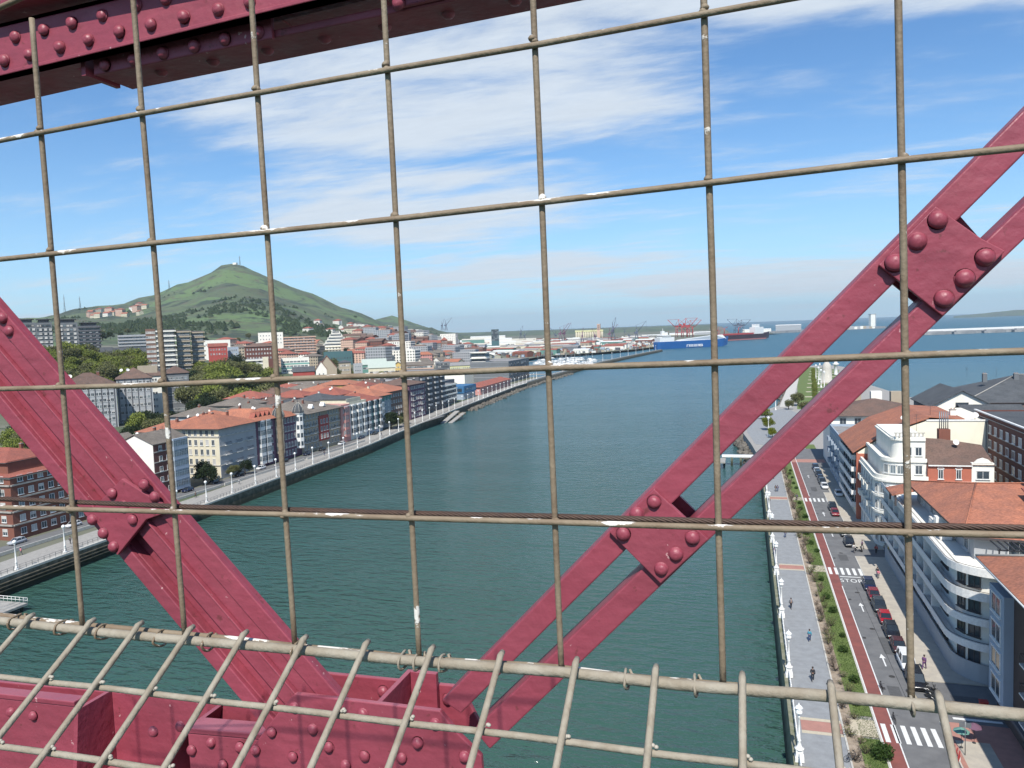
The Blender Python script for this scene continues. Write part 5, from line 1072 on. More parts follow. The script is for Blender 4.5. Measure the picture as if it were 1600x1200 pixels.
for i in range(760):
    if n_t >= 250: break
    px = rt_.triangular(545, 760, 640); r = rt_.uniform(900, 1750)
    drop_house(px, r, zone=('low on the slope by the factories' if r < 1150 else 'on the middle of the town slope' if r < 1400 else 'high on the town slope')+(' left of' if px < 630 else ' right of')+' the fourth upright wire')
for i in range(36): drop_house(rt_.uniform(325, 500), rt_.uniform(850, 1250), rt_.choice((0, 1, 5, 6, 2)), 'among trees below the hill', g='houses at the foot of the hill')
for i in range(26): drop_house(rt_.uniform(140, 232), rt_.uniform(2250, 2500), rt_.choice((0, 1, 1, 2)), 'in the hillside hamlet left of the peak', g='houses of the hillside hamlet')
for i in range(26): drop_house(rt_.uniform(480, 600), rt_.uniform(1600, 2100), rt_.choice((0, 6, 6, 0)), 'scattered high on the green flank', g='white houses scattered on the flank')
for pr in protos:
    for ch in [c for c in snap.get(pr[0], [])]: bpy.data.objects.remove(ch)
    bpy.data.objects.remove(pr[0])
# ------------------------------------------------------------------ right bank buildings
def path_band(path, z0, z1, t0, t1, mats, name, root, closed=False, mi=0):
    """band following a plan path (left side = outside), from offset t0 to t1"""
    n = len(path); P = [Vector((x, y, 0)) for x, y in path]; N_ = []
    for i in range(n):
        a = P[max(i-1, 0)]; b = P[min(i+1, n-1)]; t = (b-a).normalized(); N_.append(Vector((-t.y, t.x, 0)))
    mb = MB()
    for i in range(n):
        for off, z in ((t0, z0), (t1, z0), (t1, z1), (t0, z1)): q = P[i]+N_[i]*off; mb.v.append((q.x, q.y, z))
    for i in range(n-1):
        for j in range(4): a = i*4+j; b = i*4+(j+1) % 4; mb.f.append((a, b, b+4, a+4)); mb.m.append(mi); mb.sm.append(False)
    mb.f += [(3, 2, 1, 0), tuple(range(4*n-4, 4*n))]; mb.m += [mi, mi]; mb.sm += [False, False]
    return mb.build(name, mats, root)
def arc(cx, cy, r, a0, a1, n): return [(cx+r*math.cos(R_(a0+(a1-a0)*i/n)), cy+r*math.sin(R_(a0+(a1-a0)*i/n))) for i in range(n+1)]
# --- corner block with curved white balconies
B1 = tag(empty('building', (24, 104, 0)), 'white corner block with curved balcony bands and orange hipped roof on the right street', 'building')
NR = True
path = [(1.6, 54), (1.6, 20), (1.6, 8)]+arc(6.1, 5.5, 4.5, 180, 255, 8)+[(8.5, 1.0), (20, 1.0)]       # from far end to the side street
poly = [(1.6, 54)]+path[1:-1]+[(20, 1.0), (20, 54)]
mb = MB(); mb.prism(poly, 0, 14.2); mb.build('wall', W_white, B1)
for k, (z0, z1) in enumerate(((4.4, 5.35), (7.55, 8.5), (10.7, 11.75), (13.8, 14.75))):
    path_band([p for p in path], z0, z1, -.1 if 0 else -1.35, -1.22, M_white, 'balcony_parapet', B1) if 0 else None
    path_band(path, z0, z0+.18, -.02, -1.35, M_white, 'balcony_slab', B1)
    path_band(path, z0+.182, z1, -1.22, -1.35, M_white, 'balcony_parapet', B1)
    path_band(path, z1+.12, z1+.17, -1.26, -1.31, M_iron, 'handrail', B1)
def b1_window(x, y, z, w, h, rz, g=0, fr=M_fdark, par=B1):
    o = put('window', frame_mesh(w, h, fr, 'two'), par, (x, y, z), (0, 0, rz)); put('pane', pane_mesh(w, h, g), o); return o
for f, z in enumerate((2.4, 5.7, 8.85, 12.0)):
    hh = 2.1 if f else 1.9; z = z-.1
    b1_window(10.9, 1.0, z, 3.2, hh-.25, 0, 0); b1_window(6.6, 1.04, z, 1.5, hh-.3, R_(-14), 2)
    put('wall_panel', CACHE.setdefault('b1wp', (lambda m: (m.box(-1.2, 1.2, -.5, 0, 0, 2.5), m.mesh('wall_panel', W_white))[1])(MB())), B1, (15, .99, z-.3))
    for q in range(8): b1_window(1.6, 11+q*5.3, z, (3.6, 2.2)[q % 2], hh-.2, -math.pi/2, (0, 0, 1, 4)[q % 4], M_frame if q % 2 else M_fdark)
    for a in (200, 225): b1_window(6.1+4.5*math.cos(R_(a)), 5.5+4.5*math.sin(R_(a)), z, 1.5, hh-.2, R_(a+90), 0)
for q in range(9): 
    mb = MB(); mb.box(-1.33, -.05, -.06, .06, 5.4, 13.8); o = mb.build('partition', M_white, B1); o.location = (1.6, 13+q*4.8, 0)
# ground floor, planter with bushes
path_band([(p[0]+.0, p[1]) for p in path], 0, 2.5, -.6, -.75, W_grey, 'planter_wall', B1)
mb = MB(); mb.box(6.5, 18, -.9, .95, 0, 1.7); mb.build('planter', W_white, B1)
# terrace floor, pergola, set-back top storey, roof
mb = MB(); mb.box(3.9, 19.5, 6.5, 41, 14.2, 17.5); mb.build('top_storey', W_grey, B1)
for q in range(5): b1_window(3.9, 10+q*6.6, 14.6, 2.0, 2.2, -math.pi/2, (0, 2, 0)[q % 3], M_frame)
b1_window(9, 6.5, 14.6, 2.6, 2.3, 0, 0, M_frame); b1_window(14, 6.5, 14.6, 2.6, 2.3, 0, 0, M_frame)
mb = MB()
for q in range(12): mb.box(5.4+q*.75, 5.55+q*.75, 1.4, 6.4, 17.0, 17.15)
mb.box(5.2, 14.2, 1.5, 1.65, 16.85, 16.99); mb.box(5.3, 5.45, 1.5, 1.65, 14.2, 16.85); mb.box(13.9, 14.05, 1.5, 1.65, 14.2, 16.85); mb.box(9.5, 9.65, 1.5, 1.65, 14.2, 16.85); mb.build('pergola', M_iron, B1)
for q in range(7): mb = MB(); mb.box(5.6+q*1.25, 5.95+q*1.25, 1.8, 2.2, 14.2, 14.9); mb.box(5.5+q*1.25, 6.05+q*1.25, 2.3, 2.36, 14.2, 15.2); mb.build('terrace_chair', M_white if q % 2 else M_iron, B1)
for q, (yy, hh, ll) in enumerate(((19.5, 2.6, 1.3), (21.5, 1.7, 3.6), (16.5, 1.6, .9))): mb = MB(); mb.box(1.9, 3.4, yy-ll/2-.8, yy+ll/2-.8, 14.25, 14.25+hh); mb.box(1.8, 1.88, yy-ll/2+.2, yy+ll/2-1.6, 14.6, 14.0+hh); mb.build('rooftop_unit', M_white, B1)
mb = MB()   # orange tiled roof: hip towards the viewer with a lower western skirt, ridge at 20.6
E0 = [(-.2, 22, 17.9), (4.2, 6.0, 17.9), (20.5, 4.2, 17.2), (20.5, 54, 17.8), (3.8, 54, 17.8)]
Rg = [(9.5, 33, 20.9), (20.5, 33, 20.9), (9.5, 48, 20.9)]
E0 = [(2.4, 5.4, 17.5), (20.8, 4.4, 17.0), (20.8, 43, 17.2), (2.4, 43, 17.2)]
mb.add(E0+[(9.0, 26, 20.3), (20.8, 26, 20.6)], [(0, 1, 5, 4), (0, 4, 3), (4, 5, 2, 3)], 0)
mb.add([(x, y, z-.3) for x, y, z in E0]+E0, [(3, 2, 1, 0), (0, 1, 5, 4), (1, 2, 6, 5), (2, 3, 7, 6), (3, 0, 4, 7)], 1); rf = mb.build('roof', [T_orange, M_fdark], B1)
mb = MB(); mb.tube([(2.4, 5.4, 17.55), (9, 26, 20.38)], .12, 5); mb.tube([(9, 26, 20.38), (20.8, 26, 20.68)], .12, 5); mb.tube([(9, 26, 20.38), (2.4, 43, 17.25)], .12, 5); mb.build('ridge_tile', T_orange, rf)
mb = MB(); mb.plate([(-.9, 36, 16.2), (3.5, 36, 17.2), (3.5, 42, 17.2), (-.9, 42, 16.2)], (0, 0, -.25), 0); mb.build('canopy_roof', T_orange, B1)
for q in (36.5, 41.5): mb = MB(); mb.box(-.4, -.1, q-.15, q+.15, 14.2, 16.2); mb.build('post', M_fdark, B1)
mb = MB(); mb.box(13.5, 20.7, 14.8, 19.2, 17, 20.2, 0); mb.add([(13.1, 14.4, 20.0), (20.8, 14.4, 20.0), (20.8, 19.8, 20.9), (13.1, 19.8, 20.9), (13.1, 14.4, 20.2), (20.8, 14.4, 20.2), (20.8, 19.8, 21.1), (13.1, 19.8, 21.1)], [(3, 2, 1, 0), (4, 5, 6, 7), (0, 1, 5, 4), (1, 2, 6, 5), (2, 3, 7, 6), (3, 0, 4, 7)], 1); mb.build('dormer', [W_red, T_red], B1)
mb = MB(); mb.box(12.5, 20.9, 8.0, 8.4, 15.5, 19.2); mb.box(20.0, 20.9, 8.4, 15, 15.5, 20.0); mb.build('light_well_wall', W_yellow, B1)
dish(B1, 13.6, 9.4, 19.2, 1.2); chimney(B1, 15.5, 24, 20.6, 1.5, .8, W_yellow)
mb = MB(); mb.box(6.6, 9.6, 6.9, 7.5, 18.1, 18.25); mb.build('roof_window', M_white, B1); mb = MB(); mb.lathe([(.55, 0), (.55, .9), (.45, .95), (.45, 1.3), (.55, 1.4), (.55, 1.9)], 12, (14.6, 5.0, 17.0)); mb.build('round_chimney', W_yellow, B1)
B1b = building('yellow-walled house with orange tiles right of the curved balcony block', 50.5, 118, 13, 26, 18.2, W_yellow); slope_roof(B1b, 13, 26, 18.2, 2.8, .8, T_orange); windows(B1b, 'S', 13, 26, 4, 5, 2, 3.2, near=True); chimney(B1b, -3, -6, 20.4, 1.4); windows(B1b, 'W', 13, 26, 4, 5, 2, 3.2, near=True)
B1c = building('ochre stair house rising between the orange roofs', 46.8, 131, 7, 10, 22, W_yellow); slope_roof(B1c, 7, 10, 22, 1.6, .7, T_orange, 'gable_x'); windows(B1c, 'S', 7, 10, 2, 1, 19, 3, 1.2, 1.4, near=True)
# --- nearest dark block at the right edge
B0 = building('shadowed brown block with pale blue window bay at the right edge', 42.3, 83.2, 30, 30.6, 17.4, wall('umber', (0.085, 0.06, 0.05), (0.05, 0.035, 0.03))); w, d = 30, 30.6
mb = MB(); mb.box(-.95, 0, -2.6, 2.6, 0, 12.6); o = mb.build('bay', W_blue, B0); o.location = (-w/2-.001, d/2-3.0, 2.6)
for f in range(4): q = put('window', frame_mesh(3.2, 2.1, M_white, 'two'), B0, (-w/2-.955, d/2-3.0, 3.2+f*3.1), (0, 0, -math.pi/2)); put('pane', pane_mesh(3.2, 2.1, 0), q)
windows(B0, 'W', w, d, 5, 5, 1.2, 3.1, 1.3, 1.7, near=True, m0=8, m1=1, frame=M_fdark); balconies(B0, 'W', w, d, [13, 20], [4.1, 7.2, 10.3], 4, 1.1)
windows(B0, 'S', w, d, 5, 5, 1.2, 3.1, near=True)
mb = MB(); mb.add([(-w/2-2.0, -d/2-1, 17.8), (-w/2-2.0, d/2+1.0, 17.8), (w/2, d/2+1.0, 17.8), (w/2, -d/2-1, 17.8), (-4, -6, 21.6), (-4, 5, 21.6), (w/2, 5, 21.6), (w/2, -6, 21.6)], [(1, 0, 4, 5), (2, 1, 5, 6), (0, 3, 7, 4), (4, 7, 6, 5)], 0)
mb.add([(-w/2-2.0, -d/2-1, 17.55), (-w/2-2.0, d/2+1.0, 17.55), (w/2, d/2+1.0, 17.55), (w/2, -d/2-1, 17.55), (-w/2-2.0, -d/2-1, 17.8), (-w/2-2.0, d/2+1.0, 17.8), (w/2, d/2+1.0, 17.8), (w/2, -d/2-1, 17.8)], [(0, 1, 2, 3), (1, 0, 4, 5), (2, 1, 5, 6)], 1); mb.build('roof', [T_orange, M_fdark], B0)
mb = MB(); mb.tube([(-w/2-2.0, d/2+1, 17.9), (-4, 5, 21.65)], .16, 5); mb.build('ridge_tile', M_stone, B0)
mb = MB(); mb.tube([(-w/2-2.07, -d/2-1, 17.65), (-w/2-2.07, d/2+1.05, 17.65)], .10, 6); mb.build('gutter', M_white, B0)
mb = MB(); mb.box(-w/2-.9, -w/2-.002, -d/2, d/2-6.5, 2.6, 3.0); mb.build('awning', W_dark, B0)
# --- white modern-style corner block with curved storeys
B2 = tag(empty('building', (24.6, 164.5, 0)), 'cream 1930s corner block with rounded storeys and stepped roof terraces', 'building')
def rounded(x0, x1, y0, y1, r, n=8): return [(x0, y1)]+arc(x0+r, y0+r, r, 180, 270, n)+[(x1, y0), (x1, y1)]
storeys = [(0, 14, 0, 0, 26, 22), (14, 17.4, 1.2, 1.2, 26, 22), (17.4, 21.2, 4.0, 2.5, 9.2, 22)]
mb = MB(); mb.prism(rounded(0, 9, 0, 23, 4.0), 0, 13.8); mb.build('wall', W_white, B2)
mb = MB(); mb.prism(rounded(1.4, 9, 1.4, 23, 3.4), 13.8, 17.4); mb.build('wall', W_white, B2)
mb = MB(); mb.prism(rounded(3.2, 9, 2.6, 23, 2.6), 17.4, 22.0); mb.build('wall', W_white, B2)
pth = [(0, 23)]+arc(4, 4, 4, 180, 270, 8)+[(9, 0)]
for z in (3.6, 6.9, 10.2, 13.4): path_band(pth, z, z+.42, 0.0, -.45, W_white, 'string_course', B2)
path_band(pth, 13.82, 14.6, 0.3, -.15, W_white, 'parapet', B2); path_band([(1.4, 23)]+arc(4.8, 4.8, 3.4, 180, 270, 8)+[(9, 1.4)], 17.2, 17.9, .2, -.35, W_white, 'string_course', B2)
path_band([(3.2, 23)]+arc(5.8, 5.2, 2.6, 180, 270, 8)+[(9, 2.6)], 21.3, 21.7, 0.1, -.35, W_white, 'string_course', B2)
mb = MB()
for q in range(8): mb.box(3.6+q*.7, 3.9+q*.7, 2.75, 2.95, 22, 22.7)
mb.box(3.4, 9, 2.7, 3.0, 22.7, 22.9); mb.build('balustrade', M_stone, B2)
for f in range(4):
    z = 1.0+f*3.3
    for q in (6.4, 7.9): b1_window(q, 0, z, 1.1, 1.8, 0, (0, 3, 4)[(f+int(q)) % 3], M_frame, B2)
    for a in (200, 222, 245): b1_window(4+4*math.cos(R_(a)), 4+4*math.sin(R_(a)), z, 1.0, 1.8, R_(a+90), 0, M_frame, B2)
    for q in range(5): b1_window(0, 7+q*3.4, z, 1.3, 1.8, -math.pi/2, (0, 4, 1)[(q+f) % 3], M_frame, B2)
    b1_window(8.6, -.001, z, .5, 1.8, 0, 0, M_frame, B2) if 0 else None
b1_window(7.6, 1.4, 14.8, 1.3, 1.8, 0, 0, M_frame, B2)
for a in (215, 240, 262): b1_window(4.8+3.42*math.cos(R_(a)), 4.8+3.42*math.sin(R_(a)), 14.8, 1.1, 1.7, R_(a+90), 1, M_frame, B2)
for q in (6.0, 7.8): b1_window(q, 2.6, 18.3, 1.2, 1.7, 0, 0, M_frame, B2)
for q in range(3): o = put('balcony', balcony_mesh(3, 1.0, 'solid', W_white), B2, (0, 9+q*5, 7.0), (0, 0, -math.pi/2)); put('balcony', balcony_mesh(3, 1.0, 'solid', W_white), B2, (0, 9+q*5, 10.4), (0, 0, -math.pi/2))
# right wing of the same corner: red brick storey below a brown tiled roof
mb = MB(); mb.box(9.002, 20.2, .3, 18, 0, 13.6); mb.build('wall', W_white, B2); mb = MB(); mb.box(9.002, 16.5, .25, 18, 13.6, 16.9); mb.build('wall', WALLS.get('brick2') or wall('brick2', (0.42, 0.13, 0.08), (0.30, 0.10, 0.07)), B2)
mb = MB(); mb.box(16.5, 20.3, .2, 18, 13.6, 17.4); mb.add([(16.8, .15, 17.4), (20.0, .15, 17.4), (19.3, .15, 18.1), (18.4, .15, 18.4), (17.5, .15, 18.1), (16.8, .6, 17.4), (20.0, .6, 17.4), (19.3, .6, 18.1), (18.4, .6, 18.4), (17.5, .6, 18.1)], [(0, 1, 2, 3, 4), (9, 8, 7, 6, 5), (1, 6, 7, 2), (2, 7, 8, 3), (3, 8, 9, 4), (4, 9, 5, 0)]); mb.build('gable', W_white, B2)
b1_window(18.4, .2, 14.3, 2.2, 1.6, 0, 0, M_frame, B2)
for q in (11.2, 14.3): b1_window(q, .25, 14.2, .9, 1.9, 0, 0, M_white, B2); mb = MB(); mb.tube([(q+.6*math.cos(R_(a)), .18, 16.1+.45*math.sin(R_(a))) for a in range(0, 181, 30)], .08, 4); mb.build('arch_trim', M_white, B2)
mb = MB(); mb.box(9, 16.6, -.1, .245, 13.5, 13.75); mb.box(9, 16.6, -.2, .245, 16.75, 16.98); mb.build('cornice', M_white, B2)
mb = MB(); mb.add([(9.0, -.1, 17.0), (20.4, -.1, 17.0), (20.4, 9, 19.6), (9.0, 9, 21.0), (9.0, 18, 17.0), (20.4, 18, 17.0), (13, 9, 20.8)], [(0, 1, 2, 6), (0, 6, 3), (6, 2, 5, 4), (3, 6, 4), (1, 5, 2)]); mb.build('roof', T_brown, B2)
for f in range(4):
    for q in range(4): b1_window(10.5+q*2.7, .3, 1+f*3.2, 1.1, 1.7, 0, (0, 4, 3, 1)[(q+f) % 4], M_frame, B2)
mb = MB(); mb.box(12.9, 15.0, 9.6, 11.4, 19, 22.6, 0)
for q in range(5): mb.tube([(13.2+q*.38, 10.5, 22.6), (13.2+q*.38, 10.5, 26.2)], .1, 5, 1)
mb.build('chimney', [W_brick, M_zinc], B2); dish(B2, 15.2, 6.6, 19.6, 1.3); aerial(B2, 9.2, 12, 22, 3.5)
# --- tall block behind it: blank cream party wall, orange mono-pitch roof and balconied river front
B3 = tag(empty('building', (24, 188, 0)), 'tall block showing a blank cream party wall and long white balconies to the river', 'building')
B3['_wall'] = 'cream2'; wl = wall('cream2', (0.78, 0.74, 0.60), (0.62, 0.58, 0.47))
mb = MB(); S3 = [(0, 15.4), (6, 19.6), (14, 22.6), (27.2, 22.6), (27.2, -1), (0, -1)]
mb.plate([(x, 0, z) for x, z in S3][::-1], (0, 27, 0)); mb.build('wall', wl, B3)
mb = MB(); mb.box(.0, 2.4, -.25, -.002, 0, 15.2); mb.box(-.002, -.3, -.25, 1.2, 0, 15.4); mb.build('pilaster', WALLS['brick2'], B3)
mb = MB(); mb.plate([(-1.1, -.3, 15.3), (-1.1, 28, 15.3), (6, 28, 20.0), (6, -.3, 20.0)], (0, 0, .2)); mb.plate([(6.0, -.3, 20.0), (6.0, 28, 20.0), (14.4, 28, 23.2), (14.4, -.3, 23.2)][::1], (0, 0, .2)); mb.plate([(14.4, 2, 23.2), (14.4, 28, 23.2), (22, 28, 22.7), (22, 2, 22.7)], (0, 0, .2)); mb.build('roof', T_orange, B3)
mb = MB(); mb.box(14, 27.4, -.15, .15, 22.61, 22.95); mb.box(27.0, 28.6, .5, 3.0, -1, 21.4); mb.build('coping', M_white, B3)
for f in range(5):
    put('balcony', balcony_mesh(24, 1.15, 'solid', M_white), B3, (0, 14, 2.6+f*2.75), (0, 0, -math.pi/2))
    for q in range(6): b1_window(0, 4+q*3.9, 2.8+f*2.75, 1.8, 1.9, -math.pi/2, (0, 0, 1, 4)[(q+f) % 4], M_fdark, B3)
dish(B3, 10, 3, 22.2, 1.3); dish(B3, 24, 2, 22.7, 1.5); aerial(B3, 16, 6, 23, 3); chimney(B3, 21, 8, 22.7, 1.5, 1.2, W_white)
mb = MB(); mb.tube([(25.6, -.12, 22.5), (25.6, -.12, 0)], .09, 5); mb.tube([(25.6, -.12, 22.5), (27, -.12, 22.5)], .09, 5); mb.build('downpipe', M_zinc, B3)
B3f = building('blue-grey shaded river front block beyond the long balconies', 36, 232, 24, 33, 13.4, W_blue); windows(B3f, 'W', 24, 33, 9, 4, 1, 3.2, 1.4, 1.9, near=True); balconies(B3f, 'W', 24, 33, [5, 13, 21, 29], [3.8, 7, 10.2], 3.5, 1.1, 'solid', W_blue); flat_roof(B3f, 24, 33, 13.4, W_blue, .8, T_grey)
# --- the roofs behind
b = building('white-windowed attic block under a mottled brown hipped roof', 38, 262, 27, 26, 17.0, W_white); 
windows(b, 'S', 27, 26, 6, 1, 13.8, 3, 1.9, 2.2, near=True, glass=(3, 0), frame=M_white); slope_roof(b, 27, 26, 17, 3.6, 1.2, T_brown)
for q, (x, y, hh) in enumerate(((-9, 6, 2.2), (-4, 8, 3.0), (2, 7, 2.4), (8, 8, 2.2))): mb = MB(); mb.box(x-1.6, x+1.6, y, y+3, 17, 20.2+hh-.5); mb.build('roof_house', W_white if q % 2 == 0 else W_beige, b)
b = building('dark slate complex with a white gable facing the viewer', 61, 268, 16, 26, 19.0, W_slate); slope_roof(b, 16, 26, 19, 4.5, .9, T_slate, 'gable_y'); mb = MB(); mb.plate([(-7.8, -13.05, 14), (7.8, -13.05, 14), (7.8, -13.05, 19), (0, -13.05, 23.2), (-7.8, -13.05, 19)][::-1], (0, .04, 0)); mb.build('gable', W_white, b); on_side(b, 'window', win_mesh(3.4, 1.6, M_fdark, 0, 'three'), 'S', 8, 18.2, 16, 26, .1)
b = building('wide grey slate hipped roof spreading to the right edge', 96, 300, 56, 40, 17.6, W_slate); slope_roof(b, 56, 40, 17.6, 7.0, 1.2, T_slate)
for q in range(5): chimney(b, -18+q*9, -2+rnd.uniform(-4, 4), 23.6, 1.6, 1.3, W_slate)
for q in range(3): dish(b, 4+q*5, -9, 21.4, 1.6)
for q in range(5): aerial(b, -22+q*9, 3, 24, 3.2)
windows(b, 'S', 56, 40, 14, 1, 14.4, 3, 2.2, 1.8, frame=M_white)
mb = MB(); mb.tube([(-28.6, -20.6, 17.5), (-8, 0, 24.7)], .2, 4); mb.tube([(-8, 0, 24.7), (8, 0, 24.7)], .2, 4); mb.build('ridge_tile', M_concrete, b)
b = building('low slate wing with glazed terraces before the wide slate roof', 63, 236, 14, 18, 18, W_slate); slope_roof(b, 14, 18, 18, 3.2, .6, T_slate, 'gable_x'); on_side(b, 'glazed_terrace', bay_mesh(12, 1.2, 1, 3.4, M_frame, M_glass2), 'S', 7, 14.6, 14, 18)
b = building('orange tiled attic house with cream window row before the slate roofs', 82, 226, 24, 18, 18.4, W_cream); windows(b, 'S', 24, 18, 6, 2, 12, 3.2, 1.5, 2.0, near=True); slope_roof(b, 24, 18, 18.4, 3.0, .8, T_red, 'gable_x'); chimney(b, 4, -4, 20.4, 1.8, .9, W_yellow); dish(b, 7, -6, 20, 1.5); dish(b, 9, -6, 19.8, 1.5)
b = building('dark red brick block with white framed windows at the right edge', 58.5, 175, 17, 44, 23.6, W_darkbrick, rz=R_(0)); windows(b, 'W', 17, 44, 11, 7, 1.6, 3.1, 1.6, 1.6, near=True, frame=M_white, glass=(2, 2, 1, 3)); windows(b, 'S', 17, 44, 5, 7, 1.6, 3.1, 1.5, 1.6, near=True); flat_roof(b, 17, 44, 23.6, W_darkbrick, .4, T_slate)
bands(b, 'W', 17, 44, [4.4+3.1*k for k in range(7)], M_stone, .12, .12); mb = MB(); mb.box(-8.9, -8.4, -22.3, 22.3, 24.0, 24.25); mb.build('coping', M_white, b)
b = building('white party wall house behind the cream wall', 66, 214, 22, 20, 15, W_grey); slope_roof(b, 22, 20, 15, 3, .6, T_slate)
rr = random.Random(3)
for i in range(26):        # the rest of the quarter further right and inland
    x = 84+(i % 6)*30+rr.uniform(-3, 3); y = 100+(i//6)*42+rr.uniform(-4, 4); w, d, h = rr.uniform(20, 26), rr.uniform(22, 30), rr.uniform(14, 19)
    wm, tm = rr.choice((W_cream, W_beige, W_brick, W_white)), rr.choice((T_orange, T_red, T_brown, T_slate))
    if y > 270: continue
    b = building('%s house with %s roof in the quarter right of the picture, %s from the bridge' % (cw.get(wm, 'plain'), ct[tm], ORD[i]), x, y, w, d, h, wm, 0, 0, 'houses of the quarter inland from the right street'); slope_roof(b, w, d, h, 3, .7, tm)
b = building('yellow kiosk front with small windows at the side street corner', 27.5, 162.2, 3.2, 2.6, 4.2, W_yellow, sink=.5); windows(b, 'W', 3.2, 2.6, 1, 1, 1.2, 3, 1.4, 1.4, m0=.3, m1=.3, near=True); windows(b, 'S', 3.2, 2.6, 1, 1, 1.2, 3, 1.4, 1.4, m0=.3, m1=.3, near=True); flat_roof(b, 3.2, 2.6, 4.2, W_yellow, .3)
# ------------------------------------------------------------------ cars
def paint(name, col): return mat('car_paint_'+name, col, 0.25, tuple(v*.85 for v in col), 1, .4, spec=0.6)
M_tyre = mat('tyre', (0.02, 0.02, 0.02), 0.9); M_rim = mat('rim', (0.45, 0.45, 0.46), 0.35, metal=.7); M_carglass = mat('car_glass', (0.02, 0.025, 0.03), 0.05, spec=.8); M_lamp = mat('headlamp', (0.6, 0.6, 0.58), 0.2); M_tail = mat('tail_lamp', (0.35, 0.02, 0.02), 0.3)
def car_meshes(L_=4.2, W_=1.75, H_=1.45, kind='hatch'):
    # body: stations along the length with a rounded cross-section
    mb = MB(); mb.smooth = True
    zb = .22; belt = {'hatch': .88, 'van': 1.0, 'suv': 1.0}[kind]; st = []
    for t, w, zt, z0 in ((0, .70, .62, .38), (.02, .86, .74, .28), (.08, .95, .82, zb), (.2, 1, belt-.02, zb), (.5, 1, belt, zb), (.85, 1, belt+.02, zb), (.96, .96, belt, .26), (1, .86, belt-.08, .36)):
        st.append((-L_/2+L_*t, W_/2*w, zt, z0))
    prof = lambda w, zt, z0: [(-w*.9, z0), (-w, z0+.14), (-w, zt-.2), (-w*.93, zt-.03), (-w*.8, zt), (0, zt+.025), (w*.8, zt), (w*.93, zt-.03), (w, zt-.2), (w, z0+.14), (w*.9, z0)]
    b = len(mb.v); n = 11
    for y, w, zt, z0 in st: mb.v += [(x, y, z) for x, z in prof(w, zt, z0)]
    for i in range(len(st)-1):
        for j in range(n): a = i*n+j; c = i*n+(j+1) % n; mb.f.append((a, c, c+n, a+n)); mb.m.append(0); mb.sm.append(True)
    mb.f += [tuple(range(n-1, -1, -1)), tuple(range((len(st)-1)*n, len(st)*n))]; mb.m += [0, 0]; mb.sm += [False, False]
    body = mb
    # greenhouse
    g = MB(); rear = {'hatch': .93, 'van': .985, 'suv': .96}[kind]; f0, f1 = (.24, .42) if kind != 'van' else (.2, .33); r1 = {'hatch': .82, 'van': .95, 'suv': .88}[kind]
    Yf, Yr = -L_/2+L_*f0, -L_/2+L_*rear; yf, yr = -L_/2+L_*f1, -L_/2+L_*r1; wb, wt = W_/2*.9, W_/2*.74; zb_, zt_ = belt-.03, H_-.04
    base = [(-wb, Yf, zb_), (wb, Yf, zb_), (wb, Yr, zb_), (-wb, Yr, zb_)]; top = [(-wt, yf, zt_), (wt, yf, zt_), (wt, yr, zt_), (-wt, yr, zt_)]
    g.add(base+top, [(0, 1, 5, 4), (1, 2, 6, 5), (2, 3, 7, 6), (3, 0, 4, 7)])
    r = MB(); r.add([(-wt-.01, yf-.03, zt_), (wt+.01, yf-.03, zt_), (wt+.01, yr+.03, zt_), (-wt-.01, yr+.03, zt_), (-wt*.86, yf+.12, H_), (wt*.86, yf+.12, H_), (wt*.86, yr-.1, H_), (-wt*.86, yr-.1, H_)], [(0, 1, 5, 4), (1, 2, 6, 5), (2, 3, 7, 6), (3, 0, 4, 7), (4, 5, 6, 7)])
    for s in (-1, 1):
        for (p, q) in ((base[0], top[0]), (base[3], top[3])): r.tube([(s*abs(p[0])*1.0, p[1], p[2]), (s*abs(q[0])*1.01, q[1], q[2])], .045, 4)
        ym = (yf+yr)/2+.05; r.tube([(s*wb*1.0, ym, zb_), (s*wt*1.01, ym, zt_)], .04, 4)
    wl_ = MB(); wl_.lathe([(.12, -.1), (.31, -.1), (.33, -.06), (.33, .06), (.31, .1), (.12, .1)], 16)
    rm = MB(); rm.lathe([(.02, .06), (.2, .08), (.22, .112), (.19, .115), (.05, .095)], 12)
    li = MB(); li.box(-.17, .17, -.05, .05, -.07, .07)
    return body, g, r, wl_, rm, li
CARM = {}
for k, (L_, W_, H_) in (('hatch', (4.1, 1.74, 1.45)), ('van', (4.6, 1.85, 1.85)), ('suv', (4.5, 1.85, 1.65))):
    bo, g, r, wl_, rm, li = car_meshes(L_, W_, H_, k)
    CARM[k] = dict(body=bo, glass=g.mesh('windows', M_carglass), roof=r, wheel=wl_.mesh('wheel', M_tyre), rim=rm.mesh('rim', M_rim), lamp=li.mesh('headlight', M_lamp), tail=li.mesh('tail_light', M_tail), d=(L_, W_, H_))
PAINTS = {}
def car(x, y, rz, kind, colname, col, label, group='cars parked along the right street'):
    if colname not in PAINTS: PAINTS[colname] = paint(colname, col)
    p = PAINTS[colname]; M_ = CARM[kind]; L_, W_, H_ = M_['d']
    t = tag(empty('parked_car', (x, y, .014), rz), label, 'car', group)
    for nm in ('body', 'roof'):
        k = (nm, kind, colname)
        if k not in CACHE: CACHE[k] = M_[nm].mesh(nm, p)
        put(nm, CACHE[k], t)
    put('windows', M_['glass'], t)
    for sx in (-1, 1):
        for sy in (-.31, .31): 
            w = put('wheel', M_['wheel'], t, (sx*(W_/2-.1), sy*L_, .33), (0, sx*math.pi/2, 0)); put('rim', M_['rim'], w)
        put('headlight', M_['lamp'], t, (sx*W_*.34, -L_/2+.06, .62)); put('tail_light', M_['tail'], t, (sx*W_*.38, L_/2-.05, .74))
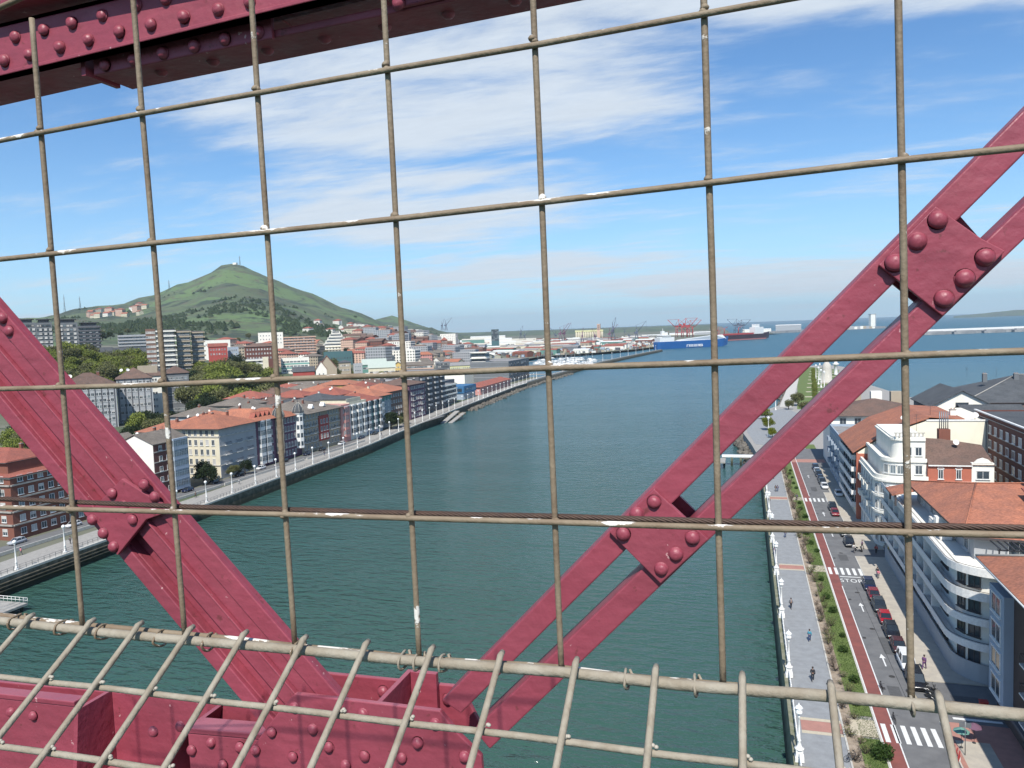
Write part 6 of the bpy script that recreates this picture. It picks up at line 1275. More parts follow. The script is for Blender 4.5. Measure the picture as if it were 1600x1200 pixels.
BK, RD = (0.012, 0.012, 0.015), (0.35, 0.008, 0.015)
for x, y, k, cn, cc, lb in [(19.7, 103.2, 'van', 'black', BK, 'black parked car nearest the viewer, beside the rightmost upright wire'), (19.65, 108.6, 'van', 'white', (.7, .7, .7), 'white and grey-green van parked behind the rightmost upright wire'),
                            (19.6, 114.0, 'hatch', 'maroon', (.07, .02, .02), 'dark maroon hatchback parked next to the white van'), (19.6, 119.3, 'suv', 'black', BK, 'black estate car between the maroon hatchback and the bright red car'),
                            (19.6, 124.5, 'hatch', 'red', RD, 'bright scarlet car, lower of the two red cars in the parked line'), (19.55, 129.7, 'suv', 'charcoal', (.03, .035, .04), 'charcoal car parked between the two red cars'),
                            (19.55, 134.8, 'hatch', 'darkred', (.2, .012, .02), 'dark red car, upper of the two red cars in the parked line'), (19.5, 139.6, 'suv', 'navy', (.012, .018, .05), 'navy blue car parked just past the word STOP'),
                            (19.5, 166.0, 'suv', 'black', BK, 'black car parked at the side street corner below the cable'), (19.5, 173.5, 'hatch', 'charcoal', (.03, .035, .04), 'charcoal car half hidden by the steel cable'), (19.5, 191.5, 'hatch', 'darkred', (.2, .012, .02), 'small dark red car parked just before the far crossing'),
                            (19.5, 197.0, 'suv', 'black', BK, 'black car parked in front of the dark red one at the far crossing'), (20.0, 222.0, 'hatch', 'white', (.7, .7, .7), 'white saloon at the near end of the far parked row'), (20.0, 228, 'suv', 'charcoal', (.03, .035, .04), 'charcoal car second in the far parked row'),
                            (20.0, 233.5, 'hatch', 'navy', (.012, .018, .05), 'navy car third in the far parked row'), (20.0, 239, 'suv', 'black', BK, 'black car fourth in the far parked row'), (20.0, 244.5, 'hatch', 'silver', (.4, .42, .45), 'silver car fifth in the far parked row'), (20.0, 250, 'suv', 'navy', (.012, .018, .05), 'navy car at the far end of the far parked row'),
                            (22.6, 213, 'hatch', 'white', (.7, .7, .7), 'white car pulled onto the pavement by the tall balconied block')]:
    car(x, y, rr.uniform(-.02, .02), k, cn, cc, lb)
for i in range(16):
    y = 136+i*14+rr.uniform(-3, 3); cn, cc = rr.choice((('black', BK), ('silver', (.4, .42, .45)), ('white', (.7, .7, .7)), ('navy', (.012, .018, .05))))
    car(-165.2+(0 if y < 330 else -0.0), y, 0, 'hatch', cn, cc, '%s car parked on the left bank road, %s from the left' % (cn, ORD[i]), 'cars parked along the left bank road') if y < 330 else None
# motor scooters at the kerb
def scooter_parts():
    b = MB(); b.tube([(0, -.75, .45), (0, -.35, .35), (0, .1, .36), (0, .35, .6), (0, .8, .62)], [.09, .14, .13, .17, .08], 7); b.tube([(0, -.62, .4), (0, -.42, 1.02)], .05, 6); b.box(-.18, .18, -.72, -.66, .35, .85)
    s = MB(); s.tube([(0, .0, .78), (0, .3, .82), (0, .72, .8)], [.10, .15, .08], 7); h = MB(); h.tube([(-.33, -.38, 1.02), (0, -.44, 1.05), (.33, -.38, 1.02)], .025, 5)
    w = MB(); w.lathe([(.08, -.05), (.22, -.05), (.25, 0), (.22, .05), (.08, .05)], 12); return b.mesh('body', PAINTS['black']), s.mesh('seat', M_tyre), h.mesh('handlebar', M_iron), w.mesh('wheel', M_tyre)
SC = scooter_parts()
for i, (x, y, lb) in enumerate([(21.4, 99.3-1.5, 'nearest'), (21.4, 98.9, 'second'), (21.4, 100.0, 'third'), (21.4, 101.1, 'fourth'), (20.6, 160.6, 'dark one by the yellow kiosk front')]):
    t = tag(empty('motor_scooter', (x-.5 if i < 4 else x, y+.9, .014 if i < 4 else .02), R_(70)), 'black motor scooter parked across the kerb below the curved block, '+lb if i < 4 else 'black motor scooter standing at the side street corner', 'scooter', 'scooters parked along the right street')
    put('body', SC[0], t); put('seat', SC[1], t); put('handlebar', SC[2], t); put('wheel', SC[3], t, (0, -.62, .25), (0, math.pi/2, 0)); put('wheel', SC[3], t, (0, .6, .25), (0, math.pi/2, 0))

# ------------------------------------------------------------------ lamps and railings
M_globe = mat('opal_globe', (0.8, 0.8, 0.78), 0.3)
def lamp_right():
    p = MB(); p.box(-.45, .45, -.45, .45, 0, .5); p.box(-.36, .36, -.36, .36, .5, 1.25); p.lathe([(.5, 1.25), (.5, 1.38), (.3, 1.45), (.22, 1.7), (.16, 2.1), (.24, 2.2), (.12, 2.35), (.09, 4.6), (.16, 4.7), (.10, 4.85), (.09, 5.0)], 10)
    return p.mesh('pedestal_post', M_white)
def lamp_head():
    h = MB(); h.lathe([(.10, 0), (.34, .12), (.38, .2), (.30, .62), (.42, .68), (.30, .86), (.10, 1.0), (.05, 1.2)], 8, smooth=False); return h.mesh('lantern', M_globe)
LP, LH = lamp_right(), lamp_head()
yl = [40, 61, 82.2, 102.1, 123, 144.1, 165.5, 187, 208, 229, 250]
for i, y in enumerate(yl):
    t = tag(empty('street_lamp', (4.75, y, .10)), 'white lantern post on the right railing, %s' % (('behind the viewer' if y < 75 else ['lowest in the picture', 'second lowest in view', 'third lowest', 'fourth, by the red crossing strip', 'just under the steel cable', 'just above the steel cable', 'far one by the second red strip', 'farther one near the brace', 'farthest one before the trees'][i-2])), 'lamp post', 'white lantern posts on the right quay railing')
    put('pedestal_post', LP, t); put('lantern', LH, t, (0, 0, 5.0))
    if i < len(yl)-1:
        f = tag(empty('railing', (4.75, y, .10)), 'white quay railing bay between two lantern posts, %s from the bridge' % ORD[i], 'railing', 'white railing bays of the right quay'); n = int((yl[i+1]-y)/1.9)
        ln = yl[i+1]-y
        k = ('rail', round(ln, 1))
        if k not in CACHE:
            m1 = MB(); m1.box(-.06, .06, .5, ln-.5, 1.0, 1.1); m2 = MB(); m2.box(-.035, .035, .5, ln-.5, .55, .6); CACHE[k] = (m1.mesh('rail', M_white), m2.mesh('rail', M_white))
        for m_ in CACHE[k]: put('rail', m_, f)
        if 'rpost' not in CACHE: m3 = MB(); m3.box(-.07, .07, -.07, .07, 0, 1.0); m3.lathe([(.1, 0), (.1, .08), (.05, .16)], 6, (0, 0, 1.1)); CACHE['rpost'] = m3.mesh('post', M_white)
        for q in range(n): put('post', CACHE['rpost'], f, (0, .9+q*(ln-1.8)/(n-1), 0))
pm = MB(); pm.lathe([(.42, 0), (.42, .3), (.24, .45), (.2, 1.5), (.27, 1.6), (.16, 1.75), (.12, 5.3), (.22, 5.4), (.12, 5.5)], 8); PM = pm.mesh('post', M_white); gm = MB(); gm.lathe([(.14, 0), (.34, .14), (.42, .4), (.34, .66), (.12, .82)], 10); GM = gm.mesh('globe', M_globe)
ys = [45+12.4*i for i in range(32)]+[446+13*i for i in range(18)]
for i, y in enumerate(ys):
    t = tag(empty('street_lamp', (quay_left(y)-.55, y, .12)), 'white globe lamp on the edge of the left quay, %s counting away from the bridge' % (ORD[i] if i < len(ORD) else 'far along, number %d' % (i+1)) if i < len(ORD) else 'tiny white globe lamp far along the left quay past the pavilion', 'lamp post', 'white globe lamps along the left quay')
    put('post', PM, t); put('globe', GM, t, (0, 0, 5.5))
M_rail = mat('grey_rail', (0.16, 0.16, 0.16), .6)
for i in range(12):
    a = 45+i*36; b = a+36; f = tag(empty('railing', (0, 0, .12)), 'thin grey railing along the left quay edge, %s stretch from the bridge' % ORD[i], 'railing', 'grey railing stretches of the left quay')
    m_ = MB()
    for z in (1.0, .55): m_.tube([(quay_left(y)-.3, y, z) for y in (a, a+12, a+24, b)], .035, 4)
    m_.build('rail', M_rail, f); m_ = MB()
    for q in range(24): y = a+q*1.5; x = quay_left(y)-.3; m_.box(x-.03, x+.03, y-.03, y+.03, 0, 1)
    o = m_.build('posts', M_rail, f); o['kind'] = 'stuff'
for i in range(8):
    f = tag(empty('kerb_wall', (0, 0, .06)), 'low pale wall dividing road and promenade on the left bank, %s length' % ORD[i], 'wall', 'low dividing walls of the left bank'); a = 60+i*48; m_ = MB(); m_.box(-159.2, -158.9, a, a+46, 0, .8); m_.build('wall', M_kerb, f) if a < 300 else bpy.data.objects.remove(f)
# ------------------------------------------------------------------ foliage
def leaf_mat(name, c1, c2, tr=.25):
    m = mat(name, c1, 0.75, c2, 1.6, 1.0, detail=3, objvar=.18, spec=.25); nt = m.node_tree; N = nt.nodes; L = nt.links; b = N['Principled BSDF']
    t = N.new('ShaderNodeBsdfTranslucent'); L.new(b.inputs['Base Color'].links[0].from_socket, t.inputs[0]); ms = N.new('ShaderNodeMixShader'); ms.inputs[0].default_value = tr
    L.new(b.outputs[0], ms.inputs[1]); L.new(t.outputs[0], ms.inputs[2]); L.new(ms.outputs[0], N['Material Output'].inputs[0]); return m
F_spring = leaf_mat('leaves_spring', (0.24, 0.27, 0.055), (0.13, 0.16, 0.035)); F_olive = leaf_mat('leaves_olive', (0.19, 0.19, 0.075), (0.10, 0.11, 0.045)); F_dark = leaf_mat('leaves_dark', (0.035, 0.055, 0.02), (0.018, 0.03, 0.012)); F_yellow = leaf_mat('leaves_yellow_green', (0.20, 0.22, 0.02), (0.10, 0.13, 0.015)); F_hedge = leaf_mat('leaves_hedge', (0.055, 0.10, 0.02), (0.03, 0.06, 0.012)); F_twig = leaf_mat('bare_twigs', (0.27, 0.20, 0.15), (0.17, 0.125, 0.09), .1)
M_bark = mat('bark', (0.09, 0.07, 0.05), 0.95, (0.05, 0.04, 0.03), 8, .8, bump=.5, bscale=30)
def crown_mesh(name, blobs, n, leaf, m, seed, up=.3):
    r = random.Random(seed); v = []; f = []; tot = sum(b[3]**2 for b in blobs)
    for bx_, by, bz, br in blobs:
        k = int(n*br**2/tot)
        for _ in range(k):
            d = Vector((r.gauss(0, 1), r.gauss(0, 1), r.gauss(0, 1))).normalized(); q = r.random()**.33; lump = 1+.28*noise.noise(Vector((bx_, by, bz))+d*2.2+Vector((seed, 0, 0)))
            p = Vector((bx_, by, bz))+Vector((d.x, d.y, d.z*.82))*br*q*lump
            a = Vector((r.gauss(0, 1), r.gauss(0, 1), r.gauss(0, 1)+up)).normalized(); t = a.orthogonal().normalized(); w = a.cross(t); s = leaf*r.uniform(.6, 1.3); b = len(v)
            v += [tuple(p-t*s), tuple(p+w*s*.6), tuple(p+t*s), tuple(p-w*s*.6)]; f.append((b, b+1, b+2, b+3))
    me = bpy.data.meshes.new(name); me.from_pydata(v, [], f); me.materials.append(m); me.update(); return me
def trunk_mesh(h, r0, seed, spread=2.4, n=6):
    r = random.Random(seed); mb = MB(); mb.tube([(0, 0, -.5), (.05, .02, h*.25), (-.04, .06, h*.5), (.02, 0, h*.8)], [r0*1.25, r0, r0*.75, r0*.35], 7)
    for i in range(n): a = i*2*math.pi/n+r.uniform(-.4, .4); z = h*r.uniform(.3, .6); d = spread*r.uniform(.6, 1.1); mb.tube([(0, 0, z), (math.cos(a)*d*.45, math.sin(a)*d*.45, z+h*.16), (math.cos(a)*d, math.sin(a)*d, z+h*r.uniform(.25, .42))], [r0*.45, r0*.28, r0*.08], 5)
    return mb.mesh('trunk', M_bark)
def tree_kind(seed, R0, H_, n, leaf, m):
    r = random.Random(seed); bl = [(0, 0, H_-R0*.8, R0*.72)]
    for i in range(8): a = r.uniform(0, 6.28); q = R0*r.uniform(.45, .75); bl.append((math.cos(a)*q, math.sin(a)*q, H_-R0*r.uniform(.55, 1.45), R0*r.uniform(.32, .5)))
    return crown_mesh('crown', bl, n, leaf, m, seed), trunk_mesh(H_*.85, R0*.07, seed, R0*.7)
TK = {}
for nm, m in (('spring', F_spring), ('olive', F_olive), ('dark', F_dark), ('yellow', F_yellow)):
    for s in (1, 2): TK[nm, s] = tree_kind(s*7+len(nm), 5.0, 11.0, 3000, .36, m)
def tree(x, y, kind, s, scale, label, group, z=None, rz=None):
    c, t_ = TK[kind, s]; z = terrain(x, y) if z is None else z
    r = tag(empty('tree', (x, y, z), rr.uniform(0, 6) if rz is None else rz), label, 'tree', group); r.scale = (scale, scale, scale*rr.uniform(.85, 1.1))
    put('trunk', t_, r); put('crown', c, r); return r
kd = {'spring': 'fresh green', 'olive': 'olive brown', 'dark': 'dark green', 'yellow': 'yellow-green'}
def grove(n, pr, rr_, kinds, sc, where, group, dens=6):
    got = []; k = 0
    for _ in range(n*12):
        if k >= n: break
        px_ = rr.uniform(*pr); p = at_range(px_, 560, rr.uniform(*rr_))
        if any((p.x-q[0])**2+(p.y-q[1])**2 < dens**2 for q in got) or p.x > coast_left(p.y)-40: continue
        got.append((p.x, p.y)); kk = rr.choice(kinds); tree(p.x, p.y, kk, rr.choice((1, 2)), rr.uniform(*sc), '%s tree %s' % (kd[kk], where+('' if n < 3 else ', towards the left side' if px_ < pr[0]+(pr[1]-pr[0])/3 else ', in the middle' if px_ < pr[0]+(pr[1]-pr[0])*.67 else ', towards the right side')), group); k += 1
grove(1, (345, 347), (540, 541), ['spring'], (2.3, 2.4), 'with the largest round crown right of the balcony towers', 'trees behind the tenements')
grove(50, (298, 428), (430, 640), ['olive', 'spring', 'olive', 'spring', 'dark'], (1.3, 2.0), 'in the dense grove right of the tenements', 'trees of the grove right of the tenements', 6.5)
grove(64, (50, 228), (560, 640), ['olive', 'spring', 'spring'], (1.2, 1.6), 'in the olive belt above the tenement roofs', 'trees of the belt above the tenement roofs', 6.5)
grove(60, (190, 420), (290, 440), ['olive', 'dark', 'spring', 'dark'], (.7, 1.15), 'between the quay roofs and the tenements', 'trees between the quay roofs and the tenements', 6.5)
grove(14, (0, 110), (300, 430), ['olive', 'dark', 'spring'], (.8, 1.2), 'behind the left brace below the tenements', 'trees behind the left brace', 7)
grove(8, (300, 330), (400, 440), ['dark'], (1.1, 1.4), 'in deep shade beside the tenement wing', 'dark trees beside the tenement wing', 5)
grove(60, (90, 620), (850, 1500), ['olive', 'dark', 'olive', 'dark'], (.8, 1.3), 'scattered between the houses below the hill', 'trees between the houses below the hill', 12)
grove(20, (430, 700), (560, 760), ['dark', 'olive', 'spring'], (.6, 1.0), 'between the factories and the quay roofs', 'trees between the factories and the quay roofs', 8)
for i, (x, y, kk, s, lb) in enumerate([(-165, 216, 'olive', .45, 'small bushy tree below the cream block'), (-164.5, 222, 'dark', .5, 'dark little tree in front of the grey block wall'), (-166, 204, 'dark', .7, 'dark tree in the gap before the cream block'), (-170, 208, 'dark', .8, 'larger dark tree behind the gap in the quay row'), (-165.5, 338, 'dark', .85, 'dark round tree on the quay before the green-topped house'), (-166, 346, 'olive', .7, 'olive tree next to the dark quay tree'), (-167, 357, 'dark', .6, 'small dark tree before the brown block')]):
    tree(x, y, kk, 1+i % 2, s, lb, None, 0.05)
wd = MB(); v_, f_ = [], []
for i in range(4200):
    px = rr.uniform(60, 690); r = rr.triangular(1500, 2900, 1600); p = at_range(px, 520, r); x, y = p.x, p.y
    if x > coast_left(y)-60 or noise.noise(Vector((x/160, y/160, 3)))+.12*(1 if r < 2000 else -2.2) < 0.05: continue
    z = terrain(x, y); s = rr.uniform(3, 7.5); b = len(v_)
    for a in range(5): an = a*1.257+rr.random(); q = s*rr.uniform(.7, 1.2); v_.append((x+math.cos(an)*q, y+math.sin(an)*q, z+s*.25))
    v_.append((x, y, z+s*rr.uniform(1.1, 1.6))); f_ += [(b+k, b+(k+1) % 5, b+5) for k in range(5)]
me = bpy.data.meshes.new('woodland'); me.from_pydata(v_, [], f_); me.materials.append(F_dark); tag(put('woodland', me), 'dark scrub and small woods covering the lower flanks of the hill', 'woodland', kind='stuff')
# right point: yellow-green bushy trees, rocks-side shrubs
for i, (px, py, kk, s, lb) in enumerate([(1201, 672, 'yellow', .62, 'bright yellow-green tree nearest on the right point'), (1196, 655, 'spring', .6, 'green tree behind the bright yellow one'), (1207, 684, 'yellow', .4, 'low yellow-green bush before the bright yellow tree'), (1247, 634, 'olive', .8, 'brownish tree at the bend of the right promenade'), (1262, 652, 'olive', .9, 'brownish tree peeping between the brace bars'), (1232, 640, 'olive', .55, 'small brownish tree left of the bend')]):
    p = on_ground(px, py); tree(p.x, p.y, kk, 1+i % 2, s, lb, None, 0.02)
for i in range(24): y = 440+i*13; tree(27+(y-420)*.075+7, y, 'spring', 1+i % 2, rr.uniform(.28, .4), 'young green tree in the rows of the seaside garden', 'young trees of the seaside garden', .05)
# planted strip on the right: leafless shrubs, round hedge bushes, grass tufts
def shrub_mesh(seed):
    r = random.Random(seed); mb = MB()
    for i in range(16):
        a = r.uniform(0, 6.28); d = r.uniform(.3, .9); h = r.uniform(.7, 1.6); p0 = (r.uniform(-.1, .1), r.uniform(-.1, .1), 0); p1 = (math.cos(a)*d*.5, math.sin(a)*d*.5, h*.55); p2 = (math.cos(a)*d, math.sin(a)*d, h)
        mb.tube([p0, p1, p2], [.035, .022, .008], 3, caps=False)
        for q in range(3): b = r.uniform(0, 6.28); e = Vector(p1).lerp(Vector(p2), r.random()); mb.tube([e, e+Vector((math.cos(b)*.3, math.sin(b)*.3, r.uniform(.05, .4)))], [.012, .005], 3, caps=False)
    return mb.mesh('branches', M_bark), crown_mesh('twigs', [(0, 0, 1.0, .85), (.3, .2, .8, .6), (-.3, -.2, .9, .6)], 150, .085, F_twig if seed % 2 else F_olive, seed)
SH = [shrub_mesh(s) for s in range(1, 6)]
HB = [crown_mesh('foliage', [(0, 0, .5, .62), (.2, .1, .4, .45)], 420, .11, F_hedge, s) for s in (1, 2)]
HB2 = crown_mesh('foliage', [(0, 0, .75, 1.15), (.2, .3, .7, .9)], 1500, .12, F_hedge, 5)
y = 60.0; k = 0
while y < 258:
    x = rr.uniform(10.2, 11.6); a, b = rr.choice(SH); s = rr.uniform(.6, 1.15)
    t = tag(empty('shrub', (x, y, .04), rr.uniform(0, 6)), 'leafless brown shrub in the right planted strip, '+('below the near red crossing strip' if y < 91 else 'between the near and middle red strips' if y < 149 else 'between the middle and far red strips' if y < 208 else 'beyond the far red strip'), 'shrub', 'leafless shrubs of the right planted strip'); t.scale = (s, s, s*rr.uniform(.7, 1.0)); put('branches', a, t); put('twigs', b, t)['kind'] = 'stuff'; y += rr.uniform(1.2, 2.6); k += 1
y = 96.0
while y < 250:
    if not any(abs(y-c) < 3.5 for c in (91, 149.3, 208)):
        t = tag(empty('bush', (rr.uniform(11.9, 12.9), y, .04), rr.uniform(0, 6)), 'small dark green clipped bush by the cycle path, '+('near the lower cars' if y < 149 else 'between the two upper crossings' if y < 208 else 'beyond the far crossing'), 'bush', 'clipped bushes of the grass strip'); s = rr.uniform(.7, 1.15); t.scale = (s, s, s*.9); put('foliage', rr.choice(HB), t)
    y += rr.uniform(5, 10)
t = tag(empty('bush', (13.0, 84.6, .04)), 'large round green bush at the near end of the grass strip', 'bush'); put('foliage', HB2, t)
b = MB()
for i in range(30000):
    x = rr.uniform(11.45, 13.4); y = 60+(rr.random()**1.6)*150; a = rr.uniform(0, 6.28); h = rr.uniform(.05, .14); w = .03; b.v += [(x-w*math.cos(a), y-w*math.sin(a), .06), (x+w*math.cos(a), y+w*math.sin(a), .06), (x+rr.uniform(-.05, .05), y+rr.uniform(-.05, .05), .06+h)]; n = len(b.v); b.f.append((n-3, n-2, n-1)); b.m.append(0); b.sm.append(False)
tag(b.build('grass', F_hedge), 'short green grass of the strip beside the red cycle path', 'grass', kind='stuff')
# shore rocks
def rocks(name, pts, n, s0, s1, label):
    base = []
    for sd in range(4):
        r = random.Random(sd); bm = bmesh.new(); bmesh.ops.create_icosphere(bm, subdivisions=1, radius=1)
        for v in bm.verts: v.co *= r.uniform(.7, 1.15); v.co.z *= .7
        base.append(([tuple(v.co) for v in bm.verts], [tuple(v.index for v in f.verts) for f in bm.faces])); bm.free()
    mb = MB()
    for i in range(n):
        t = rr.random()*(len(pts)-1); k = int(t); a, b_ = Vector(pts[k]), Vector(pts[k+1]); p = a.lerp(b_, t-k)+Vector((rr.gauss(0, 1.5), rr.gauss(0, 1.5), rr.uniform(-.8, .9))); s = rr.uniform(s0, s1); M3 = Matrix.Rotation(rr.uniform(0, 6), 3, 'Z') @ Matrix.Rotation(rr.uniform(0, 6), 3, 'X'); vs, fs = rr.choice(base); mb.add([tuple(p+(M3 @ Vector(v))*s) for v in vs], fs)
    return tag(mb.build(name, M_rock), label, 'rocks', kind='stuff')
rocks('rocks', [(quay_left(y)+1.5, y, -4) for y in (455, 500, 560, 620, 700, 760, 820)], 1100, .7, 1.8, 'dark tumbled rocks along the foot of the left mole')
rocks('rocks', [(3.5, 262, -3.8), (0, 300, -3.8), (-3, 330, -3.8), (-1.5, 380, -3.8), (7, 412, -3.8), (16, 440, -3.8), (23, 520, -3.8), (31, 620, -3.8), (40, 740, -3.8)], 900, .6, 1.5, 'brown rocks and weed along the shore of the right point')
# ------------------------------------------------------------------ jetties
b = tag(empty('jetty', (-4, 277, -4)), 'short white concrete jetty sticking out from the right quay', 'jetty'); m_ = MB(); m_.box(-4.5, 6, -1.2, 1.2, 3.0, 3.6); m_.build('deck', M_white, b)
for x in (-3.8, -1.2, 1.8): m_ = MB(); m_.box(x-.35, x+.35, -1, 1, -2, 3.0); m_.build('pile', M_quayR, b)
m_ = MB(); m_.box(-5.0, -3.2, -9, -1.21, 2.2, 2.7); m_.build('landing', M_concrete, b)
b = tag(empty('slipway', (-157, 405, -4)), 'concrete landing stairs and ramp below the charcoal apartment block', 'slipway'); m_ = MB(); m_.plate([(-6, -14, -1), (-3, -14, -1), (-3, 12, 3.8), (-6, 12, 3.8)], (0, 0, .5)); m_.plate([(-1.5, -14, -1), (1, -14, -1), (1, 12, 3.0), (-1.5, 12, 3.0)], (0, 0, .5)); m_.build('ramp', M_concrete, b); m_ = MB()
for q in range(5): m_.box(-9, 1.4, -10+q*5, -9.3+q*5, -1.0+q*.8, -.2+q*.9)
m_.build('beam', M_quay, b)
b = tag(empty('landing_stage', (-141, 106, -4)), 'white steel landing stage with railings and gangway at the lower left', 'landing stage')
m_ = MB(); m_.box(-4, 9, -3, 4, 1.0, 1.4); m_.build('deck', M_concrete, b); m_ = MB()
for z in (1.9, 2.4): m_.tube([(-4, 4, z), (9, 4, z), (9, -3, z), (-4, -3, z)], .06, 5)
for x in range(-4, 10): 
    for yy in (-3, 4): m_.tube([(x, yy, 1.4), (x, yy, 2.4)], .05, 4)
m_.build('railing', M_white, b); m_ = MB(); m_.plate([(-4, 0, 1.4), (-4, 2, 1.4), (-12, 8, 4.2), (-12, 6, 4.2)], (0, 0, .25)); m_.build('gangway', M_white, b); m_ = MB()
for x in (-3, 2.5, 8): 
    for yy in (-2.5, 3.5): m_.tube([(x, yy, -3), (x, yy, 1.0)], .3, 8)
m_.build('pile', M_quay, b)
m_ = MB()
for q in range(10): m_.tube([(1, -3+q*.1, 1.9+0*q), (1, -3, 2.4)], .04, 4)
for q in range(3): m_.tube([(-4, -3, 1.4+q*.6), (-10, 1.0, 2.9+q*.6)], .05, 4)
m_.build('handrail', M_white, b)
# ------------------------------------------------------------------ people
def skin(verts, edges, radii, m, name, sub=1):
    me = bpy.data.meshes.new(name); me.from_pydata(verts, edges, []); o = bpy.data.objects.new(name, me); COL.objects.link(o)
    md = o.modifiers.new('s', 'SKIN'); md.use_smooth_shade = True
    for v, r in zip(me.skin_vertices[0].data, radii): v.radius = (r, r)
    me.skin_vertices[0].data[0].use_root = True
    s = o.modifiers.new('u', 'SUBSURF'); s.levels = sub; s.render_levels = sub
    dg = bpy.context.evaluated_depsgraph_get(); res = bpy.data.meshes.new_from_object(o.evaluated_get(dg)); bpy.data.objects.remove(o)
    res.name = name; res.materials.clear(); res.materials.append(m); return res
M_skin = mat('skin', (0.45, 0.26, 0.18), 0.6); M_hair = mat('hair', (0.04, 0.025, 0.02), 0.7); M_shoe = mat('shoe', (0.03, 0.03, 0.03), 0.6)
CL = {n: mat('cloth_'+n, c, .9) for n, c in dict(black=(.02, .02, .025), navy=(.03, .05, .13), jeans=(.07, .10, .18), red=(.35, .03, .03), teal=(.05, .22, .30), white=(.6, .6, .58), purple=(.12, .05, .14), grey=(.15, .15, .16), beige=(.42, .34, .24), pink=(.5, .15, .2)).items()}
def figure(step, arm):
    J = dict(p=(0, 0, .93), ch=(0, -.02, 1.25), n=(0, -.02, 1.46), hd=(0, -.045, 1.56), ht=(0, -.04, 1.70), sl=(-.19, -.01, 1.38), el=(-.24, arm*.12, 1.12), wl=(-.23, arm*.20-.05, .90), sr=(.19, -.01, 1.38), er=(.24, -arm*.12, 1.12), wr=(.23, -arm*.20-.05, .90),
             hl=(-.10, 0, .88), kl=(-.11, -step*.16-.03, .50), al=(-.11, -step*.26, .09), tl=(-.11, -step*.26-.17, .03), hr=(.10, 0, .88), kr=(.11, step*.12-.03, .50), ar=(.11, step*.28, .10), tr=(.11, step*.28-.16, .03))
    return J
def person_meshes(step, arm, top, legs, hair='black', skirt=False):
    J = figure(step, arm)
    def sub(names, edges, radii, m, name): 
        ix = {n: i for i, n in enumerate(names)}; return skin([J[n] for n in names], [(ix[a], ix[b]) for a, b in edges], radii, m, name)
    body = sub(['p', 'ch', 'n', 'hd', 'ht', 'sl', 'el', 'wl', 'sr', 'er', 'wr', 'hl', 'kl', 'al', 'tl', 'hr', 'kr', 'ar', 'tr'], [('p', 'ch'), ('ch', 'n'), ('n', 'hd'), ('hd', 'ht'), ('ch', 'sl'), ('sl', 'el'), ('el', 'wl'), ('ch', 'sr'), ('sr', 'er'), ('er', 'wr'), ('p', 'hl'), ('hl', 'kl'), ('kl', 'al'), ('al', 'tl'), ('p', 'hr'), ('hr', 'kr'), ('kr', 'ar'), ('ar', 'tr')],
               [.13, .14, .055, .085, .075, .065, .045, .035, .065, .045, .035, .085, .06, .045, .035, .085, .06, .045, .035], M_skin, 'body')
    jk = sub(['p', 'ch', 'sl', 'el', 'wl', 'sr', 'er', 'wr'], [('p', 'ch'), ('ch', 'sl'), ('sl', 'el'), ('el', 'wl'), ('ch', 'sr'), ('sr', 'er'), ('er', 'wr')], [.165, .175, .09, .065, .055, .09, .065, .055], CL[top], 'jacket')
    tr = sub(['p', 'hl', 'kl', 'al', 'hr', 'kr', 'ar'], [('p', 'hl'), ('hl', 'kl'), ('kl', 'al'), ('p', 'hr'), ('hr', 'kr'), ('kr', 'ar')], [.15, .11, .08, .065, .11, .08, .065], CL[legs], 'trousers')
    hm = MB(); hm.smooth = True; hm.lathe([(.095, -.10), (.112, -.02), (.108, .05), (.07, .10), (.015, .12)], 10, (J['ht'][0], J['ht'][1]+.022, J['ht'][2]-.02)); hr = hm.mesh('hair', M_hair)
    sm = MB()
    for k in ('l', 'r'): a, t_ = Vector(J['a'+k]), Vector(J['t'+k]); sm.tube([a+Vector((0, .05, -.04)), a+Vector((0, -.05, -.03)), t_+Vector((0, 0, .015))], [.05, .055, .04], 7)
    return [('body', body), ('jacket', jk), ('trousers', tr), ('hair', hr), ('shoes', sm.mesh('shoes', M_shoe))]
POOL = {}
def person(x, y, rz, top, legs, label, step=1, arm=1, z=.012, s=1.0):
    k = (top, legs, step, arm)
    if k not in POOL: POOL[k] = person_meshes(step, arm, top, legs)
    t = tag(empty('person', (x, y, z), rz), label, 'person'); t.scale = (s, s, s)
    for n, m in POOL[k]: put(n, m, t)
    return t
def per(px, py, rz, top, legs, label, **k): p = on_ground(px, py); return person(p.x, p.y, rz, top, legs, label, **k)
per(1236, 951, R_(20), 'grey', 'black', 'person in grey walking alone on the right walkway above the lower lamps')
per(1265, 1002, R_(180), 'teal', 'navy', 'person in a teal top and navy trousers on the right walkway', step=.8)
per(1270, 1064, R_(180), 'black', 'black', 'person all in black just above the sloping mesh rod', step=1, s=1.05)
per(1212, 768, R_(0), 'black', 'grey', 'left one of the pair walking near the far lamps', step=.6); per(1215, 768, R_(0), 'navy', 'jeans', 'right one of the pair walking near the far lamps')
per(1202, 788, R_(180), 'black', 'black', 'dark figure walking below the far pair', step=.8); per(1209, 748, R_(10), 'beige', 'jeans', 'distant person in beige on the right walkway')
per(1227, 840, R_(0), 'grey', 'jeans', 'person in grey jacket directly under the cable', step=.7); per(1210, 868, R_(0), 'navy', 'navy', 'person in navy leaning near the white railing', step=.3)
per(1347, 858, R_(90), 'purple', 'black', 'person in purple on the side street pavement', z=.14); per(1334, 864, R_(40), 'white', 'grey', 'person in white by the kerb of the side street', z=.14); per(1369, 866, R_(0), 'red', 'black', 'person in a red top before the yellow kiosk front', z=.14); per(1383, 864, R_(0), 'beige', 'jeans', 'person in beige at the corner of the side street', z=.14)
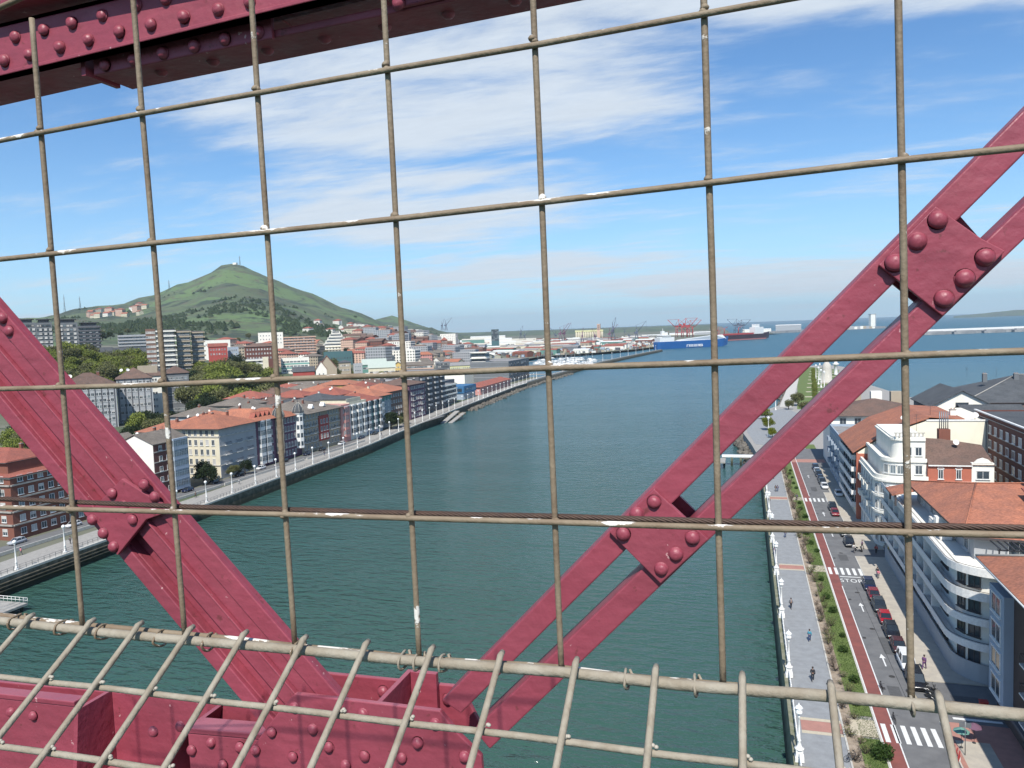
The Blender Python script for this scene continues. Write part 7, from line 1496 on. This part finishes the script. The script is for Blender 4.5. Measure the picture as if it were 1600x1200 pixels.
per(1371, 902, R_(180), 'black', 'jeans', 'dark jacketed person on the pavement right of the navy car', z=.14); per(1372.5, 905, R_(180), 'pink', 'grey', 'companion in pink beside the dark jacketed person', z=.14, s=.9); per(1444, 1047, R_(150), 'purple', 'purple', 'person in a purple coat on the pavement beside the parked van', z=.14, s=1.08)
per(1245, 782, R_(0), 'navy', 'black', 'person crossing the red strip of the far walkway')
per(1353, 1040, R_(0), 'teal', 'black', 'person walking on the cycle path beside the white line', s=.95) if 0 else None
for i, (px, py, tp_, lg, lb) in enumerate([(33, 868, 'pink', 'grey', 'person in pink on the left promenade near the first lamp'), (306, 778, 'black', 'black', 'dark figure on the left promenade below the pale blue bay'), (430, 733, 'white', 'jeans', 'person in white on the left promenade by the third wire'), (507, 712, 'black', 'navy', 'dark figure on the left promenade below the dormered roof'), (110, 850, 'grey', 'black', 'person in grey walking by the second lamp on the left'), (374, 757, 'white', 'grey', 'pale dressed person near the quay edge under the grey block'), (596, 681, 'black', 'jeans', 'distant dark figure on the left promenade')]):
    per(px, py, R_(20*i), tp_, lg, lb, z=.07, s=1.05)
# cyclist on the walkway, pedalling towards the bridge
def bike(x, y, rz, label, z=.013):
    t = tag(empty('bicycle', (x, y, z), rz), label, 'bicycle'); f = MB()
    for a, b_ in (((0, -.35, .85), (0, -.05, .30)), ((0, -.05, .30), (0, .22, .82)), ((0, .22, .78), (0, -.36, .78)), ((0, -.05, .30), (0, .50, .34)), ((0, .50, .34), (0, .2, .74)), ((0, -.36, .9), (0, -.52, .34))): f.tube([a, b_], .025, 5)
    f.build('frame', M_iron, t); h = MB(); h.tube([(-.28, -.40, .98), (0, -.37, 1.0), (.28, -.40, .98)], .02, 5); h.build('handlebar', M_iron, t); s = MB(); s.tube([(0, .12, .9), (0, .36, .92)], [.04, .09], 6); s.build('saddle', M_tyre, t)
    if 'bw' not in CACHE: w = MB(); w.tube([(0, math.cos(a*math.pi/10)*.33, math.sin(a*math.pi/10)*.33) for a in range(21)], .022, 5); [w.tube([(0, 0, 0), (0, math.cos(a*math.pi/4)*.33, math.sin(a*math.pi/4)*.33)], .008, 3) for a in range(8)]; CACHE['bw'] = w.mesh('wheel', M_tyre)
    put('wheel', CACHE['bw'], t, (0, -.52, .34)); put('wheel', CACHE['bw'], t, (0, .5, .34)); return t
p = on_ground(1331, 1192); bike(p.x, p.y, R_(100), 'dark blue bicycle leaning in the strip at the lower end of the walkway', .06); bike(p.x+.5, p.y+.6, R_(80), 'second bicycle behind the blue one in the lower strip', .06)
p = on_ground(1377, 1078); bike(p.x, p.y, R_(5), 'dark bicycle at the edge of the red cycle path'); p = on_ground(1397, 1128); bike(p.x, p.y, R_(5), 'dark bicycle on the white line before the near crossing')
# parasols, bin, sign, barriers on the pink corner
def parasol(x, y, m, label):
    t = tag(empty('parasol', (x, y, .14)), label, 'parasol'); t.scale = (.6, .6, .85); a = MB(); a.tube([(0, 0, 0), (0, 0, 2.5)], .04, 6); a.lathe([(.3, 0), (.3, .08), (.1, .12)], 8); a.build('pole', M_iron, t); c = MB(); c.lathe([(1.35, 2.1), (1.3, 2.16), (.7, 2.42), (.05, 2.62)], 8, smooth=False); c.build('canopy', m, t)
g_ = on_ground(1502, 1170); parasol(g_.x, g_.y, W_green, 'dark green parasol on the pink pavement corner'); g_ = on_ground(1522, 1163); parasol(g_.x, g_.y, WALLS['purple'], 'small folded maroon parasol right of the green one')
g_ = on_ground(1508, 1182); t = tag(empty('signpost', (g_.x, g_.y, .14)), 'thin grey signpost standing among the parasols', 'signpost'); m_ = MB(); m_.tube([(0, 0, 0), (0, 0, 3.6)], .045, 6); m_.build('pole', M_zinc, t); m_ = MB(); m_.box(-.55, .55, -.04, .04, 3.0, 3.5); m_.build('sign_board', M_zinc, t)
for i in range(3): g_ = on_ground(1490+i*4, 1186+i*5); t = tag(empty('barrier', (g_.x, g_.y, .14), R_(70)), 'red and white street barrier by the kerb, %s of three' % ('upper', 'middle', 'lower')[i], 'barrier', 'barriers by the near crossing'); m_ = MB(); m_.box(-.9, .9, -.04, .04, .75, 1.0, 0); m_.box(-.9, .9, -.04, .04, .35, .5, 0); m_.box(-.9, -.82, -.06, .06, 0, .34, 1); m_.box(.82, .9, -.06, .06, 0, .34, 1); m_.build('board', [CL['red'], M_white], t)
g_ = on_ground(1537, 1098); t = tag(empty('litter_bin', (25.6, 97.2, .13)), 'small red box by the wall of the shaded corner', 'bin'); m_ = MB(); m_.box(-.4, .4, -.35, .35, 0, 1.3); m_.box(-.45, .45, -.4, .4, 1.3, 1.38); m_.build('box', CL['red'], t)
# flower bushes in the planter of the curved block
for i, x in enumerate((31.0, 32.6, 34.4, 36.2)):
    t = tag(empty('bush', (x, 104.1, 1.65)), ['bright yellow-green bush at the left end of the white planter', 'green bush with red flowers in the white planter', 'second flowering bush in the white planter', 'right green bush in the white planter'][i], 'bush'); put('foliage', HB[i % 2] if i else crown_mesh('foliage', [(0, 0, .45, .7)], 500, .1, F_yellow, 9), t)
    t.scale = (1.2, .8, .8)
    if i in (1, 2):
        m_ = MB(); r = random.Random(i)
        for q in range(60): a = Vector((r.gauss(0, .35), r.gauss(0, .3), .75+r.random()*.3)); m_.add([tuple(a), tuple(a+Vector((.09, 0, .03))), tuple(a+Vector((.04, .08, .05)))], [(0, 1, 2)])
        o = m_.build('flowers', CL['red'], t); o['kind'] = 'stuff'
# ------------------------------------------------------------------ the port
def shed(label, pl, pr, pb, pt, r, m, roof, depth=40, kind='gable_x', doors=0):
    b, w, d, h = by_bearing(label, pl, pr, pb, pt, r, m, (roof, kind), 3, depth, over=.3, cat='warehouse', group='port sheds and halls')
    for q in range(doors): x = -w/2+(q+.5)*w/doors; m_ = MB(); m_.box(x-w/doors*.28, x+w/doors*.28, -d/2-.1, -d/2-.005, 0, h*.62); m_.build('door', W_slate, b)
CR = mat('cream_sheet', (0.62, 0.58, 0.48), .6, (.5, .46, .38), .3, .7); WS = mat('white_sheet', (0.70, 0.70, 0.66), .6)
for i, (a, c_, pb, pt, r, m, rf, lb) in enumerate([(765, 806, 543, 535, 1900, W_white, WS, 'white shed at the left of the long cream row'), (806, 850, 546, 536, 1850, W_cream, CR, 'cream shed, second of the long row'), (852, 900, 546, 536, 1800, W_cream, CR, 'cream shed behind the fifth upright wire'), (902, 955, 546, 537, 1750, W_white, WS, 'white shed left of the container stacks'), (870, 960, 538, 533, 2300, W_cream, CR, 'longest cream shed behind the front row'),
    (722, 757, 536, 531, 2100, W_green, CR, 'pale green shed left of the teal tower'), (758, 800, 535, 530, 2300, W_white, WS, 'white shed behind the teal tower'), (735, 790, 529, 526, 3000, W_white, WS, 'thin white strip of halls on the horizon'), (990, 1040, 528, 524, 3100, W_white, WS, 'low white hall beyond the blue ship'), (1046, 1085, 527, 521, 3000, W_white, WS, 'white hall behind the red cranes'),
    (1085, 1120, 526, 519, 2900, W_grey, WS, 'grey hall beside the red cranes'), (1160, 1205, 519, 515, 3150, W_white, WS, 'white terminal on the outer breakwater'), (1212, 1252, 518, 508, 3700, W_grey, WS, 'long grey-roofed hall out on the breakwater'), (705, 722, 540, 534, 1900, W_white, WS, 'small white shed at the left end of the port'), (800, 838, 534, 530, 2700, W_cream, CR, 'cream hall right of the teal tower'), (975, 1000, 536, 531, 2400, W_cream, CR, 'cream hall above the container stacks')]):
    shed(lb, a, c_, pb, pt, r, m, rf, 40, doors=(4 if i < 5 else 0))
b, w, d, h = by_bearing('lone teal glass tower standing over the port', 768, 780, 533, 515, 1700, W_teal, None, 3, 22, 4, 8, win=(4.5, 3.2), frame=M_fdark, glass=(0, 1), cat='tower')
b = tag(empty('silo_block', at_range(921, 531, 2600), R_(-2)), 'cream row of grain silos with a gallery on top', 'silos')
for q in range(12): m_ = MB(); m_.lathe([(3.9, -4), (3.9, 26), (3.6, 27)], 12, (-44+q*8, 0, 0)); m_.build('silo', W_cream, b)
m_ = MB(); m_.box(-48, 48, -4, 4, 27.0, 33); m_.build('gallery', W_pyel, b); m_ = MB(); m_.box(28, 38, -5, 7, 0, 52); m_.build('elevator_tower', W_salmon, b)
for q in range(5): m_ = MB(); m_.box(28.8+0, 37.2, -5.1, -5.003, 33+q*3.6, 34.6+q*3.6); m_.build('window', M_glass, b)
rp = random.Random(21); got_ = []
for i in range(900):
    if len(got_) >= 150: break
    px = rp.uniform(700, 1010); r = rp.triangular(1050, 3000, 1500); p = at_range(px, 540, r)
    if p.x > coast_left(p.y)-26 or any(abs(p.x-q[0]) < 34 and abs(p.y-q[1]) < 26 for q in got_): continue
    got_.append((p.x, p.y)); w_, d_, h_ = rp.choice((22, 30, 44, 60)), rp.choice((16, 22)), rp.uniform(4, 9)
    wm, cn = rp.choice(((W_white, 'white'), (W_cream, 'cream'), (W_white, 'white'), (W_beige, 'beige'), (W_brick, 'rust red'), (W_slate, 'dark'), (W_blue, 'blue-grey'), (W_green, 'green'))); tm, tn = rp.choice(((WS, 'white'), (CR, 'cream'), (T_grey, 'grey'), (T_red, 'red')))
    b = building('%s port shed with %s roof, %s' % (cn, tn, ('near the marina basin' if r < 1400 else 'in the middle of the port' if r < 2000 else 'far back in the port')+(' on the left' if px < 800 else ' in the centre' if px < 900 else ' on the right')), p.x, p.y, w_, d_, h_, wm, rp.uniform(-.5, .1), terrain(p.x, p.y), 'small sheds scattered over the port', 3, cat='shed')
    slope_roof(b, w_, d_, h_, 2.2, .3, tm, 'gable_x'); m_ = MB(); m_.box(-w_*.3, -w_*.12, -d_/2-.1, -d_/2-.003, 0, h_*.6); m_.box(w_*.12, w_*.3, -d_/2-.1, -d_/2-.003, 0, h_*.6); m_.build('door', W_slate, b)
m_ = MB()
for i in range(2600):
    px = rp.uniform(690, 1030); r = rp.triangular(1050, 3000, 1700); p = at_range(px, 540, r)
    if p.x > coast_left(p.y)-6: continue
    z = terrain(p.x, p.y); s = rp.uniform(1, 3.5); hh = rp.uniform(1.5, 5); m_.box(p.x-s*rp.uniform(.6, 2), p.x+s, p.y-s, p.y+s, z-1, z+hh, rp.randrange(5))
tag(m_.build('yard_stock', [W_dark, C0 if 0 else W_beige, W_brick, WS, W_blue]), 'scattered stock, vehicles and scrap piles filling the port yards', 'yard stock', kind='stuff')
def crane(px, py, r, H_, col, label, kind, rz):
    g = at_range(px, py, r); t = tag(empty('harbour_crane', (g.x, g.y, g.z-2), rz), label, 'crane', 'cranes of the port'); m_ = MB(); s = H_
    if kind == 'gantry':
        for x in (-.16, .16):
            for y in (-.14, .14): L_ = MB(); L_.tube([(x*s, y*s, 0), (x*s*.9, y*s*.8, s*.62)], .016*s, 5); L_.build('leg', col, t)
        m_.tube([(-.16*s, -.14*s, s*.3), (.16*s, -.14*s, s*.3)], .012*s, 4); m_.tube([(-.16*s, .14*s, s*.3), (.16*s, .14*s, s*.3)], .012*s, 4); m_.tube([(-.16*s, -.14*s, s*.3), (.15*s, -.12*s, s*.6)], .009*s, 4); m_.tube([(.16*s, .14*s, s*.3), (-.15*s, .12*s, s*.6)], .009*s, 4)
        m_.tube([(-.45*s, 0, s*.62), (.25*s, 0, s*.62)], .022*s, 5); m_.tube([(.0, 0, s*.62), (.04*s, 0, s*.98)], .014*s, 5); m_.tube([(.04*s, 0, s*.98), (-.4*s, 0, s*.64)], .007*s, 4); m_.tube([(.04*s, 0, s*.98), (.24*s, 0, s*.64)], .007*s, 4)
        m_.tube([(.26*s, 0, s*.62), (.62*s, 0, s*.98)], .016*s, 5); m_.tube([(.04*s, 0, s*.98), (.60*s, 0, s*.97)], .006*s, 4); m_.build('boom', col, t); c = MB(); c.box(-.1*s, .0, -.05*s, .05*s, s*.64, s*.74); c.build('cab', col, t)
    else:
        for x in (-.09, .09):
            for y in (-.09, .09): L_ = MB(); L_.tube([(x*s, y*s, 0), (x*s*.4, y*s*.4, s*.34)], .012*s, 4); L_.build('leg', col, t)
        m_.tube([(0, 0, s*.34), (0, 0, s*.6)], .03*s, 6); m_.tube([(.02*s, 0, s*.42), (.52*s, 0, s*1.0)], [.018*s, .008*s], 5); m_.tube([(-.03*s, 0, s*.78), (.52*s, 0, s*1.0)], .005*s, 3); m_.tube([(0, 0, s*.6), (-.03*s, 0, s*.78)], .012*s, 4); m_.tube([(.52*s, 0, s), (.52*s, 0, s*.5)], .003*s, 3); m_.build('boom', col, t); c = MB(); c.box(-.12*s, .05*s, -.05*s, .05*s, s*.36, s*.46); c.build('cab', col, t)
C_red = mat('crane_red', (0.42, 0.05, 0.05), .6); C_blue = mat('crane_blue_grey', (0.10, 0.12, 0.17), .6); C_purple = mat('crane_plum', (0.16, 0.07, 0.12), .6)
for i, (px, py, r, H_, c_, k, rz, lb) in enumerate([(1062, 528, 2500, 62, C_red, 'gantry', 2.9, 'tall red gantry crane above the blue ship, left of three'), (1071, 528, 2520, 66, C_red, 'gantry', .4, 'tall red gantry crane above the blue ship, middle of three'), (1078, 528, 2540, 60, C_red, 'gantry', .2, 'tall red gantry crane above the blue ship, right of three'), (1152, 523, 2900, 60, C_blue, 'gantry', 2.8, 'dark gantry crane above the dark red ship, left one'), (1158, 523, 2950, 58, C_blue, 'gantry', .3, 'dark gantry crane above the dark red ship, right one'),
    (876, 531, 2000, 44, C_purple, 'jib', .3, 'plum jib crane just right of the fifth upright wire'), (882, 531, 2020, 46, C_purple, 'jib', .9, 'plum jib crane second right of the fifth wire'), (868, 531, 2050, 34, C_blue, 'jib', 2.6, 'blue-grey jib crane low beside the plum ones'), (910, 533, 1900, 36, C_purple, 'jib', 1.6, 'plum jib crane before the left of the silos'), (930, 533, 1900, 34, C_purple, 'jib', 2.2, 'plum jib crane before the right of the silos'),
    (953, 531, 2000, 42, C_purple, 'jib', .2, 'plum jib crane right of the silos'), (958, 531, 2050, 62, C_blue, 'jib', 1.45, 'highest slender jib crane right of the silos'), (995, 531, 2100, 52, C_blue, 'jib', .35, 'grey jib crane leaning right above the mole'), (983, 531, 2300, 34, C_blue, 'jib', 2.7, 'small grey crane left of the leaning one'), (820, 530, 2000, 26, C_blue, 'jib', .6, 'small dark crane left of the fifth wire'), (814, 529, 2600, 46, C_blue, 'jib', 1.5, 'thin mast-like crane over the port sheds'),
    (790, 528, 2700, 20, C_blue, 'jib', .4, 'tiny crane right of the teal tower'), (691, 515, 1700, 26, C_blue, 'jib', 1.5, 'thin tower crane left above the white block'), (697, 515, 1700, 28, C_blue, 'jib', .1, 'thin tower crane right above the white block'), (1040, 527, 2900, 24, C_red, 'jib', .5, 'small red crane left of the gantries'), (1122, 525, 2800, 32, C_red, 'gantry', .5, 'short red crane behind the sixth wire'), (976, 522, 2900, 24, C_blue, 'jib', 1.2, 'tiny grey crane above the horizon line')]):
    crane(px, py, r, H_, c_, lb, k, rz)
CM = [mat('container_'+n, c, .6) for n, c in (('red', (.35, .05, .04)), ('green', (.05, .16, .08)), ('blue', (.05, .12, .28)), ('orange', (.5, .2, .05)), ('white', (.6, .6, .58)))]
cmesh = []
for m in CM: m_ = MB(); m_.box(-6.1, 6.1, -1.22, 1.22, 0, 2.6); cmesh.append(m_.mesh('container', m))
cn_ = ['red', 'green', 'blue', 'orange', 'white']
for i in range(120):
    col_, row, lev = i % 15, (i//15) % 4, i//60
    a = on_ground(958, 542.5); k = rr.choice((0, 0, 1, 1, 2, 3, 4)); x = -250+col_*0+0; base_ = at_range(957+col_*2.4, 543, 1640+row*4)
    o = put('shipping_container', cmesh[k], None, (base_.x, base_.y, max(.2, terrain(base_.x, base_.y))+lev*2.62), (0, 0, rr.choice((0, 0, .02)))); tag(o, '%s shipping container in the stacks by the mole end, %s level' % (cn_[k], 'ground' if lev == 0 else 'upper'), 'container', 'containers stacked near the mole end')
M_hullw = mat('hull_white', (0.75, 0.75, 0.73), .4); M_boatcover = mat('boat_cover_blue', (0.06, 0.12, 0.25), .7)
def boat_mesh():
    h = MB(); h.add([(-1.1, -4, 0), (1.1, -4, 0), (1.3, 0, 0), (0, 5, .2), (-1.3, 0, 0), (-1.4, -4, 1.1), (1.4, -4, 1.1), (1.6, 0, 1.1), (0, 5.6, 1.5), (-1.6, 0, 1.1)], [(4, 3, 2, 1, 0), (5, 6, 7, 8, 9), (0, 1, 6, 5), (1, 2, 7, 6), (2, 3, 8, 7), (3, 4, 9, 8), (4, 0, 5, 9)])
    c = MB(); c.add([(-.9, -2.5, 1.1), (.9, -2.5, 1.1), (.8, 1.6, 1.15), (-.8, 1.6, 1.15), (-.7, -2.2, 2.1), (.7, -2.2, 2.1), (.6, .6, 1.9), (-.6, .6, 1.9)], [(0, 1, 5, 4), (1, 2, 6, 5), (2, 3, 7, 6), (3, 0, 4, 7), (4, 5, 6, 7)])
    m = MB(); m.tube([(0, .8, 1.2), (0, .8, 11)], .09, 4); m.tube([(0, .8, 2.6), (0, -3, 2.5)], .12, 4); return h.mesh('hull', M_hullw), c.mesh('cabin', M_hullw), m.mesh('mast', M_zinc)
BM = boat_mesh()
for i in range(84):
    p = on_ground(rr.uniform(832, 928), rr.uniform(560, 571)-(0), -4)
    if p.x > quay_left(p.y)-14 or p.x < coast_left(p.y)+8: continue
    t = tag(empty('boat', (p.x, p.y, -4.1), rr.choice((1.4, -1.5, 1.5))), 'small white %s boat moored in the marina basin behind the mole' % ('sailing' if i % 3 else 'motor'), 'boat', 'white boats moored in the marina'); t.scale = (1.5, 1.5, 1.2); put('hull', BM[0], t); put('cabin', BM[1], t)
    if i % 3: put('mast', BM[2], t)
for q in range(4): y = 820+q*110; m_ = MB(); m_.box(coast_left(y)+2, quay_left(y)-14, y-1.5, y+1.5, -4.2, -3.4); tag(m_.build('pontoon', M_concrete), 'grey floating pontoon across the marina basin, %s from the bridge' % ORD[q], 'pontoon', 'pontoons of the marina')
# lamps of the mole
for i in range(14): y = 690+i*55; t = tag(empty('street_lamp', (quay_left(y)-3.5, y, .05)), 'thin white lamp on the long mole towards the sea', 'lamp post', 'lamps of the long mole'); put('post', PM, t); put('globe', GM, t, (0, 0, 5.5)); t.scale = (1.2, 1.2, 1.5)
# ships
def ship(label, a, b_, hull_m, H_, prof, z=-4):
    A, B_ = Vector(a), Vector(b_); L_ = (B_-A).length; rz = math.atan2((B_-A).y, (B_-A).x); t = tag(empty('ship', (A.x, A.y, z), rz), label, 'ship'); W_ = 11
    m_ = MB(); st = [(0, .8, 0, H_*1.0), (.03, 1, 0, H_), (.2, 1, 0, H_), (.8, 1, 0, H_), (.93, .7, 0, H_*1.12), (1.02, .06, .2, H_*1.35)]; n = 4
    for x, w, z0, z1 in st: xx = x*L_; m_.v += [(xx, -W_*w, z1), (xx-(3 if x > .9 else 0), -W_*w*.8, z0*H_), (xx-(3 if x > .9 else 0), W_*w*.8, z0*H_), (xx, W_*w, z1)]
    for i in range(len(st)-1):
        for j in range(4): q, r = i*4+j, i*4+(j+1) % 4; m_.f.append((q, r, r+4, q+4)); m_.m.append(0); m_.sm.append(False)
    m_.f += [(3, 2, 1, 0), tuple(range(len(st)*4-4, len(st)*4))]; m_.m += [0, 0]; m_.sm += [False, False]; m_.build('hull', hull_m, t)
    return t, L_, W_
M_blueh = mat('hull_blue', (0.012, 0.11, 0.34), .45, (.01, .09, .28), .05, .6)
t, L_, W_ = ship('long blue and white cargo ship with the shipping line name on its side', (-176, 1590, 0), (-38, 1700, 0), M_blueh, 15, None)
m_ = MB(); m_.add([(L_*.30, -W_*.95, 15.02), (L_*.97, -W_*.5, 15.6), (L_*.97, W_*.5, 15.6), (L_*.30, W_*.95, 15.02), (L_*.34, -W_*.9, 17.5), (L_*.80, -W_*.85, 24), (L_*.92, -W_*.4, 24.5), (L_*.92, W_*.4, 24.5), (L_*.80, W_*.85, 24), (L_*.34, W_*.9, 17.5)], [(0, 1, 6, 5, 4), (4, 5, 8, 9), (5, 6, 7, 8), (1, 2, 7, 6), (2, 3, 9, 8, 7), (3, 0, 4, 9)]); m_.build('garage_deck', M_hullw, t)
m_ = MB(); m_.box(4, L_*.22, -W_*.9, W_*.9, 15.03, 24); m_.box(10, L_*.17, -W_*.95, W_*.95, 24.01, 28.5); m_.box(14, 20, -3, 3, 28.51, 37); m_.box(L_*.12, L_*.16, -2, 2, 28.51, 34); m_.build('superstructure', M_hullw, t)
m_ = MB(); m_.box(9.9, L_*.171, -W_*.952, W_*.952, 25.6, 27.0); m_.build('window_strip', M_glass, t); m_ = MB(); m_.tube([(L_*.1, 0, 28), (L_*.1, 0, 42)], .4, 5); m_.build('mast', M_hullw, t)
c = bpy.data.curves.new('line_name', 'FONT'); c.body = 'Finnlines'; c.size = 15; c.offset = .22; c.extrude = .05; o = bpy.data.objects.new('x', c); COL.objects.link(o); me = bpy.data.meshes.new_from_object(o.evaluated_get(bpy.context.evaluated_depsgraph_get())); bpy.data.objects.remove(o); me.materials.clear(); me.materials.append(M_hullw)
sh = Matrix(((1, .22, 0, 0), (0, 1, 0, 0), (0, 0, 1, 0), (0, 0, 0, 1))); me.transform(sh); put('lettering', me, t, (L_*.38, -W_-.35+.9, 2.6), (math.pi/2-.13, 0, 0), (.78, .9, 1))
t, L_, W_ = ship('dark red and black cargo ship moored beyond the blue one', (-84, 2120, 0), (62, 2300, 0), mat('hull_dark', (0.05, 0.02, 0.03), .5), 15, None)
m_ = MB(); m_.box(L_*.7, L_*.86, -W_*.85, W_*.85, 15.2, 34); m_.box(L_*.73, L_*.8, -W_*.6, W_*.6, 34.01, 42); m_.build('superstructure', M_hullw, t); m_ = MB(); m_.box(6, L_*.68, -W_*.8, W_*.8, 15.02, 19); m_.build('hatch_covers', C_red, t)
m_ = MB(); m_.box(-1, L_*.9, -W_-.1, -W_*.8, .2, 3); m_.build('waterline_band', mat('hull_pinkish', (.4, .15, .14), .6), t)
for q in (.2, .45): m_ = MB(); m_.tube([(L_*q, 0, 19), (L_*q, 0, 34)], 1, 5); m_.tube([(L_*q, 0, 33), (L_*q+16, 0, 38)], .6, 4); m_.build('deck_crane', C_red, t)
# outer breakwater, white tower, second breakwater with berths
M_break = mat('breakwater_concrete', (0.30, 0.30, 0.30), .9, (.16, .17, .18), .05, .9)
m_ = MB(); A, B_ = on_ground(1195, 521.5, -4), on_ground(1375, 513, -4)
n_ = (B_-A).normalized(); s_ = Vector((-n_.y, n_.x, 0)); m_.plate([A-s_*30, B_-s_*30, B_+s_*60, A+s_*60], (0, 0, 9)); tag(m_.build('breakwater', M_break), 'long grey outer breakwater ending at the white tower', 'breakwater')
g_ = at_range(1363, 511.5, 3900); t = tag(empty('lighthouse', (g_.x, g_.y, -2), R_(20)), 'tall white square tower at the tip of the breakwater', 'tower'); m_ = MB(); m_.box(-12, 12, -10, 10, 0, 60); m_.build('shaft', W_white, t); m_ = MB(); m_.box(8, 12.1, -10.1, 10, 0, 60.1); m_.build('fin', W_grey, t); m_ = MB(); m_.box(-13, 13, -11, 11, 60.2, 62); m_.build('cap', M_concrete, t)
for i in range(12): g_ = on_ground(1312+i*4.6, 515.5-i*.2, 4); m_ = MB(); m_.box(-9, 9, -6, 6, 0, rr.uniform(6, 12)); tag(m_.build('building', rr.choice((W_white, W_grey, W_beige)), None, (g_.x, g_.y, 4.5)), 'low pale storehouse on the outer breakwater', 'storehouse', 'storehouses on the outer breakwater')
t = tag(empty('breakwater', (0, 0, 0)), 'thin white-topped breakwater crossing the sea at the right', 'breakwater'); A, B_ = on_ground(1436, 523.5, -4), on_ground(1680, 515, -4); n_ = (B_-A).normalized(); s_ = Vector((-n_.y, n_.x, 0)); m_ = MB(); m_.plate([A, B_, B_+s_*14, A+s_*14], (0, 0, 8)); m_.build('mound', M_break, t); m_ = MB(); m_.plate([A+s_*1+Vector((0, 0, 8.01)), B_+s_*1+Vector((0, 0, 8.01)), B_+s_*8+Vector((0, 0, 8.01)), A+s_*8+Vector((0, 0, 8.01))], (0, 0, 5)); m_.build('parapet', M_white, t)
for i in range(5): g_ = A.lerp(B_, .06+i*.19)-s_*30; m_ = MB(); m_.box(-26, 26, -7, 7, 0, 6); m_.box(-20, 20, -5, 5, 6.01, 9); tag(m_.build('moored_barge', M_break, None, (g_.x, g_.y, -4), math.atan2(n_.y, n_.x)), 'low dark barge-like berth before the right breakwater, %s from the left' % ORD[i], 'berth', 'berths before the right breakwater')
m_ = MB(); P_ = [at_range(1490+i*16, 496, 11000) for i in range(14)]; vs = []
for i, p in enumerate(P_): vs += [(p.x, p.y, -10), (p.x, p.y, 15+75*math.sin(min(1, i/9)*1.5)*(.8+.2*noise.noise(Vector((i*.6, 0, 0)))))]
for p, q in zip(list(P_), vs[1::2]): pass
far = []
for i, p in enumerate(P_): n2 = Vector((p.x, p.y, 0)).normalized(); far.append([(p.x, p.y, -6), (p.x+n2.x*400, p.y+n2.y*400, vs[i*2+1][2]*.6), (p.x+n2.x*1100, p.y+n2.y*1100, vs[i*2+1][2]), (p.x+n2.x*2500, p.y+n2.y*2500, -6)])
tag(put('headland', grid_mesh('headland', far, M_land)), kind='structure')
# far small round light and stones at the tip of the seaside garden
g_ = on_ground(1306, 586); t = tag(empty('beacon', (g_.x, g_.y, 0)), 'white round beacon with gallery at the tip of the right point', 'beacon'); m_ = MB(); m_.lathe([(1.8, 0), (1.4, 1), (1.2, 8), (2.6, 8.6), (2.6, 9.4), (1.3, 9.5), (1.3, 12), (1.6, 12.1), (.3, 13.4)], 12); m_.build('shaft', M_white, t)
g_ = on_ground(1292, 598); t = tag(empty('monument', (g_.x, g_.y, 0)), 'tall rounded stone monument at the end of the seaside garden', 'monument'); m_ = MB(); m_.lathe([(5, 0), (5, 1), (3.6, 1.2), (3.4, 10), (2.8, 13), (1.2, 15)], 10); m_.build('stone', M_stone, t)
for i, (px, py) in enumerate(((1279, 601), (1283, 606), (1275, 596), (1288, 610), (1281, 594))): g_ = on_ground(px, py); t = tag(empty('street_lamp', (g_.x, g_.y, 0)), 'white lamp mast in the cluster left of the stone monument', 'lamp post', 'lamp masts by the stone monument'); put('post', PM, t); put('globe', GM, t, (0, 0, 5.5)); t.scale = (1.6, 1.6, 2)
for i, (px, py, lb) in enumerate(((1212, 641, 'white lamp standing alone at the water edge of the right point'), (1201, 683, 'white globe lamp in front of the yellow-green tree'))): g_ = on_ground(px, py); t = tag(empty('street_lamp', (g_.x, g_.y, 0)), lb, 'lamp post'); put('post', PM, t); put('globe', GM, t, (0, 0, 5.5)); t.scale = (1.2, 1.2, 1.3)
# masts and pylons on the hill
for i, (px, py, r, h) in enumerate(((375, 413.5, 3020, 34), (102, 494, 3000, 60), (126, 488, 3000, 40), (265, 458, 3000, 30))):
    g_ = at_range(px, py, r); t = tag(empty('mast', (g_.x, g_.y, terrain(g_.x, g_.y)-2)), ['thin white mast on the very summit of the hill', 'lattice pylon on the left ridge behind the second row wire', 'small pylon on the left ridge', 'tiny mast on the shoulder of the hill'][i], 'mast'); m_ = MB()
    for a in range(3): m_.tube([(3*math.cos(a*2.1), 3*math.sin(a*2.1), 0), (0, 0, h)], .5, 3)
    for q in range(5): m_.tube([(-3+q*.5, 0, h*q/6), (3-q*.5, 0, h*(q+.6)/6)], .3, 3)
    m_.tube([(-5, 0, h*.8), (5, 0, h*.8)], .35, 3); m_.build('lattice', M_zinc, t)
m_ = MB(); m_.box(-7, 7, -5, 5, -2, 5); g_ = at_range(368, 420, 2950); tag(m_.build('building', W_white, None, (g_.x, g_.y, terrain(g_.x, g_.y))), 'tiny white hut just below the hilltop', 'hut')
# ------------------------------------------------------------------ the air
hz = MB(); hz.box(-13500, 12000, -150, 19000, -34.0, 420)
def haze_mat():
    m = bpy.data.materials.new('air'); m.use_nodes = True; N = m.node_tree.nodes; L = m.node_tree.links; N.clear()
    v = N.new('ShaderNodeVolumePrincipled'); v.inputs['Color'].default_value = (0.80, 0.93, 1.0, 1); v.inputs['Density'].default_value = HAZE; v.inputs['Anisotropy'].default_value = 0.2
    o = N.new('ShaderNodeOutputMaterial'); L.new(v.outputs[0], o.inputs['Volume']); return m
HAZE = 0.000055
tag(hz.build('haze', haze_mat()), kind='stuff')
scene.cycles.volume_bounces = 0
